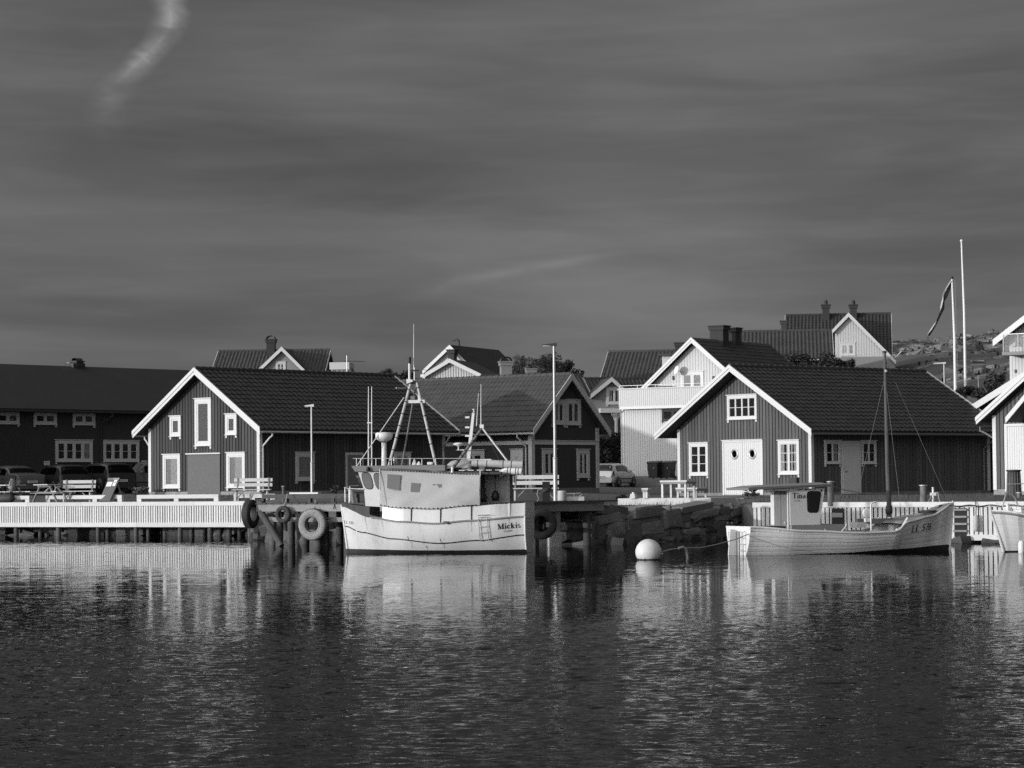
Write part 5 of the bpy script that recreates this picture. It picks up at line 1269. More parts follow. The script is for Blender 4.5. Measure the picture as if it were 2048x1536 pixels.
# canvas side
CYv = .92
top = [mp(760 + 200 * i / 24, 938 + 10 * min(1, (i / 24) * 1.15), CYv) for i in range(25)]
bot = []
for i in range(25):
    px = 758 + 202 * i / 24; t = tpx(px, .95); b_ = HM.pt(t, HM.zs(t), 1); bot.append(Vector((mp(px, 1010, CYv).x, b_.y - .03, topf(t) + .005)))
rows = []
for j in range(17):
    k = j / 16; r = []
    for i in range(25):
        p = top[i].lerp(bot[i], k); u = i / 24
        wr = .010 * math.sin((u * 9 + k * 5) * 2.2) * k + .03 * ss(.62, .9, u) * math.sin((u * 1.6 - k * 1.1) * 14) * (.3 + k) * (1 - k * .4) + .06 * math.sin(math.pi * k) * ss(.6, .8, u)
        r.append((p.x, p.y + wr, p.z))
    rows.append(r)
MB().grid(rows, True, flip=True).build('canvas_side', 'canvas', mk)
def canv_win(pts, nm='canvas_window', off=.035):
    MB().add([tuple(mp(x, y, CYv + off)) for x, y in pts], [tuple(range(len(pts)))]).build(nm, 'panel_grey', mk)
canv_win([(775, 948), (774, 976.5), (799, 981), (801.5, 950)]); canv_win([(822.5, 965.5), (821, 983.5), (839.5, 985), (840.5, 966.5)]); canv_win([(866, 968), (865, 986), (872, 987), (871, 968)]); canv_win([(872.5, 968), (884, 968.5), (884, 985), (880, 978)], off=.04)
lc = MB()
for i in range(34):
    p = mp(762 + i * 5.9, 939.5 + 9 * min(1, i / 33 * 1.15), CYv + .02); lc.box(p.x - .02, p.x + .02, p.y - .01, p.y + .01, p.z - .012, p.z + .02)
for i in range(24):
    p = bot[i]; lc.box(p.x - .006, p.x + .006, p.y, p.y + .03, p.z - .02, p.z + .03)
lc.build('lacing', 'black', mk, kind='stuff')
MB().tube([mp(760, 938, CYv), mp(759, 1012, CYv)], .013, 6).build('canvas_pole', 'white_gloss', mk); MB().tube([mp(960.5, 942, CYv), mp(959.5, 1008, CYv)], .018, 6).build('canvas_pole', 'white_gloss', mk)
# canvas roof, falling aft, with the tarpaulin heap
rt_ = [mp(775, 937, CYv), mp(850, 941, CYv), mp(905, 947, CYv), mp(960, 948, CYv)]
rw = []
for k in range(7):
    kk = k / 6; yy = CYv - (2 * CYv) * kk; cam_ = math.sin(math.pi * kk)
    rw.append([(p.x, yy, p.z + .10 * cam_ + (.05 * cam_ if i == 1 else 0)) for i, p in enumerate(rt_)])
MB().grid(rw, True, flip=True).build('canvas_roof', 'canvas_shaded', mk)
hp = []
for k in range(9):
    kk = k / 8; yy = .62 - 1.2 * kk; r = []
    for i, (px, py) in enumerate(((872, 946), (884, 934), (898, 921), (915, 918), (934, 919), (944, 923), (932, 934), (918, 945))):
        p = mp(px, py, .5); b_ = mp(px, 947, .5).z; s_ = math.sin(math.pi * min(1, max(0, kk * .9 + .05))) ** .5
        r.append((p.x, yy, b_ + (p.z - b_) * s_ + .012 * math.sin(i * 2.3 + k * 1.7)))
    hp.append(r)
MB().grid(hp, True, flip=True).build('tarpaulin', 'canvas', mk)
p0, p1 = mp(903, 938, .75), mp(1002, 947, .75)
MB().box(p1.x, p0.x, -.8, .75, p1.z - .02, p1.z + .05).build('aft_canopy', 'panel_dark', mk)
for i in range(5): B(p1.x + i * .26, p1.x + i * .26 + .16, .72, .77, p1.z + .09, p1.z + .11).build('canopy_batten', 'white_gloss', mk)
a, b = mp(955, 949, -.2), mp(1020, 1003, -.2); B(b.x, a.x, -.24, -.2, b.z - .1, a.z).build('aft_screen', 'trim_grey', mk)
for (px, h0, h1, r_) in ((990, 948, 1003, .012), (1022, 945, 1004, .045)): MB().tube([mp(px, h0, .1), mp(px + 1, h1, .1)], r_, 8).build('canopy_post', 'panel_dark', mk)
MB().lathe([(0, -.12), (.10, -.12), (.12, 0), (.1, .1), (.05, .16), (0, .16)], 10, tuple(mp(991, 993, .3))).build('deck_pump', 'plastic_dark', mk)
MB().lathe([(0, -.2), (.13, -.2), (.15, -.05), (.09, .05), (.12, .15), (.1, .2), (0, .22)], 10, tuple(mp(964, 990, .5))).build('net_hauler', 'plastic_dark', mk)
B(*[v for v in (mp(970, 960, .3).x, mp(962, 960, .3).x)], .3, .36, mp(966, 975, .3).z, mp(966, 951, .3).z).build('hatch', 'panel_dark', mk)
# forward rail
mb = MB(); r0 = [mp(689, 975, .15), mp(697, 977, .42), mp(716, 978, .62), mp(728, 978, .7)]
mb.tube(r0, .014, 6)
for px, py, b_, yy in ((690, 975, 1004, .15), (698, 977, 1006, .42)): mb.tube([mp(px, py, yy), mp(px + .5, b_, yy)], .016, 6)
r1 = [mp(689, 975, -.15), mp(700, 972, -.42), mp(724, 971, -.65)]; mb.tube(r1, .014, 6); mb.tube([mp(700, 972, -.42), mp(700, 1003, -.42)], .014, 6)
mb.build('bow_rail', 'alloy', mk)
MB().tube([mp(704, 980, -.1), mp(707, 1006, -.1)], .06, 8).build('samson_post', 'teak', mk)
# radar, whips, tripod mast
mb = MB().tube([mp(768, 932, .2), mp(768, 885, .2)], [.075, .07], 12); mb.build('radar_post', 'white_gloss', mk)
c = mp(768, 874, .2)
MB().lathe([(0, -.13), (.10, -.13), (.22, -.06), (.25, .0), (.25, .05), (.245, .06)], 20, tuple(c)).build('radar_base', 'plastic_white', mk); MB().lathe([(.25, .05), (.25, .1), (.22, .125), (0, .14)], 20, tuple(c)).build('radar_dome', 'plastic_white', mk)
for px in (737, 743.5): MB().tube([mp(px, 933, .35), mp(px, 830, .35), mp(px, 773, .35)], [.022, .018, .012], 6).build('whip_aerial', 'plastic_white', mk)
c = mp(740, 846, .35); B(c.x - .07, c.x + .08, .33, .37, c.z - .01, c.z + .02).build('aerial_clamp', 'plastic_white', mk)
def banded(p, q, r0, r1, nm, n, mat='white_gloss'):
    o = MB().tube([p, q], [r0, r1], 10).build(nm, mat, mk)
    for i in range(n):
        k = (i + .5) / n; c = p.lerp(q, k); d = (q - p).normalized() * .012
        MB().tube([c - d, c + d], (r0 + (r1 - r0) * k) * 1.25, 8).build('cable_tie', 'black', o)
banded(mp(777, 936, .5), mp(821, 768, .05), .045, .04, 'mast_leg', 7, 'pipe_grey'); banded(mp(872, 931, .5), mp(833, 762, .0), .042, .037, 'mast_leg', 6, 'pipe_grey')
MB().tube([mp(804, 931, -.5), mp(832, 770, 0)], .028, 8).build('mast_leg', 'panel_grey', mk)
MB().tube([mp(714, 932, .6), mp(808, 795, .2)], .017, 6).build('stay', 'alloy', mk)
a, b = mp(812, 803, .1), mp(850, 803, .1); B(b.x, a.x, .02, .14, a.z - .05, a.z + .04).build('crosstree', 'white_gloss', mk)
c = mp(826, 799, .1); B(c.x - .06, c.x + .06, .04, .16, c.z, c.z + .1).build('deck_light', 'panel_grey', mk)
c = mp(838, 797, .1); B(c.x - .03, c.x + .03, .04, .12, c.z - .04, c.z + .1).build('horn', 'white_gloss', mk)
MB().tube([mp(819, 766, .05), mp(836, 764, 0)], .04, 8).build('mast_head', 'panel_dark', mk)
MB().tube([mp(819, 760, .05), mp(819, 725, .05)], .035, 8).build('lantern_post', 'white_gloss', mk); MB().tube([mp(819, 727, .05), mp(819, 714, .05)], .045, 10).build('lantern', 'black', mk)
MB().tube([mp(829, 765, 0), mp(829, 735, 0)], .025, 8).build('aerial_post', 'white_gloss', mk); MB().tube([mp(827.5, 738, 0), mp(827.5, 648, 0)], [.016, .008], 6).build('whip_aerial', 'plastic_white', mk)
c = mp(818, 762, .05); MB().hexa([(c.x - .12, 0, c.z - .02), (c.x + .06, 0, c.z - .08), (c.x + .06, .12, c.z - .08), (c.x - .12, .12, c.z - .02), (c.x - .12, 0, c.z + .03), (c.x + .06, 0, c.z + .06), (c.x + .06, .12, c.z + .06), (c.x - .12, .12, c.z + .03)]).build('loudhailer', 'white_gloss', mk)
a, b = mp(814, 741, .05), mp(838, 741, .05); MB().tube([a, b], .018, 6).build('yard', 'black', mk)
MB().tube([mp(790, 776, .1), mp(812, 776, .1)], .006, 4).build('wind_vane', 'alloy', mk); c = mp(793, 776, .1); MB().lathe([(0, -.02), (.025, 0), (0, .03)], 8, tuple(c)).build('vane_cup', 'white_gloss', mk)
# small stuff on the wheelhouse roof
c = mp(791, 921, .2); MB().lathe([(0, -.02), (.13, -.01), (.15, .02), (.1, .05), (0, .06)], 12, (c.x, c.y, c.z), 'x').build('searchlight', 'alloy', mk)
for px, h_ in ((829, .16), (838, .1)): c = mp(px, 930, .3); MB().lathe([(.08, 0), (.05, h_ * .5), (.02, h_), (0, h_)], 8, tuple(c)).build('roof_vent', 'white_gloss', mk)
c = mp(861, 929, .5); B(c.x - .08, c.x + .08, c.y - .08, c.y + .08, c.z, c.z + .07).build('roof_box', 'plastic_white', mk)
c = mp(736, 938, .86); MB().lathe([(0, -.06), (.05, -.05), (.055, .03), (.03, .06), (0, .06)], 10, tuple(c)).build('side_lamp', 'plastic_dark', mk)
# exhaust, aft mast and its legs, pipes
MB().tube([mp(889, 945, .1), mp(888.5, 890, .1), mp(890, 888, .1)], .045, 10).build('exhaust', 'panel_dark', mk)
a, b, c = mp(940, 922, -.1), mp(945, 860, -.1), mp(948, 822, -.1)
mb = MB().tube([mp(937, 921, -.1), mp(947, 826, -.1)], [.075, .05], 4, smooth=False); am = mb.build('aft_mast', 'white_gloss', mk)
MB().lathe([(.05, 0), (.02, .02), (.02, .07), (.05, .08), (.05, .1), (0, .1)], 8, tuple(mp(948, 825, -.1))).build('mast_lamp', 'white_gloss', am)
for py in (835, 855, 872): p = mp(939, py, -.1); B(p.x - .0, p.x + .12, -.12, -.06, p.z - .02, p.z + .03).build('bracket', 'white_gloss', am)
c = mp(917, 888, .1); MB().lathe([(0, .05), (.10, .03), (.16, .0), (.16, -.01), (.06, -.05), (.02, -.08), (.02, -.16), (.08, -.17), (0, -.18)], 16, tuple(c)).build('satellite_aerial', 'plastic_white', am)
p = mp(925, 900, .05); B(p.x - .12, p.x + .12, .0, .1, p.z - .015, p.z + .015).build('aerial_shelf', 'white_gloss', am)
banded(mp(905, 937, .75), mp(964, 857, .1), .045, .04, 'gantry_leg', 8, 'teak'); MB().tube([mp(904, 950, .76), mp(905, 934, .76)], .04, 8).build('gantry_foot', 'white_gloss', mk)
MB().tube([mp(965, 856, .1), mp(1015, 922, .3)], .035, 8).build('gantry_leg', 'galvanised', mk)
MB().tube([mp(966, 850, .1), mp(1000, 925, .6)], .006, 4).build('stay', 'rope_dark', mk)
MB().tube([mp(962, 856, .1), mp(962, 768, .1)], [.016, .009], 6).build('whip_aerial', 'plastic_white', mk); MB().tube([mp(953, 852, .1), mp(957, 786, .1)], [.014, .007], 6).build('whip_aerial', 'plastic_white', mk)
B(mp(968, 853, .1).x, mp(960, 853, .1).x, .05, .15, mp(964, 856, .1).z, mp(964, 849, .1).z).build('gantry_head', 'white_gloss', mk)
def pipe(p, q, r_, nm, mat, parent=mk):
    d = (q - p).normalized(); o = MB().tube([p, q], r_, 16, cap=False).build(nm, mat, parent)
    e = q - d * .02
    MB().tube([e, e + d * .015], r_ * .96, 16).build('pipe_end', 'interior', o)
    MB().tube([p, p + d * .01], r_ * .96, 12).build('pipe_cap', mat, o)
    for k in (.12, .3, .62, .78): c = p.lerp(q, k); MB().tube([c - d * .01, c + d * .01], r_ * 1.05, 16).build('strap', 'panel_dark', o)
pipe(mp(944, 926, .45), mp(1046, 929.5, .45), .105, 'drain_pipe', 'pipe_grey')
pipe(mp(1012, 942, .5), mp(1044, 943, .5), .095, 'elbow_pipe', 'plastic_white'); MB().tube([mp(1013, 942, .5), mp(1006, 944, .5), mp(999, 949, .5)], [.095, .09, .07], 12).build('pipe_elbow', 'plastic_white', mk)
a, b = mp(940, 920, .3), mp(985, 920, .3); B(b.x, a.x, .2, .5, a.z - .02, a.z + .02).build('board', 'new_wood_h', mk)
MB().tube([mp(1027, 925, .4), mp(1028, 965, .4)], .035, 8).build('pipe_support', 'grey_wood', mk)
# boarding ladder on the port quarter
def hpx(px, py, off): 
    t = tpx(px, .95)
    z = mp(px, py, .98).z; return HM.pt(t, z, 1, off)
mb = MB()
for px in (956.5, 974): mb.tube([hpx(px, 1034, .05), hpx(px + .8, 1060, .05), hpx(px + 1.5, 1083, .06)], .012, 6)
for py in (1034, 1053, 1065, 1079): mb.tube([hpx(956.5, py + 1, .05), hpx(975, py - .5, .05)], .011, 6)
mb.build('boarding_ladder', 'alloy', mk)
MB().tube([hpx(956, 1031, .06), hpx(981, 1029.5, .06)], .009, 5).build('boat_hook', 'panel_dark', mk)
for (px, py) in ((809, 1073), (876, 1077)):
    MB().tube([hpx(px, py, .008), hpx(px + 1, py + 8, .008), hpx(px + 15, py + 9.5, .008)], .006, 4).build('scupper', 'panel_dark', mk); MB().lathe([(.012, 0), (0, .004)], 8, tuple(hpx(px + 8, py + 1, .004)), 'y').build('outlet', 'black', mk)
MB().lathe([(.018, 0), (0, .004)], 8, tuple(hpx(845.5, 1093, .006)), 'y').build('outlet', 'black', mk)
c = hpx(886, 1044, .0); MB().box(c.x - .15, c.x, c.y + .0, c.y + .06, c.z, c.z + .02).box(c.x - .16, c.x - .13, c.y, c.y + .05, c.z - .06, c.z).build('cleat', 'black', mk)
# name on the quarter, number on the bow
def on_hull(H, x0, z0, tilt, side, dirx, off=.012):
    def f(u, v):
        x = x0 + dirx * u; z = z0 + v + tilt * u
        t = (x - H.xs) / (H.xt - H.xs)
        for _ in range(4): p = H.pt(t, z, side, off); t += (x - p.x) / (H.xt - H.xs)
        return tuple(H.pt(t, z, side, off))
    return f
p = mp(995, 1059, .95); lettering('boat_name', 'Mickis', .158, on_hull(HM, p.x, p.z, .075, 1, -1), mk, track=.06)
p = mp(1006, 1064.5, .95); lettering('home_port', 'VÄJERN', .052, on_hull(HM, p.x, p.z, .07, 1, -1), mk, track=.14)
p = mp(687.5, 1047, .05); lettering('boat_number', 'LL 579', .085, on_hull(HM, p.x, p.z, -.10, 1, -1), mk, 'panel_grey', track=.02)
for i, (px, py, l_, w_) in enumerate(((815, 1084, 14, 2.2), (882, 1087, 12, 2.4), (757, 1040, 26, 1.6), (942, 1043, 22, 1.8), (1017, 1038, 20, 1.4), (846, 1094, 8, 1.6), (720, 1032, 30, 1.6))):
    MB().add([tuple(hpx(px - w_, py, .004)), tuple(hpx(px + w_, py, .004)), tuple(hpx(px + w_ * .4, py + l_ * .6, .004)), tuple(hpx(px - .2, py + l_, .004)), tuple(hpx(px - w_ * .4, py + l_ * .7, .004))], [(0, 1, 2, 3, 4)]).build('rust_streak', 'rust', mk)

# ---------------------------------------------------------------- small wooden boat with the tall mast
trz = R(21); o_ = at(1680, 1108.5, 67.6) + Vector((-math.sin(trz), math.cos(trz), 0)) * .92; TNF = Fr((o_.x, o_.y, 0), trz)
tn = thing('mast_boat', 'small clinker wooden boat with a wheelhouse aft and one tall bare mast', 'boat', TNF.loc, trz)
def tp(px, py, y=0.0): x, z = TNF.ony(px, py, y); return Vector((x, y, z))
ts = tp(1501, 1080, -.72).x; tt = tp(1905, 1006, 0).x; tb = tp(1897, 1088, 0).x
tz = lambda px, py, y: tp(px, py, y).z
HT = Hull(ts, tt, tb, [(0, .72), (.2, .90), (.45, .95), (.65, .90), (.82, .66), (.93, .34), (1, .03)],
          [(0, tz(1500, 1053, -.72)), (.25, tz(1600, 1061, -.9)), (.5, tz(1700, 1065, -.95)), (.66, tz(1785, 1062, -.9)), (.72, tz(1812, 1042, -.85)), (.85, tz(1858, 1031, -.6)), (1, tz(1904, 1006, 0))], -.45, None, full=1.75)
tboot = lambda t: interp(t, [(0, -.02), (.4, .02), (.7, .09), (1, tz(1897, 1089, 0))])
HT.lapped(tboot, HT.zs, 6).build('hull', 'hull_worn', tn)
HT.shell(lambda t: -.43, tboot, 40, 6, off=-.002).build('bottom', 'bottom_paint', tn)
HT.transom(-.35).build('transom', 'white_gloss', tn)
HT.deck(.02, .70, 1.0).build('foredeck', 'deck_grey', tn); HT.deck(.06, 0, .34).build('aft_deck', 'deck_grey', tn); HT.deck(.34, .30, .72).build('sole', 'panel_dark', tn)
for sd_ in (1, -1): HT.band(lambda t: HT.zs(t) - .02, .06, .03, 0, 1, sd_, th=.05).build('rubbing_strake', 'hull_worn', tn)
MB().tube([Vector((HT.pt(1, z_).x + .01, 0, z_)) for z_ in [-.3 + (HT.zs(1) + .36) * i / 8 for i in range(9)]], .035, 8).build('stem', 'hull_worn', tn)
c = tp(1510, 1060, -.3)
MB().prism([(ts - .03, -.4), (ts + .0, -.4), (ts + .0, .62), (ts - .03, .62)], -.10, .10).build('stern_post', 'panel_grey', tn)
MB().prism([(ts - .30, -.4), (ts - .04, -.4), (ts - .04, .66), (ts - .20, .68)], .05, .09).build('rudder', 'white_gloss', tn)
for y0 in (-.46, .10):
    mb = MB().tube([(ts - .03, y0, .62), (ts - .10, y0, .60), (ts - .09, y0, -.0), (ts - .09, y0 + .13, -.08), (ts - .09, y0 + .26, -.0), (ts - .10, y0 + .26, .60), (ts - .03, y0 + .26, .62)], .014, 6)
    for k in range(3): mb.tube([(ts - .09, y0, .12 + k * .17), (ts - .09, y0 + .26, .12 + k * .17)], .012, 6)
    mb.build('stern_ladder', 'galvanised', tn)
for y0 in (.3, .55): MB().lathe([(0, -.03), (.04, -.02), (.045, .04), (0, .06)], 8, (ts - .02, y0, HT.zs(0) + .06)).build('stern_light', 'plastic_dark', tn)
# wheelhouse: aft wall with a wooden door, starboard side, raked front
SY = -.56
ax = tp(1580, 1010, SY).x; z0 = tz(1580, 1056, SY); z1 = tz(1600, 977, SY); f1, f0 = tp(1649.5, 977, SY), tp(1640.5, 1044, SY); f2 = tp(1641, 1058, SY)
MB().prism([(ax, z0), (f2.x, z0), (f0.x, f0.z), (f1.x, z1), (ax, z1)], SY, -SY).build('wheelhouse', 'white_gloss', tn)
dy0, dy1 = -.50, -.02
dY = lambda px: TNF.onx(px, 1010, ax - .01)[0]
d0, d1 = dY(1577), dY(1549.5)
MB().box(ax - .03, ax, min(d0, d1), max(d0, d1), z0 - .05, z1 - .06).build('door', 'teak', tn)
m_ = (d0 + d1) / 2; B(ax - .034, ax - .03, m_ - .008, m_ + .008, z0 - .05, z1 - .06).build('door_gap', 'black', tn)
B(ax - .05, ax - .028, d0 - .04, d0 - .0, z0 - .05, z1 - .03).build('door_jamb', 'white_gloss', tn)
MB().tube([(ax - .04, d0 + .1, z0 + .1), (ax - .08, d0 + .1, z0 + .1), (ax - .08, d0 + .1, z0 + .16)], .012, 5).build('handle', 'white_gloss', tn)
ra, rb = tp(1494.5, 975, -.6), tp(1660, 968.5, -.62)
MB().hexa([(ra.x, -.66, ra.z - .07), (rb.x, -.66, rb.z - .06), (rb.x, .66, rb.z - .06), (ra.x, .66, ra.z - .07), (ra.x, -.66, ra.z - .005), (rb.x, -.68, rb.z + .0), (rb.x, .68, rb.z + .0), (ra.x, .66, ra.z - .005)]).build('roof', 'teak', tn)
MB().hexa([(ra.x + .1, -.6, ra.z + .0), (rb.x - .02, -.62, rb.z + .003), (rb.x - .02, .62, rb.z + .003), (ra.x + .1, .6, ra.z + .0), (ra.x + .3, -.3, ra.z + .045), (rb.x - .1, -.3, rb.z + .05), (rb.x - .1, .3, rb.z + .05), (ra.x + .3, .3, ra.z + .045)]).build('roof_top', 'deck_grey', tn)
B(ax - .75, ax + .15, -.60, -.56, z1 - .05, z1 - .015).build('grab_rail', 'white_gloss', tn)
def rrect(px0, py0, px1, py1, px2, py2, px3, py3, y, off, nm, mat, parent, rad=.22):
    P = [tp(px0, py0, y), tp(px1, py1, y), tp(px2, py2, y), tp(px3, py3, y)]; vs = []
    for i in range(4):
        p, q, n_ = P[i], P[i - 1], P[(i + 1) % 4]; a = p.lerp(q, rad); b = p.lerp(n_, rad)
        for k in range(5): t = k / 4; c = a.lerp(p, t).lerp(p.lerp(b, t), t); vs.append((c.x, y + off, c.z))
    return MB().add(vs, [tuple(range(len(vs)))]).build(nm, mat, parent)
wg = rrect(1613, 982, 1643, 982, 1637, 1025.5, 1614.5, 1025.5, SY, -.006, 'window_gasket', 'black', tn)
rrect(1615, 984, 1640.5, 984, 1635, 1023, 1616.5, 1023, SY, -.010, 'interior', 'interior', wg); rrect(1615, 984, 1640.5, 984, 1635, 1023, 1616.5, 1023, SY, -.014, 'pane', 'glass', wg)
flat = lambda x0, z0_, y: (lambda u, v: (x0 + u, y, z0_ + v))
p = tp(1584.5, 997, SY); lettering('boat_name', 'Tina', .15, flat(p.x, p.z, SY - .006), tn, track=.02)
p = tp(1588.5, 1003, SY); lettering('home_port', 'VÄJERN', .038, flat(p.x, p.z, SY - .006), tn, track=.14)
p = tp(1617.5, 980.5, SY); lettering('boat_register', 'SFE-5272', .042, flat(p.x, p.z, SY - .006), tn, track=.03)
p = tp(1641, 983.5, SY); B(p.x, p.x + .05, SY - .006, SY, p.z, p.z + .06).build('sticker', 'print_black', tn)
p = tp(1583, 979.5, SY)
for k in range(3): B(p.x + k * .19, p.x + k * .19 + .11, SY - .012, SY, p.z - .01, p.z + .01).build('vent_slot', 'print_black', tn)
a, b = tp(1583, 1044, -.62), tp(1662, 1062, -.62); B(ax, tp(1690, 1050, -.62).x, -.64, .64, b.z - .08, a.z - .08).build('cabin_trunk', 'deck_grey', tn)
MB().hexa([(ax - .75, -.40, z0 - .14), (ax - .05, -.40, z0 - .14), (ax - .05, .5, z0 - .14), (ax - .75, .5, z0 - .14), (ax - .5, -.36, z0 + .05), (ax - .05, -.36, z0 + .05), (ax - .05, .45, z0 + .05), (ax - .5, .45, z0 + .05)]).build('engine_hatch', 'panel_dark', tn)
# cockpit coamings, hauler, mast and rigging
for y_ in (-.78, .78):
    s_ = -1 if y_ < 0 else 1
    MB().tube([HT.pt(.66, HT.zs(.66) + .03, s_, -.02), HT.pt(.69, HT.zs(.66) + .07, s_, -.03), HT.pt(.715, HT.zs(.72) + .02, s_, -.05), HT.pt(.722, HT.zs(.72) + .07, s_, -.06)], [.03, .035, .04, .045], 8).build('coaming', 'white_gloss', tn)
    MB().tube([HT.pt(.40, HT.zs(.4) - .02, s_, -.05), HT.pt(.425, HT.zs(.4) + .12, s_, -.10), HT.pt(.43, HT.zs(.4) + .20, s_, -.12)], .02, 8).build('coaming', 'white_gloss', tn)
B(tp(1712, 1050, .5).x, tp(1800, 1050, .5).x, .40, .46, tz(1740, 1044, .45) - .05, tz(1740, 1037, .45)).build('thwart', 'grey_wood', tn)
a = tp(1700, 1046, .2); B(a.x, a.x + .28, -.2, .2, a.z - .12, a.z + .02).build('box', 'plastic_white', tn); a = tp(1780, 1050, .2); B(a.x, a.x + .25, .0, .3, a.z - .15, a.z + .02).build('box', 'plastic_white', tn)
MB().tube([tp(1742.5, 1061, -.9), tp(1741.5, 1010, -.9), tp(1743, 1006, -.9), tp(1748, 1004.5, -.9), tp(1752, 1004, -.9)], .022, 8).build('davit', 'white_gloss', tn)
c = tp(1734, 1026, -.84); MB().lathe([(0, -.03), (.115, -.03), (.13, -.02), (.13, .02), (.115, .03), (0, .03)], 20, tuple(c), 'y').build('hauler_wheel', 'plastic_white', tn)
c = tp(1737, 1040, -.84); B(c.x - .10, c.x + .06, -.86, -.78, c.z - .05, c.z + .05).build('hauler_motor', 'white_gloss', tn)
MB().tube([tp(1779, 1034, 0), tp(1775, 930, 0), tp(1769.5, 705, 0)], [.068, .062, .036], 12).build('mast', 'pile_wood', tn)
MB().lathe([(0, -.1), (.09, -.1), (.1, 0), (.08, .12), (0, .12)], 10, tuple(tp(1778, 1020, -.02))).build('mast_collar', 'panel_dark', tn)
MB().lathe([(.055, 0), (.055, .05), (0, .06)], 8, tuple(tp(1769.5, 706, 0))).build('mast_cap', 'black', tn); B(*(lambda c: (c.x - .05, c.x + .0, -.06, .0, c.z - .03, c.z + .03))(tp(1772, 742, 0))).build('mast_lamp', 'plastic_white', tn)
for a, b, ya, yb in (((1768.5, 760), (1713, 998), 0, .85), ((1772, 770), (1804, 1040), 0, -.85), ((1771, 720), (1898, 1008), 0, 0)):
    MB().tube([tp(*a, ya), tp(*b, yb)], .005, 5).build('shroud', 'panel_grey', tn)
rp_ = []
for i in range(60):
    a_ = i * .55; r_ = .10 + .09 * (i / 60); c = tp(1856, 1025, -.1); rp_.append((c.x + r_ * math.cos(a_) * 1.6, c.y + r_ * math.sin(a_), c.z + .02 + .03 * math.sin(i * .9)))
MB().tube(rp_, .016, 5).build('coiled_rope', 'rope_dark', tn)
a = tp(1893, 1016, 0); MB().tube([(a.x - .3, 0, a.z - .05), (a.x - .2, 0, a.z + .06), (a.x, 0, a.z + .05), (a.x + .08, .0, a.z + .1)], .03, 8).build('anchor', 'panel_dark', tn)
p = tp(1825, 1066, -.72); lettering('boat_number', 'LL 578', .195, on_hull(HT, p.x, p.z, .10, -1, 1, .02), tn, track=.03)
for px in (1480, 1560, 1650, 1700): 
    c = HT.pt(max(0, (tp(px, 1060, -.9).x - ts) / (tt - ts)), HT.zs(.3), -1, .02); MB().lathe([(.012, 0), (.01, .05), (0, .05)], 6, tuple(c)).build('rowlock', 'alloy', tn)

# ---------------------------------------------------------------- open boat cut by the right edge
rrz = math.atan2(-.30, -.95); o_ = at(2110, 1106, 67.8); RB = Fr((o_.x + .35, o_.y + .9, 0), rrz)
rb_ = thing('open_boat', 'round bowed white boat cut off by the right picture edge', 'boat', RB.loc, rrz)
def rp(px, py, y=0.0): x, z = RB.ony(px, py, y); return Vector((x, y, z))
xt_ = rp(1981, 1012, 0).x; xb_ = rp(2012, 1100, 0).x
HR = Hull(xt_ - 5.0, xt_, xb_, [(0, .8), (.25, 1.0), (.5, 1.05), (.75, .92), (.9, .58), (.97, .26), (1, .03)], [(0, .80), (.4, .70), (.7, .82), (1, rp(1981, 1020, 0).z)], -.35, None, full=2.0)
HR.lapped(lambda t: .03, HR.zs, 6, lap=.010).build('hull', 'hull_white', rb_); HR.shell(lambda t: -.33, lambda t: .03, 40, 6).build('bottom', 'bottom_paint', rb_); HR.transom(-.3).build('transom', 'hull_white', rb_)
for sd_ in (1, -1):
    HR.band(lambda t: HR.zs(t) - .02, .05, .04, 0, 1, sd_, th=.07).build('rubbing_strake', 'hull_white', rb_); HR.band(lambda t: HR.zs(t) - .075, .05, .025, 0, 1, sd_, th=.04).build('sheer_stripe', 'panel_grey', rb_)
HR.deck(.04, .55, 1.0).build('foredeck', 'deck_grey', rb_); HR.deck(.3, 0, .55).build('sole', 'deck_grey', rb_)
MB().tube([Vector((HR.pt(1, z_).x + .01, 0, z_)) for z_ in [-.2 + (HR.zs(1) + .32) * i / 8 for i in range(9)]], .04, 8).build('stem', 'hull_white', rb_)
xc = rp(2026, 1030, 0).x; zc = HR.zs(.8)
MB().box(xc - 1.6, xc, -.45, .45, zc - .1, zc + .24).build('cabin_trunk', 'white_gloss', rb_); B(xc - 1.7, xc + .04, -.5, .5, zc + .24, zc + .29).build('cabin_top', 'white_gloss', rb_)
MB().tube([rp(2005, 1016, .35), rp(2011, 990, .3), rp(2016, 985, .15), rp(2022, 986, -.1), rp(2030, 996, -.3), rp(2038, 1016, -.4)], .018, 8).build('pulpit', 'alloy', rb_)
MB().tube([rp(2016, 1024, 0), rp(2015, 1007, 0)], .045, 8).build('samson_post', 'hull_worn', rb_)
f = rp(2043, 1097, 1.12); MB().lathe([(0, -.2), (.06, -.19), (.085, -.1), (.085, .14), (.05, .2), (0, .21)], 14, (f.x, f.y, f.z)).build('hull_fender', 'plastic_white', rb_)

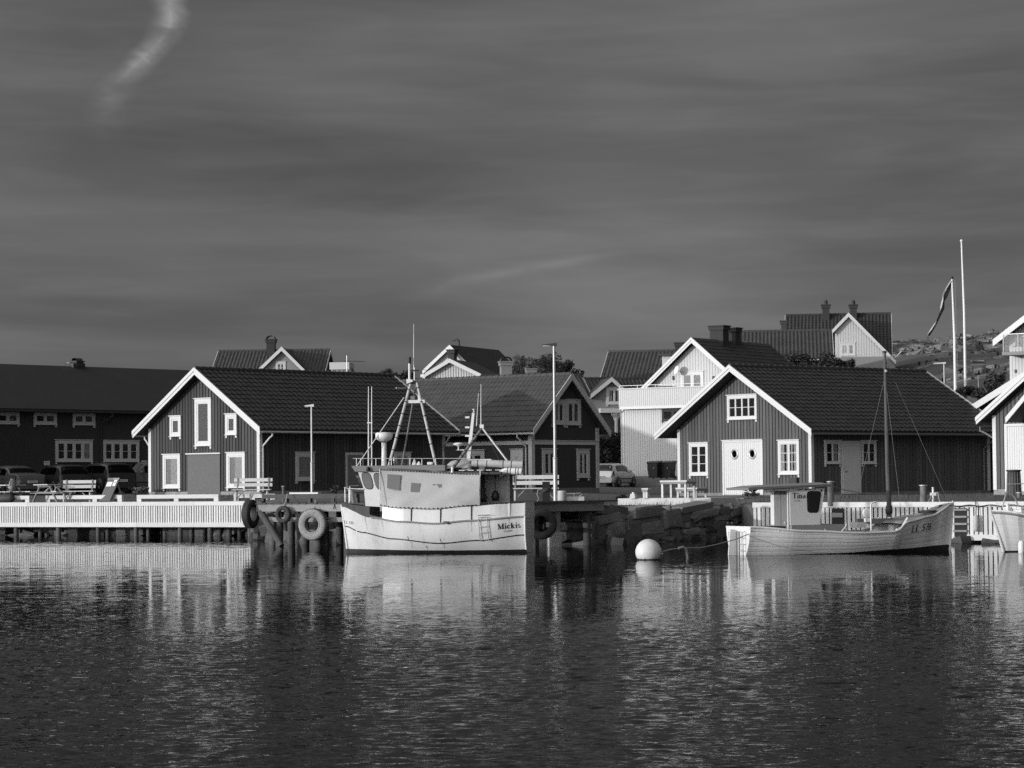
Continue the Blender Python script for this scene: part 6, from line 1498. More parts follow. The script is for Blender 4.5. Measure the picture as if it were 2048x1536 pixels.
# ---------------------------------------------------------------- buoy, its line, fender on the quay
bc = at(1297, 1119, 64.2)
by = thing('mooring_buoy', 'big round white mooring buoy floating in front of the stone quay', 'buoy', (bc.x, bc.y, .19))
pr = [(.325 * math.sin(math.pi * i / 20), -.325 * math.cos(math.pi * i / 20)) for i in range(21)]
MB().lathe(pr, 32).build('float', 'buoy', by)
wd = MB()
for i in range(44):
    a_ = i / 44 * 2 * math.pi; r_ = .325 * math.cos(math.asin(.19 / .325)) + .004; wd.tube([(r_ * math.cos(a_), r_ * math.sin(a_), -.20), ((r_ + .008) * math.cos(a_), (r_ + .008) * math.sin(a_), -.15 + rr.uniform(-.02, .025))], [.03, .01], 5)
wd.build('weed_fringe', 'weed', by, kind='stuff')
MB().tube([(.30, 0, -.05), (.36, 0, -.05)], .03, 8).build('eye', 'galvanised', by)
P = [at(1322, 1104, 64.2), at(1340, 1099, 64.4), at(1357, 1097, 64.6), at(1372, 1096, 64.8), at(1400, 1096, 65.3), at(1430, 1090, 66), at(1470, 1079, 66.6), at(1500, 1067, 67), at(1528, 1054, 67.4)]
rope_obj('thin mooring line from the buoy to the stern of the mast boat', P, .013, 'rope', 'mooring line', 'mooring_line')
P = [at(1357, 1097, 64.6), at(1366, 1094, 64.7), at(1372, 1099, 64.75), at(1374, 1106, 64.8), at(1375, 1116, 64.8), at(1375, 1124, 64.8)]
rope_obj('weedy rope end hanging off the mooring line into the water', P, .035, 'rope', 'rope')
fx, fz = RQ.ony(1952, 1046, -.18); fp = RQ.w(fx, -.18, fz)
fe = thing('boat_fender', 'long grey boat fender hanging on the right slatted quay', 'fender', fp)
MB().lathe([(0, -.26), (.06, -.255), (.085, -.2), (.09, 0), (.085, .18), (.05, .23), (.02, .26), (0, .27)], 16).build('fender_body', 'pipe_grey', fe)
MB().tube([(0, 0, .25), (.02, .03, .5), (0, .15, .74)], .015, 6).build('fender_rope', 'rope_dark', fe)
P = [tp(1655, 968, -.6)]
P = [TNF.w(*tp(1652, 969, .3)), at(1690, 980, 71), at(1730, 988, 72), at(1772, 988, 73)]
rope_obj('slack mooring rope sagging from the wheelhouse roof past the mast', P, .012, 'rope', 'mooring line', 'mooring_line')
P = [TNF.w(*tp(1898, 1012, 0)), at(1935, 1012, 74), at(1965, 1012, 76), at(1990, 1011, 77)]
rope_obj('bow line from the mast boat across to the right quay', P, .012, 'rope_dark', 'mooring line', 'mooring_line')
# ---------------------------------------------------------------- street lamps
def lamp(label, px, py_top, Y, zbase, arm, hh, r0=.05, lower=1.3, head='panel_dark', polem='galvanised', rz=0.0):
    t = at(px, py_top, Y); o = thing('street_lamp', label, 'lamp post', (t.x, t.y, zbase), rz); H = t.z - zbase
    MB().tube([(0, 0, -.1), (0, 0, lower)], r0, 12).build('base_tube', polem, o)
    MB().tube([(0, 0, lower), (0, 0, H)], [r0 * .72, r0 * .6], 12).build('pole', polem, o)
    MB().lathe([(r0, lower - .02), (r0 * 1.15, lower), (r0 * .75, lower + .05)], 12).build('collar', polem, o)
    MB().hexa([(-arm, -.05, H - .02), (.09, -.08, H - .05), (.09, .08, H - .05), (-arm, .05, H - .02), (-arm, -.05, H + .0), (.09, -.08, H + .05), (.09, .08, H + .05), (-arm, .05, H + .0)]).build('lamp_head', head, o)
    B(-arm + .02, -.12, -.045, .045, H - .052, H - .03).build('lens', 'plastic_white', o)
    return o
lamp('short pale street lamp in front of the left boathouse wall', 623, 811, 95, 1.40, .26, 3, .055, 1.35, 'plastic_white')
lamp('tall street lamp with flaking paint on the landing stage', 1108, 689, 80, 1.36, .36, 5, .072, 1.35)
lamp('grey street lamp on the slope above the right boathouse roof', 1888, 726, 150, gz(at(1888, 726, 150).x, 150) - .3, .62, 3, .06, 1.0, 'plastic_white')

# ---------------------------------------------------------------- timber furniture
def bench(label, loc, rz, L=1.5, mat='new_wood_h', frame='grey_wood', group='park benches'):
    o = thing('park_bench', label, 'bench', loc, rz, group)
    for k in range(3): B(-L / 2, L / 2, -.42 + k * .14, -.30 + k * .14, .42, .455).build('seat_slat', mat, o)
    for k in range(2):
        z = .56 + k * .19; y = .02 + k * .05
        MB().hexa([(-L / 2, y, z), (L / 2, y, z), (L / 2, y + .03, z), (-L / 2, y + .03, z), (-L / 2, y + .03, z + .13), (L / 2, y + .03, z + .13), (L / 2, y + .06, z + .13), (-L / 2, y + .06, z + .13)]).build('back_slat', mat, o)
    for x in (-L / 2 + .14, L / 2 - .14):
        MB().bar((x, -.36, .42), (x, -.38, 0), .05, .07).build('leg', mat, o); MB().bar((x, .10, .90), (x, -.08, 0), .05, .06).build('leg', frame, o)
        B(x - .025, x + .025, -.40, .02, .36, .42).build('seat_bearer', frame, o)
    for s_ in (-1, 1): MB().bar((s_ * (L / 2 - .14), -.34, .05), (s_ * (L / 2 - .45), -.34, .38), .04, .04).build('brace', frame, o)
    return o
def picnic(label, loc, rz, L=1.7):
    o = thing('picnic_table', label, 'table', loc, rz, 'picnic tables on the dock')
    for k in range(5): B(-L / 2, L / 2, -.36 + k * .146, -.23 + k * .146, .69, .73).build('table_plank', 'new_wood_h', o)
    for s_ in (-1, 1):
        for k in range(2): B(-L / 2, L / 2, s_ * .66 + (k - 1) * .14 + .0, s_ * .66 + (k - 1) * .14 + .13, .42, .455).build('seat_plank', 'new_wood_h', o)
    for x in (-L / 2 + .3, L / 2 - .3):
        for s_ in (-1, 1): MB().bar((x, s_ * .22, .70), (x, s_ * .62, 0), .045, .085, (1, 0, 0)).build('leg', 'grey_wood', o)
        B(x - .05, x - .02, -.72, .72, .35, .42).build('seat_bearer', 'grey_wood', o); B(x - .05, x - .02, -.34, .34, .61, .69).build('table_bearer', 'grey_wood', o)
    for s_ in (-1, 1): MB().bar((s_ * (L / 2 - .3), 0, .40), (s_ * .15, 0, .67), .05, .05).build('brace', 'new_wood_h', o)
    return o
DZ = 1.36
def deckp(px, Y, z=DZ): p = at(px, 1000, Y); return (p.x, p.y, z)
drz = math.atan2(-.51, .86)
picnic('weathered picnic table with the rucksack at the left edge of the dock', deckp(8, 106.3), drz + R(6))
picnic('picnic table in front of the second parked car', deckp(107, 104.6), R(62))
bench('pale park bench standing between the picnic table and leaning signboard', deckp(158, 104.2), drz + R(26), 1.35)
bench('pale park bench at the corner of the left boathouse', deckp(506, 99.6), drz + R(26), 1.5)
bench('pale park bench in front of the dark scalloped gable house', (at(1070, 990, 87).x, 87, 1.33), R(-2), 1.62)
bench('pale park bench beside the ribbed drum at the right edge', (at(2062, 970, 93).x, 93, 1.34), R(-45), 1.4)
# rucksack on the first table
q = Vector(deckp(24, 105.6, DZ + .455))
bg_ = thing('rucksack', 'light grey rucksack standing on the bench of the left picnic table', 'rucksack', q, R(30))
rows = []
for j in range(9):
    z = j / 8 * .52; s_ = (1 - abs(j / 8 - .4) ** 2.5 * 1.2) * (.55 if j in (0, 8) else 1)
    rows.append([(.15 * s_ * math.cos(a) + .04 * z, .11 * s_ * math.sin(a), z) for a in [i / 14 * 2 * math.pi for i in range(15)]])
MB().grid(rows, True).build('body', 'bag_cloth', bg_)
MB().lathe([(0, -.02), (.09, 0), (.10, .12), (0, .15)], 10, (-.05, -.12, .08)).build('pocket', 'bag_cloth', bg_)
MB().tube([(-.02, .02, .49), (-.03, .02, .58), (.05, .02, .59), (.06, .02, .49)], .012, 6).build('handle', 'black', bg_)
for s_ in (-1, 1): MB().tube([(-.10, s_ * .06, .46), (-.24, s_ * .07, .34), (-.22, s_ * .07, .16), (-.12, s_ * .06, .06)], .014, 6).build('strap', 'black', bg_)
q = Vector(deckp(10, 105.2, DZ)); du = thing('duffel_bag', 'dark duffel bag lying under the left picnic table', 'bag', q, R(-20))
MB().lathe([(0, -.42), (.12, -.40), (.17, -.28), (.18, 0), (.17, .28), (.12, .40), (0, .42)], 14, (0, 0, .17), 'x').build('body', 'panel_dark', du)
MB().tube([(-.15, -.1, .3), (-.1, -.1, .46), (.1, -.1, .46), (.15, -.1, .3)], .014, 6).build('handle', 'black', du)
# leaning signboard
q = Vector(deckp(209, 102.9)); sg = thing('signboard', 'brown plank signboard leaning backwards with two white notices', 'sign', q, (R(-27), 0, R(-50)))
for k in range(5): B(-.42 + k * .165, -.42 + k * .165 + .155, -.02, .02, .02 + .015 * (k % 2), 1.03).build('plank', 'board_brown', sg)
B(-.43, .42, -.045, -.02, .96, 1.05).build('title_board', 'grey_wood', sg)
for (x0, x1, z0, z1) in ((-.36, .02, .68, .88), (.10, .32, .70, .97)): nb = B(x0, x1, -.034, -.021, z0, z1).build('notice', 'paper', sg); 
B(.17, .25, -.038, -.035, .82, .90).build('notice_emblem', 'panel_grey', nb)
for k in range(3): B(-.38, -.02, -.05, -.046, .975 + k * .02, .985 + k * .02).build('title_lettering', 'print_black', sg)
for x in (-.3, .3): MB().bar((x, .02, .85), (x, .62, .32), .04, .05).build('strut', 'grey_wood', sg)
# mooring rails along the dock edge
def mrail(label, px0, px1, off, blocks):
    x0 = DF.ony(px0, 1000, off)[0]; x1 = DF.ony(px1, 1000, off)[0]; p = DF.w(x0, off, DZ)
    o = thing('mooring_rail', label, 'rail', p, drz, 'timber mooring rails')
    L = x1 - x0; B(0, L, -.08, .08, .12, .27).build('beam', 'new_wood_h', o)
    for k in blocks: B(k * L - .0 if k < .99 else L - .22, k * L + .22 if k < .99 else L, -.075, .075, 0, .118).build('block', 'new_wood_h', o)
mrail('low timber mooring rail in front of the left boathouse gable', 276, 439, .5, (0, .46, 1)); mrail('low timber mooring rail by the rucksack table', -30, 61, .6, (0, 1)); mrail('low timber mooring rail behind the leaning signboard', 94, 246, .75, (0, .62, 1))
mrail('low timber mooring rail ending behind the corner tyre', 470, 552, .9, (0, .4, 1))
# square table and bench on the concrete slab
slf = Fr((3.74, 92.0, 1.12), drz)
sl_ = thing('concrete_slab', 'pale concrete slab laid on top of the stone quay', 'slab', slf.loc, drz)
B(0, 3.7, 0, 2.0, 0, .25).build('slab', 'concrete', sl_)
for k in (.9, 1.9, 2.6): MB().tube([(k, -.002, .05), (k + .05, -.002, .14), (k + .04, -.002, .25)], .004, 4).build('crack', 'panel_grey', sl_)
def sqtable(label, px, Y, W_, D_, H_, rz, name='garden_table', cat='table', planks_=5):
    p = at(px, 998, Y); o = thing(name, label, cat, (p.x, p.y, 1.37 if Y < 94 else 1.30), rz)
    for k in range(planks_): B(0, W_, k * D_ / planks_ + .004, (k + 1) * D_ / planks_ - .004, H_ - .05, H_).build('plank', 'new_wood_h', o)
    MB().box(.02, W_ - .02, .0, .03, H_ - .13, H_ - .052).box(.02, W_ - .02, D_ - .03, D_, H_ - .13, H_ - .052).box(.0, .03, .03, D_ - .03, H_ - .13, H_ - .052).box(W_ - .03, W_, .03, D_ - .03, H_ - .13, H_ - .052).build('apron', 'grey_wood', o)
    for x, y in ((.04, .03), (W_ - .12, .03), (W_ - .12, D_ - .11), (.04, D_ - .11)): B(x, x + .08, y, y + .08, 0, H_ - .052).build('leg', 'new_wood', o)
    return o
sqtable('square plank table standing before the right boathouse gable', 1320, 96.5, 1.12, .85, .70, drz)
sqtable('low plank bench beside the square table', 1351, 98.5, .92, 1.0, .42, drz, 'garden_bench', 'bench', 4)
sqtable('small plank stool on the concrete slab', 1283, 91.4, .26, .24, .36, drz, 'wooden_stool', 'stool', 2)
q = at(1267, 997, 91.6); ob_ = thing('mooring_block', 'small pale block with an iron pin on the concrete slab', 'block', (q.x, q.y, 1.37), drz)
MB().hexa([(-.11, -.1, 0), (.11, -.1, 0), (.11, .1, 0), (-.11, .1, 0), (-.08, -.08, .17), (.08, -.08, .17), (.08, .08, .17), (-.08, .08, .17)]).build('block', 'concrete', ob_)
MB().tube([(0, 0, .17), (0, 0, .22)], .06, 8).build('pin', 'galvanised', ob_)
q = at(1463, 1006, 100); gs = thing('granite_step', 'speckled granite block in front of the white double doors', 'step', (q.x, q.y, 1.12), R(-40))
MB().hexa([(-.75, -.2, -.1), (.75, -.2, -.1), (.75, .3, -.1), (-.75, .3, -.1), (-.74, -.19, .19), (.74, -.19, .18), (.74, .3, .18), (-.74, .3, .19)]).build('block', 'plaster', gs)

# ---------------------------------------------------------------- bollards, drums and clutter
def post(name, label, cat, px, py_top, Y, zb, r, mat, cap=None, n=14):
    t = at(px, py_top, Y); o = thing(name, label, cat, (t.x, t.y, zb)); H = t.z - zb
    MB().tube([(0, 0, -.1), (0, 0, H - .02)], r, n, smooth=n > 4).build('post', mat, o)
    MB().lathe([(r * 1.02, H - .03), (r * 1.25, H - .02), (r * 1.25, H + .01), (0, H + .015)], n).build('cap', cap or mat, o)
    return o
post('bollard', 'stout dark bollard seen over the small wheelhouse roof', 'bollard', 1661, 963, 81, 1.24, .10, 'panel_grey', 'alloy')
post('bollard', 'stout steel bollard with a pale cap right of the mast', 'bollard', 1846.5, 970.5, 80, 1.24, .105, 'panel_grey', 'alloy')
o = post('bollard', 'thin pale bollard with crosspiece and ropes near the bow', 'bollard', 1866, 975, 79.5, 1.24, .035, 'plastic_white', 'alloy')
B(-.09, .09, -.05, .05, .20, .29).build('crosspiece', 'plastic_white', o)
MB().tube([(.05, 0, .28), (.14, -.05, .3), (.16, -.1, .1), (.2, -.12, 0)], .018, 6).build('rope_loop', 'rope', o); MB().tube([(-.05, 0, .2), (-.12, -.1, .08), (-.18, -.14, .0)], .014, 6).build('rope_tail', 'rope', o)
post('bollard', 'short rusty bollard stub on the jetty near the bench', 'bollard', 567, 972.5, 90, 1.36, .06, 'pile_wood', 'grey_wood')
q = at(1092.5, 1000, 78.5); o = thing('timber_post', 'square black timber mooring post wound with rope beside the lamp post', 'post', (q.x, q.y, 1.34))
B(-.115, .115, -.115, .115, -.1, .64).build('post', 'black', o)
for k in range(3): MB().tube([(.13 * math.cos(a) * 1.2, .13 * math.sin(a) * 1.2, .36 + k * .035 + .05 * math.cos(a)) for a in [i / 12 * 2 * math.pi for i in range(13)]], .016, 6).build('rope_turn', 'rope_dark', o)
MB().tube([(-.14, -.1, .42), (-.25, -.12, .38), (-.28, -.12, .25), (-.22, -.12, .12), (-.3, -.14, .02)], .014, 6).build('rope_tail', 'rope', o)
q = at(1124, 1002, 79.5); o = thing('metal_keg', 'dented metal keg standing beside the lamp post foot', 'keg', (q.x, q.y, 1.36))
MB().lathe([(0, 0), (.13, 0), (.14, .03), (.135, .1), (.142, .17), (.135, .25), (.14, .31), (.12, .34), (0, .34)], 16).build('drum', 'pipe_grey', o); MB().lathe([(.142, .0), (.148, .02), (.142, .04)], 16).build('rim', 'panel_grey', o)
q = at(1147, 1002, 79.8); o = thing('fish_crate', 'pale fish crate with a bent hoop handle on the landing stage', 'crate', (q.x, q.y, 1.36), R(10))
MB().box(-.30, .30, -.2, -.18, 0, .15).box(-.30, .30, .18, .2, 0, .15).box(-.30, -.28, -.18, .18, 0, .15).box(.28, .30, -.18, .18, 0, .15).build('crate_side', 'plastic_white', o); B(-.28, .28, -.18, .18, 0, .02).build('crate_base', 'panel_grey', o)
MB().tube([(-.28, -.1, .15), (-.26, -.1, .24), (.2, -.1, .26), (.26, -.1, .22), (.05, -.1, .08)], .013, 6).build('hoop', 'plastic_white', o); MB().tube([(.0, -.1, .24), (.0, -.1, .1)], .010, 5).build('hoop_stay', 'plastic_white', o)
q = at(2028, 983, 92); o = thing('ribbed_drum', 'tall dark ribbed drum with a lipped rim outside the white door', 'drum', (q.x, q.y, 1.33))
MB().lathe([(0, -.1), (.26, -.1), (.27, .0), (.25, .3), (.235, .6), (.22, .84), (.235, .87), (.27, .89), (.27, .93), (.0, .94)], 24).build('barrel', 'panel_dark', o)
for k in range(16): a_ = k / 16 * 2 * math.pi; MB().tube([(.27 * math.cos(a_), .27 * math.sin(a_), 0), (.232 * math.cos(a_), .232 * math.sin(a_), .84)], .012, 5).build('rib', 'panel_grey', o)
MB().tube([(-.3, -.3, .42), (.4, -.3, .43)], .014, 6).build('hoop_bar', 'alloy', o)
post('bollard', 'pale short wooden post at the foot of the ribbed drum', 'bollard', 2037.5, 985, 84, 1.24, .06, 'grey_wood', 'new_wood')
# rope chain along the right quay edge
P = [RQ.w(RQ.ony(px, 1003, -.08)[0], -.08, 1.13 + .02 * math.sin(px * .9)) for px in range(1900, 2060, 6)]
rope_obj('sagging dark rope strung along the edge of the right quay', P, .02, 'rope_dark', 'rope')

# ---------------------------------------------------------------- cars
def car(label, loc, rz, paint, L=3.95, Wd=1.7, H=1.48, kind='hatch', plate=True):
    o = thing('parked_car', label, 'car', loc, rz, 'parked cars')
    h = L / 2
    top = {'hatch': [(-1, .62), (-.965, .98), (-.90, 1.22), (-.80, 1.41), (-.62, 1.47), (-.1, 1.48), (.16, 1.40), (.46, 1.02), (.62, .93), (.88, .80), (.97, .66), (1, .50)],
           'sedan': [(-1, .62), (-.97, .96), (-.90, 1.02), (-.66, 1.06), (-.48, 1.32), (-.30, 1.44), (0, 1.46), (.18, 1.38), (.46, 1.0), (.62, .92), (.88, .80), (.97, .66), (1, .50)],
           'suv': [(-1, .70), (-.965, 1.08), (-.91, 1.30), (-.80, 1.58), (-.6, 1.65), (-.1, 1.66), (.16, 1.58), (.42, 1.14), (.6, 1.06), (.88, .95), (.97, .75), (1, .55)]}[kind]
    mx = max(z for _, z in top); sc = H / mx
    belt = [(-1, .60), (-.95, .92), (-.5, .93), (.3, .90), (.6, .86), (.9, .74), (1, .48)]
    if kind == 'suv': belt = [(a, b * 1.12) for a, b in belt]
    wid = [(-1, .80), (-.93, .93), (-.6, 1.0), (.5, 1.0), (.85, .92), (1, .72)]
    def S(u, t):
        zt = interp(u, top) * sc; zb = min(interp(u, belt) * sc, zt - .005); w = interp(u, wid) * Wd / 2
        wr = w * (1 - .22 * min(1, (zt - zb) / .5)); fl = .24 + .06 * (abs(u) > .9)
        P = [(0, fl), (.9 * w, fl), (w * .985, fl + .12), (w, (zb + fl) / 2 + .06), (.965 * w, zb), (wr * 1.0, zt - .07 * min(1, (zt - zb) / .3)), (wr * .72, zt), (0, zt + .012)]
        i = min(6, int(t)); k = t - i; (y0, z0), (y1, z1) = P[i], P[i + 1]; return Vector((u * h, y0 + (y1 - y0) * k, z0 + (z1 - z0) * k))
    us = [-1, -.985, -.965, -.94, -.9, -.85, -.8, -.72, -.62, -.5, -.38, -.25, -.1, .05, .16, .25, .35, .46, .54, .62, .75, .88, .93, .97, 1]
    tsx = [0, .5, 1, 1.5, 2, 2.5, 3, 3.5, 4, 4.25, 4.5, 4.75, 5, 5.5, 6, 6.5, 7]
    mb = MB()
    for s_ in (1, -1):
        rows = [[(p.x, s_ * p.y, p.z) for p in (S(u, t) for t in tsx)] for u in us]
        mb.grid(rows, True, flip=s_ < 0)
        for e in (0, -1): r = rows[e]; mb.add(r, [tuple(range(len(r))) if (s_ > 0) == (e == 0) else tuple(range(len(r) - 1, -1, -1))])
    mb.build('body', paint, o)
    def patch(nm, mat, u0, u1, t0, t1, s_, off=.012, nu=6, ntt=4, parent=o):
        rows = []
        for i in range(nu + 1):
            r = []
            for j in range(ntt + 1):
                u = u0 + (u1 - u0) * i / nu; t = t0 + (t1 - t0) * j / ntt; p = S(u, t); e = .01
                du = S(min(1, u + e), t) - S(max(-1, u - e), t); dt = S(u, min(7, t + .05)) - S(u, max(0, t - .05))
                n_ = du.cross(dt); n_ = n_.normalized() if n_.length > 1e-9 else Vector((0, 0, 1))
                if n_.y * 1 + n_.z * .3 < 0: n_ = -n_
                p = p + n_ * off; r.append((p.x, s_ * p.y, p.z))
            rows.append(r)
        return MB().grid(rows, True, flip=s_ < 0).build(nm, mat, parent)
    rb = {'hatch': (-.955, -.83), 'sedan': (-.64, -.44), 'suv': (-.955, -.83)}[kind]; sb = {'hatch': -.70, 'sedan': -.46, 'suv': -.78}[kind]
    for s_ in (1, -1):
        patch('rear_window', 'glass_dark', rb[0], rb[1], 5.25, 7, s_); patch('windscreen', 'glass_dark', .19, .45, 5.3, 7, s_)
        patch('side_window', 'glass_dark', sb, -.20, 4.12, 4.86, s_); patch('side_window', 'glass_dark', -.17, .20, 4.12, 4.86, s_)
        patch('rear_lamp', 'lamp_red', -.972, -.90, 3.3, 4.6 if kind != 'sedan' else 3.95, s_, .014); patch('head_lamp', 'alloy', .86, .955, 3.4, 4.0, s_, .014)
        patch('side_moulding', 'plastic_dark', -.52, .48, 2.55, 2.75, s_, .014); patch('rear_bumper', 'panel_grey' if paint != 'car_silver' else paint, -.995, -.93, 1.6, 2.7, s_, .03)
        for k_ in (-.34, .04): p = S(k_, 3.55); B(p.x - .07, p.x + .07, s_ * p.y - .02, s_ * p.y + .02, p.z - .012, p.z + .012).build('door_handle', paint, o)
        for k_ in (-.19, .23): patch('door_seam', 'black', k_ - .004, k_ + .004, 1.8, 4.0, s_, .006, 1, 6)
        p = S(.30, 4.2); m_ = MB().lathe([(0, -.07), (.06, -.06), (.08, 0), (.06, .06), (0, .07)], 8, (p.x, s_ * (p.y + .1), p.z + .05), 'y').build('mirror', paint, o)
    for u in (-.63, .62):
        for s_ in (1, -1):
            yc = s_ * (Wd / 2 - .10); r_ = .30 if kind != 'suv' else .35
            MB().lathe([(r_ * 1.16, -.02), (r_ * 1.16, .02), (0, .021)] if s_ > 0 else [(r_ * 1.16, .02), (r_ * 1.16, -.02), (0, -.021)], 20, (u * h, s_ * (Wd / 2 - .005), r_ + .03), 'y').build('wheel_arch', 'black', o)
            w_ = MB().lathe([(r_ * .62, -.1), (r_ * .9, -.105), (r_, -.07), (r_, .07), (r_ * .9, .105), (r_ * .62, .1)], 20, (u * h, yc, r_), 'y').build('wheel', 'rubber', o)
            MB().lathe([(r_ * .64, .085), (r_ * .55, .07), (r_ * .2, .09), (0, .092)] if s_ > 0 else [(r_ * .64, -.085), (r_ * .55, -.07), (r_ * .2, -.09), (0, -.092)], 16, (u * h, yc + s_ * .03, r_), 'y').build('rim', 'alloy', w_)
    if plate:
        pl = B(-h - .05, -h - .02, -.26, .26, .60, .71).build('number_plate', 'paper', o)
        for k in range(6): B(-h - .053, -h - .05, -.21 + k * .072, -.16 + k * .072, .625, .685).build('plate_mark', 'panel_grey', pl)
    return o
c_ = at(1228, 968, 157); hd = R(90 - 24)
p = Vector((c_.x, c_.y, 0)); p = p + Vector((math.cos(hd), math.sin(hd), 0)) * 1.3 + Vector((math.sin(hd), -math.cos(hd), 0)) * -.55
car('silver hatchback seen from behind beside the scalloped gable house', (p.x, p.y, gz(p.x, p.y)), hd, 'car_silver')
for (lb, px, Y, hdg, pt, kd, L_, H_) in (('pale grey saloon parked at the left picture edge', 22, 127, 128, 'car_grey', 'sedan', 4.5, 1.46), ('dark estate car parked second from the left', 118, 128, 122, 'car_dark', 'hatch', 4.3, 1.48), ('dark car parked behind the leaning signboard', 206, 130, 125, 'car_dark', 'suv', 4.4, 1.56), ('grey crossover parked against the left boathouse corner', 290, 130, 215, 'car_grey', 'suv', 4.3, 1.60)):
    c_ = at(px, 985, Y); car(lb, (c_.x, c_.y, gz(c_.x, c_.y)), R(hdg), pt, L_, 1.78, H_, kd)

# ---------------------------------------------------------------- bins
for k, px in enumerate((1310, 1337)):
    q = at(px, 957, 156.6); o = thing('wheelie_bin', ['left dark wheelie bin against the white house wall', 'right dark wheelie bin against the white house wall'][k], 'bin', (q.x, q.y, q.z - .02), R(-34), 'wheelie bins')
    MB().hexa([(-.30, -.26, .06), (.30, -.26, .06), (.30, .26, .06), (-.30, .26, .06), (-.36, -.34, .98), (.36, -.34, .98), (.36, .34, .98), (-.36, .34, .98)]).build('bin_body', 'plastic_dark', o)
    MB().hexa([(-.39, -.38, .98), (.39, -.38, .98), (.39, .38, .98), (-.39, .38, .98), (-.36, -.35, 1.04), (.36, -.35, 1.04), (.36, .36, 1.10), (-.36, .36, 1.10)]).build('bin_lid', 'plastic_dark', o)
    for s_ in (-1, 1): MB().lathe([(0, -.03), (.1, -.03), (.1, .03), (0, .03)], 12, (s_ * .28, .28, .1), 'x').build('wheel', 'rubber', o)
    B(.10, .16, -.36, -.345, .6, .72).build('sticker', 'plaster', o)

# ---------------------------------------------------------------- flagpoles, hill bench, fence
def flagpole(label, top, base, Y, r0):
    t, b = at(*top, Y), at(*base, Y); o = thing('flagpole', label, 'flagpole', (b.x, b.y, b.z))
    MB().tube([(0, 0, -1.5), (0, 0, (t.z - b.z) * .5), (t.x - b.x, 0, t.z - b.z)], [r0, r0 * .85, r0 * .5], 12).build('pole', 'plastic_white', o)
    MB().lathe([(0, -.08), (.09, -.04), (.1, .03), (.05, .1), (0, .12)], 10, (t.x - b.x, 0, t.z - b.z)).build('finial', 'panel_dark' if Y < 160 else 'plastic_white', o); return o, t
flagpole('taller bare white flagpole on the slope', (1923, 482), (1931, 768), 170, .105)
fp_, ft = flagpole('white flagpole flying a long drooping pennant', (1904, 556), (1911, 790), 150, .10)
MB().tube([(ft.x - fp_.location.x + .16, -.05, ft.z - fp_.location.z - .1), (.16, -.05, 1.0)], .012, 4).build('halyard', 'rope', fp_)
pn = [(1902.5, 562), (1898, 575), (1891, 590), (1886, 602), (1884, 616), (1879, 632), (1872, 648), (1864, 660), (1856, 671)]
wdt = [3, 9, 11, 6, 9, 5, 5, 6, 6]; a_r, b_r, c_r = [], [], []
for i, ((x, y), w_) in enumerate(zip(pn, wdt)):
    dy = .18 * math.sin(i * 1.3)
    p1, p2, p3 = at(x - w_ * .5, y - w_ * .18, 150), at(x - w_ * .2, y - w_ * .08, 150), at(x + w_ * .5, y + w_ * .2, 150)
    a_r.append(p1 + Vector((0, dy, 0))); b_r.append(p2 + Vector((0, dy - .12 * math.cos(i * 1.9), 0))); c_r.append(p3 + Vector((0, dy + .1, 0)))
pnn = thing('pennant', 'long two tone pennant hanging twisted from the flagpole', 'flag', ft)
loc = lambda L_: [p - ft for p in L_]
MB().grid([loc(a_r), loc(b_r)], True).build('pale_band', 'flag_pale', pnn); MB().grid([loc(b_r), loc(c_r)], True).build('dark_band', 'flag_dark', pnn)
q = at(1957, 733, 182); o = thing('hill_bench', 'dark bench high on the rocky hillside behind the flagpoles', 'bench', (q.x, q.y, q.z - .2))
MB().box(-.52, .52, .1, .14, .58, .66).build('back_slat', 'grey_wood', o); MB().box(-.52, .52, .1, .14, .44, .54).build('back_slat', 'panel_dark', o); B(-.5, .5, -.3, .1, .28, .32).build('seat', 'grey_wood', o)
for x in (-.46, .42): B(x, x + .05, -.28, .14, -.3, .68).build('leg', 'panel_dark', o)
q = at(1957, 785, 140); o = thing('wire_fence', 'thin metal fence frame on the slope above the right boathouses', 'fence', q)
H_ = 34 / FPX * 140; L_ = 46 / FPX * 140
MB().tube([(0, 0, -.5), (0, 0, H_), (L_, .5, H_ + .08)], .02, 6).build('frame', 'galvanised', o); MB().tube([(L_ * .52, .26, -.5), (L_ * .52, .26, H_ + .04)], .018, 6).build('fence_post', 'galvanised', o); MB().tube([(L_ * 1.0, .5, -.5), (L_, .5, H_ + .08)], .018, 6).build('fence_post', 'galvanised', o)

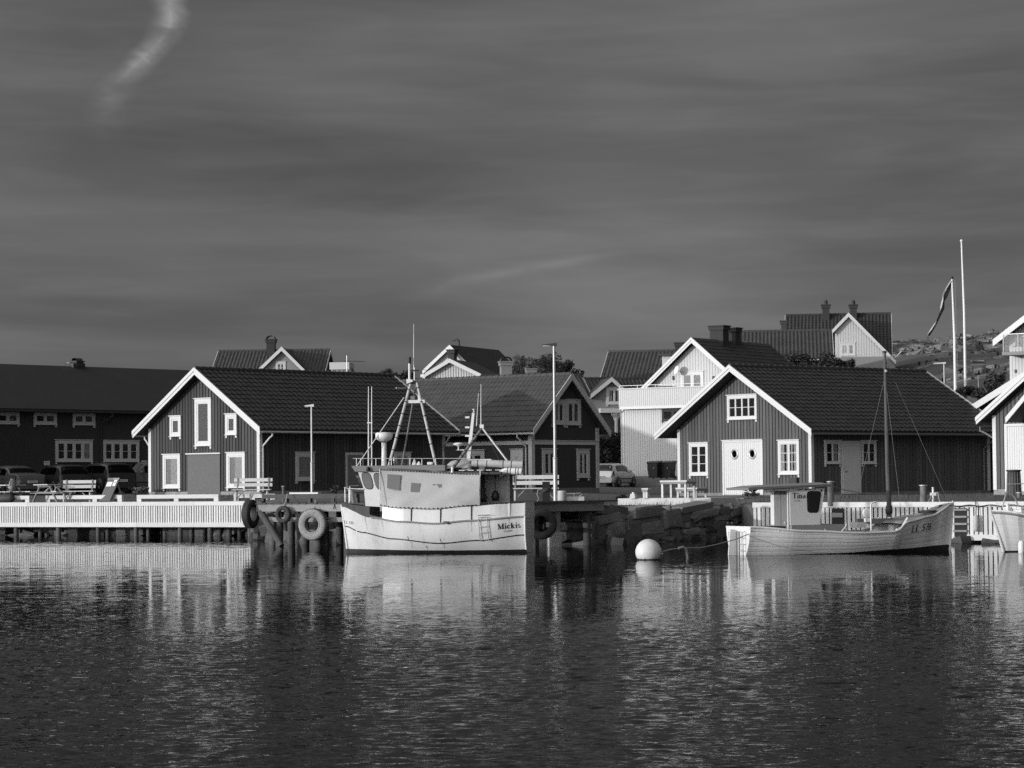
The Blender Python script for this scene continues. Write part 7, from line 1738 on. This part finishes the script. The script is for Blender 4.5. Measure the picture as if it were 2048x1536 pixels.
# ---------------------------------------------------------------- trees, shrubs, grass
def leaves(mb, c, rad, n, size, rng, flat=1.0):
    for i in range(n):
        d = Vector((rng.gauss(0, 1), rng.gauss(0, 1), rng.gauss(0, 1) * flat)); d.normalize(); p = c + Vector((d.x * rad[0], d.y * rad[1], d.z * rad[2])) * rng.random() ** .45
        a = Vector((rng.gauss(0, 1), rng.gauss(0, 1), rng.gauss(0, 1))).normalized(); b = a.orthogonal().normalized(); s_ = size * rng.uniform(.5, 1.2)
        mb.add([p - a * s_, p + b * s_ * .45, p + a * s_, p - b * s_ * .45], [(0, 1, 2, 3)])
def tree(label, base, H_, spread, n_clumps, per, leaf, size, seed, name='garden_tree', cat='tree', group=None, crown_lo=.35):
    rng = random.Random(seed); o = thing(name, label, cat, base, rng.uniform(0, 6), group)
    tr = MB(); k = MB(); h0 = H_ * crown_lo
    tr.tube([(0, 0, -1), (rng.uniform(-.1, .1), 0, h0 * .6), (rng.uniform(-.2, .2), rng.uniform(-.2, .2), h0), (rng.uniform(-.3, .3), rng.uniform(-.3, .3), H_ * .8)], [H_ * .03, H_ * .025, H_ * .02, H_ * .006], 8)
    for i in range(n_clumps):
        a_ = rng.uniform(0, 2 * math.pi); q_ = rng.random(); z = h0 + (H_ - h0) * (q_ * .97); rr_ = spread * math.sin(math.pi * (.18 + .66 * q_)) * rng.random() ** .5
        c = Vector((rr_ * math.cos(a_), rr_ * math.sin(a_), z)); s0 = Vector((0, 0, h0 * .8 + (z - h0) * .45))
        tr.tube([s0, s0.lerp(c, .5) + Vector((0, 0, .15 * rr_)), c], [H_ * .009, H_ * .006, H_ * .003], 5)
        for _ in range(4): tr.tube([c, c + Vector((rng.uniform(-1, 1), rng.uniform(-1, 1), rng.uniform(-.2, 1))) * spread * .28], [H_ * .003, H_ * .001], 4)
        rad = spread * rng.uniform(.16, .42); leaves(k, c, (rad, rad, rad * .8), per, size, rng)
    tr.build('trunk', 'bark', o); k.build('crown', leaf, o)
    return o
def tree_px(label, px, py_top, Y, spread_px, *a, zb=None, **kw):
    t = at(px, py_top, Y); zb = gz(t.x, t.y) if zb is None else zb
    return tree(label, (t.x, t.y, zb), t.z - zb, spread_px / FPX * Y, *a, **kw)
tree_px('half bare tree just right of the arched chimney', 1050, 712, 178, 46, 110, 34, 'leaf_pale', .13, 11, group='trees beyond the roofs')
tree_px('half bare tree behind the tall lamp post', 1092, 709, 180, 46, 110, 34, 'leaf_pale', .13, 12, group='trees beyond the roofs')
tree_px('dense dark tree right of the tall lamp post', 1130, 724, 182, 44, 90, 55, 'leaf_dark', .16, 13, group='trees beyond the roofs')
tree_px('dark treetop over the left boathouse ridge end', 776, 738, 185, 36, 60, 60, 'leaf_dark', .15, 14, group='trees beyond the roofs')
tree_px('dark treetop left of the tripod mast', 806, 742, 183, 30, 60, 60, 'leaf_dark', .15, 15, group='trees beyond the roofs')
def shrub(label, px, py_top, Y, rpx, leaf, seed, n=14, per=160, size=.1, zb=None, name='shrub', group=None):
    t = at(px, py_top, Y); zb = gz(t.x, t.y) if zb is None else zb; H_ = max(.4, t.z - zb); rng = random.Random(seed)
    o = thing(name, label, 'shrub', (t.x, t.y, zb), 0, group); k = MB(); st = MB(); rx = rpx / FPX * Y
    for i in range(n):
        a_ = rng.uniform(0, 6.28); q_ = rng.random(); c = Vector((rx * .75 * math.cos(a_) * rng.random() ** .5, rx * .6 * math.sin(a_) * rng.random() ** .5, H_ * (.2 + .62 * q_)))
        st.tube([(c.x * .2, c.y * .2, -.3), (c.x * .6, c.y * .6, c.z * .6), c + Vector((0, 0, H_ * .12))], [.02, .012, .005], 4)
        leaves(k, c, (rx * .38, rx * .38, H_ * .2), per, size, rng)
    st.build('stems', 'bark', o); k.build('foliage', leaf, o); return o
shrub('big dark bush beside the porch of the grey cottage', 1224, 862, 168, 40, 'leaf_dark', 21, 40, 160, .13, zb=1.9)
shrub('dark bush under the cottage window', 1203, 885, 167, 26, 'leaf_dark', 22, 24, 150, .12, zb=1.9)
for k, (px, py, r_) in enumerate(((1545, 716, 26), (1600, 706, 34), (1650, 700, 34), (1690, 716, 20))):
    shrub(['low pale shrub left in front of the hill house wall', 'wispy shrub in front of the wide pantile roof', 'tall wispy shrub below the sunlit cross gable', 'dark shrub right under the cross gable window'][k], px, py, 180, r_, 'leaf' if k < 3 else 'leaf_dark', 30 + k, 18, 90, .11, zb=at(px, 745, 180).z, group='shrubs on the hill')
shrub('flowering shrub climbing beside the white chimney gable', 1484, 678, 186, 14, 'leaf_pale', 35, 12, 80, .1, zb=at(1484, 735, 186).z, group='shrubs on the hill')
shrub('shrub growing beside the rearmost boathouse roof', 1990, 742, 128, 22, 'leaf', 36, 16, 110, .10, zb=at(1990, 800, 128).z, group='shrubs on the hill')
shrub('dark shrub on the slope below the flagpoles', 1925, 772, 140, 26, 'leaf_dark', 37, 14, 120, .11, zb=at(1925, 800, 140).z, group='shrubs on the hill')
shrub('pale shrub against the fence on the slope', 1958, 775, 136, 18, 'leaf', 38, 14, 90, .10, zb=at(1958, 800, 136).z, group='shrubs on the hill')
shrub('weeds growing at the left corner of the left boathouse', 283, 972, 111.5, 22, 'leaf_pale', 39, 16, 60, .07)
shrub('tall weeds on the jetty left of the fishing boat bow', 672, 972, 96, 12, 'leaf', 40, 8, 40, .06)
shrub('small weed at the side wall beside the bench', 531, 962, 105, 7, 'leaf_pale', 41, 5, 16, .06)
shrub('weeds under the granite step by the double doors', 1500, 985, 104, 20, 'leaf_dark', 42, 10, 60, .05)
shrub('low bush on the bank beside the concrete slab', 1240, 990, 95, 16, 'leaf_dark', 43, 10, 70, .05)
gm = MB(); rng = random.Random(77)
for i in range(5200):
    k = rng.random()
    if k < .22: X = rng.uniform(-17.5, -9.0); Y = yfront(X) + rng.uniform(.6, 6)
    elif k < .62: X = rng.uniform(1.5, 9.5); Y = yfront(X) + rng.random() ** 1.5 * 16
    else: X = rng.uniform(8.5, 20); Y = yfront(X) + 2.3 + rng.random() ** 1.4 * 16
    if noise.noise((X * .5, Y * .5, 3)) < -.05: continue
    z = gz(X, Y); h_ = rng.uniform(.05, .20); a_ = rng.uniform(0, 6.28); dx, dy = .012 * math.cos(a_), .012 * math.sin(a_)
    gm.add([(X - dx, Y - dy, z - .02), (X + dx, Y + dy, z - .02), (X + rng.uniform(-.08, .08), Y + rng.uniform(-.08, .08), z + h_)], [(0, 1, 2)])
gr = gm.build('grass', 'grass', kind='stuff'); gr['label'] = 'thin dry grass on the bank between quay and houses'; gr['category'] = 'grass'
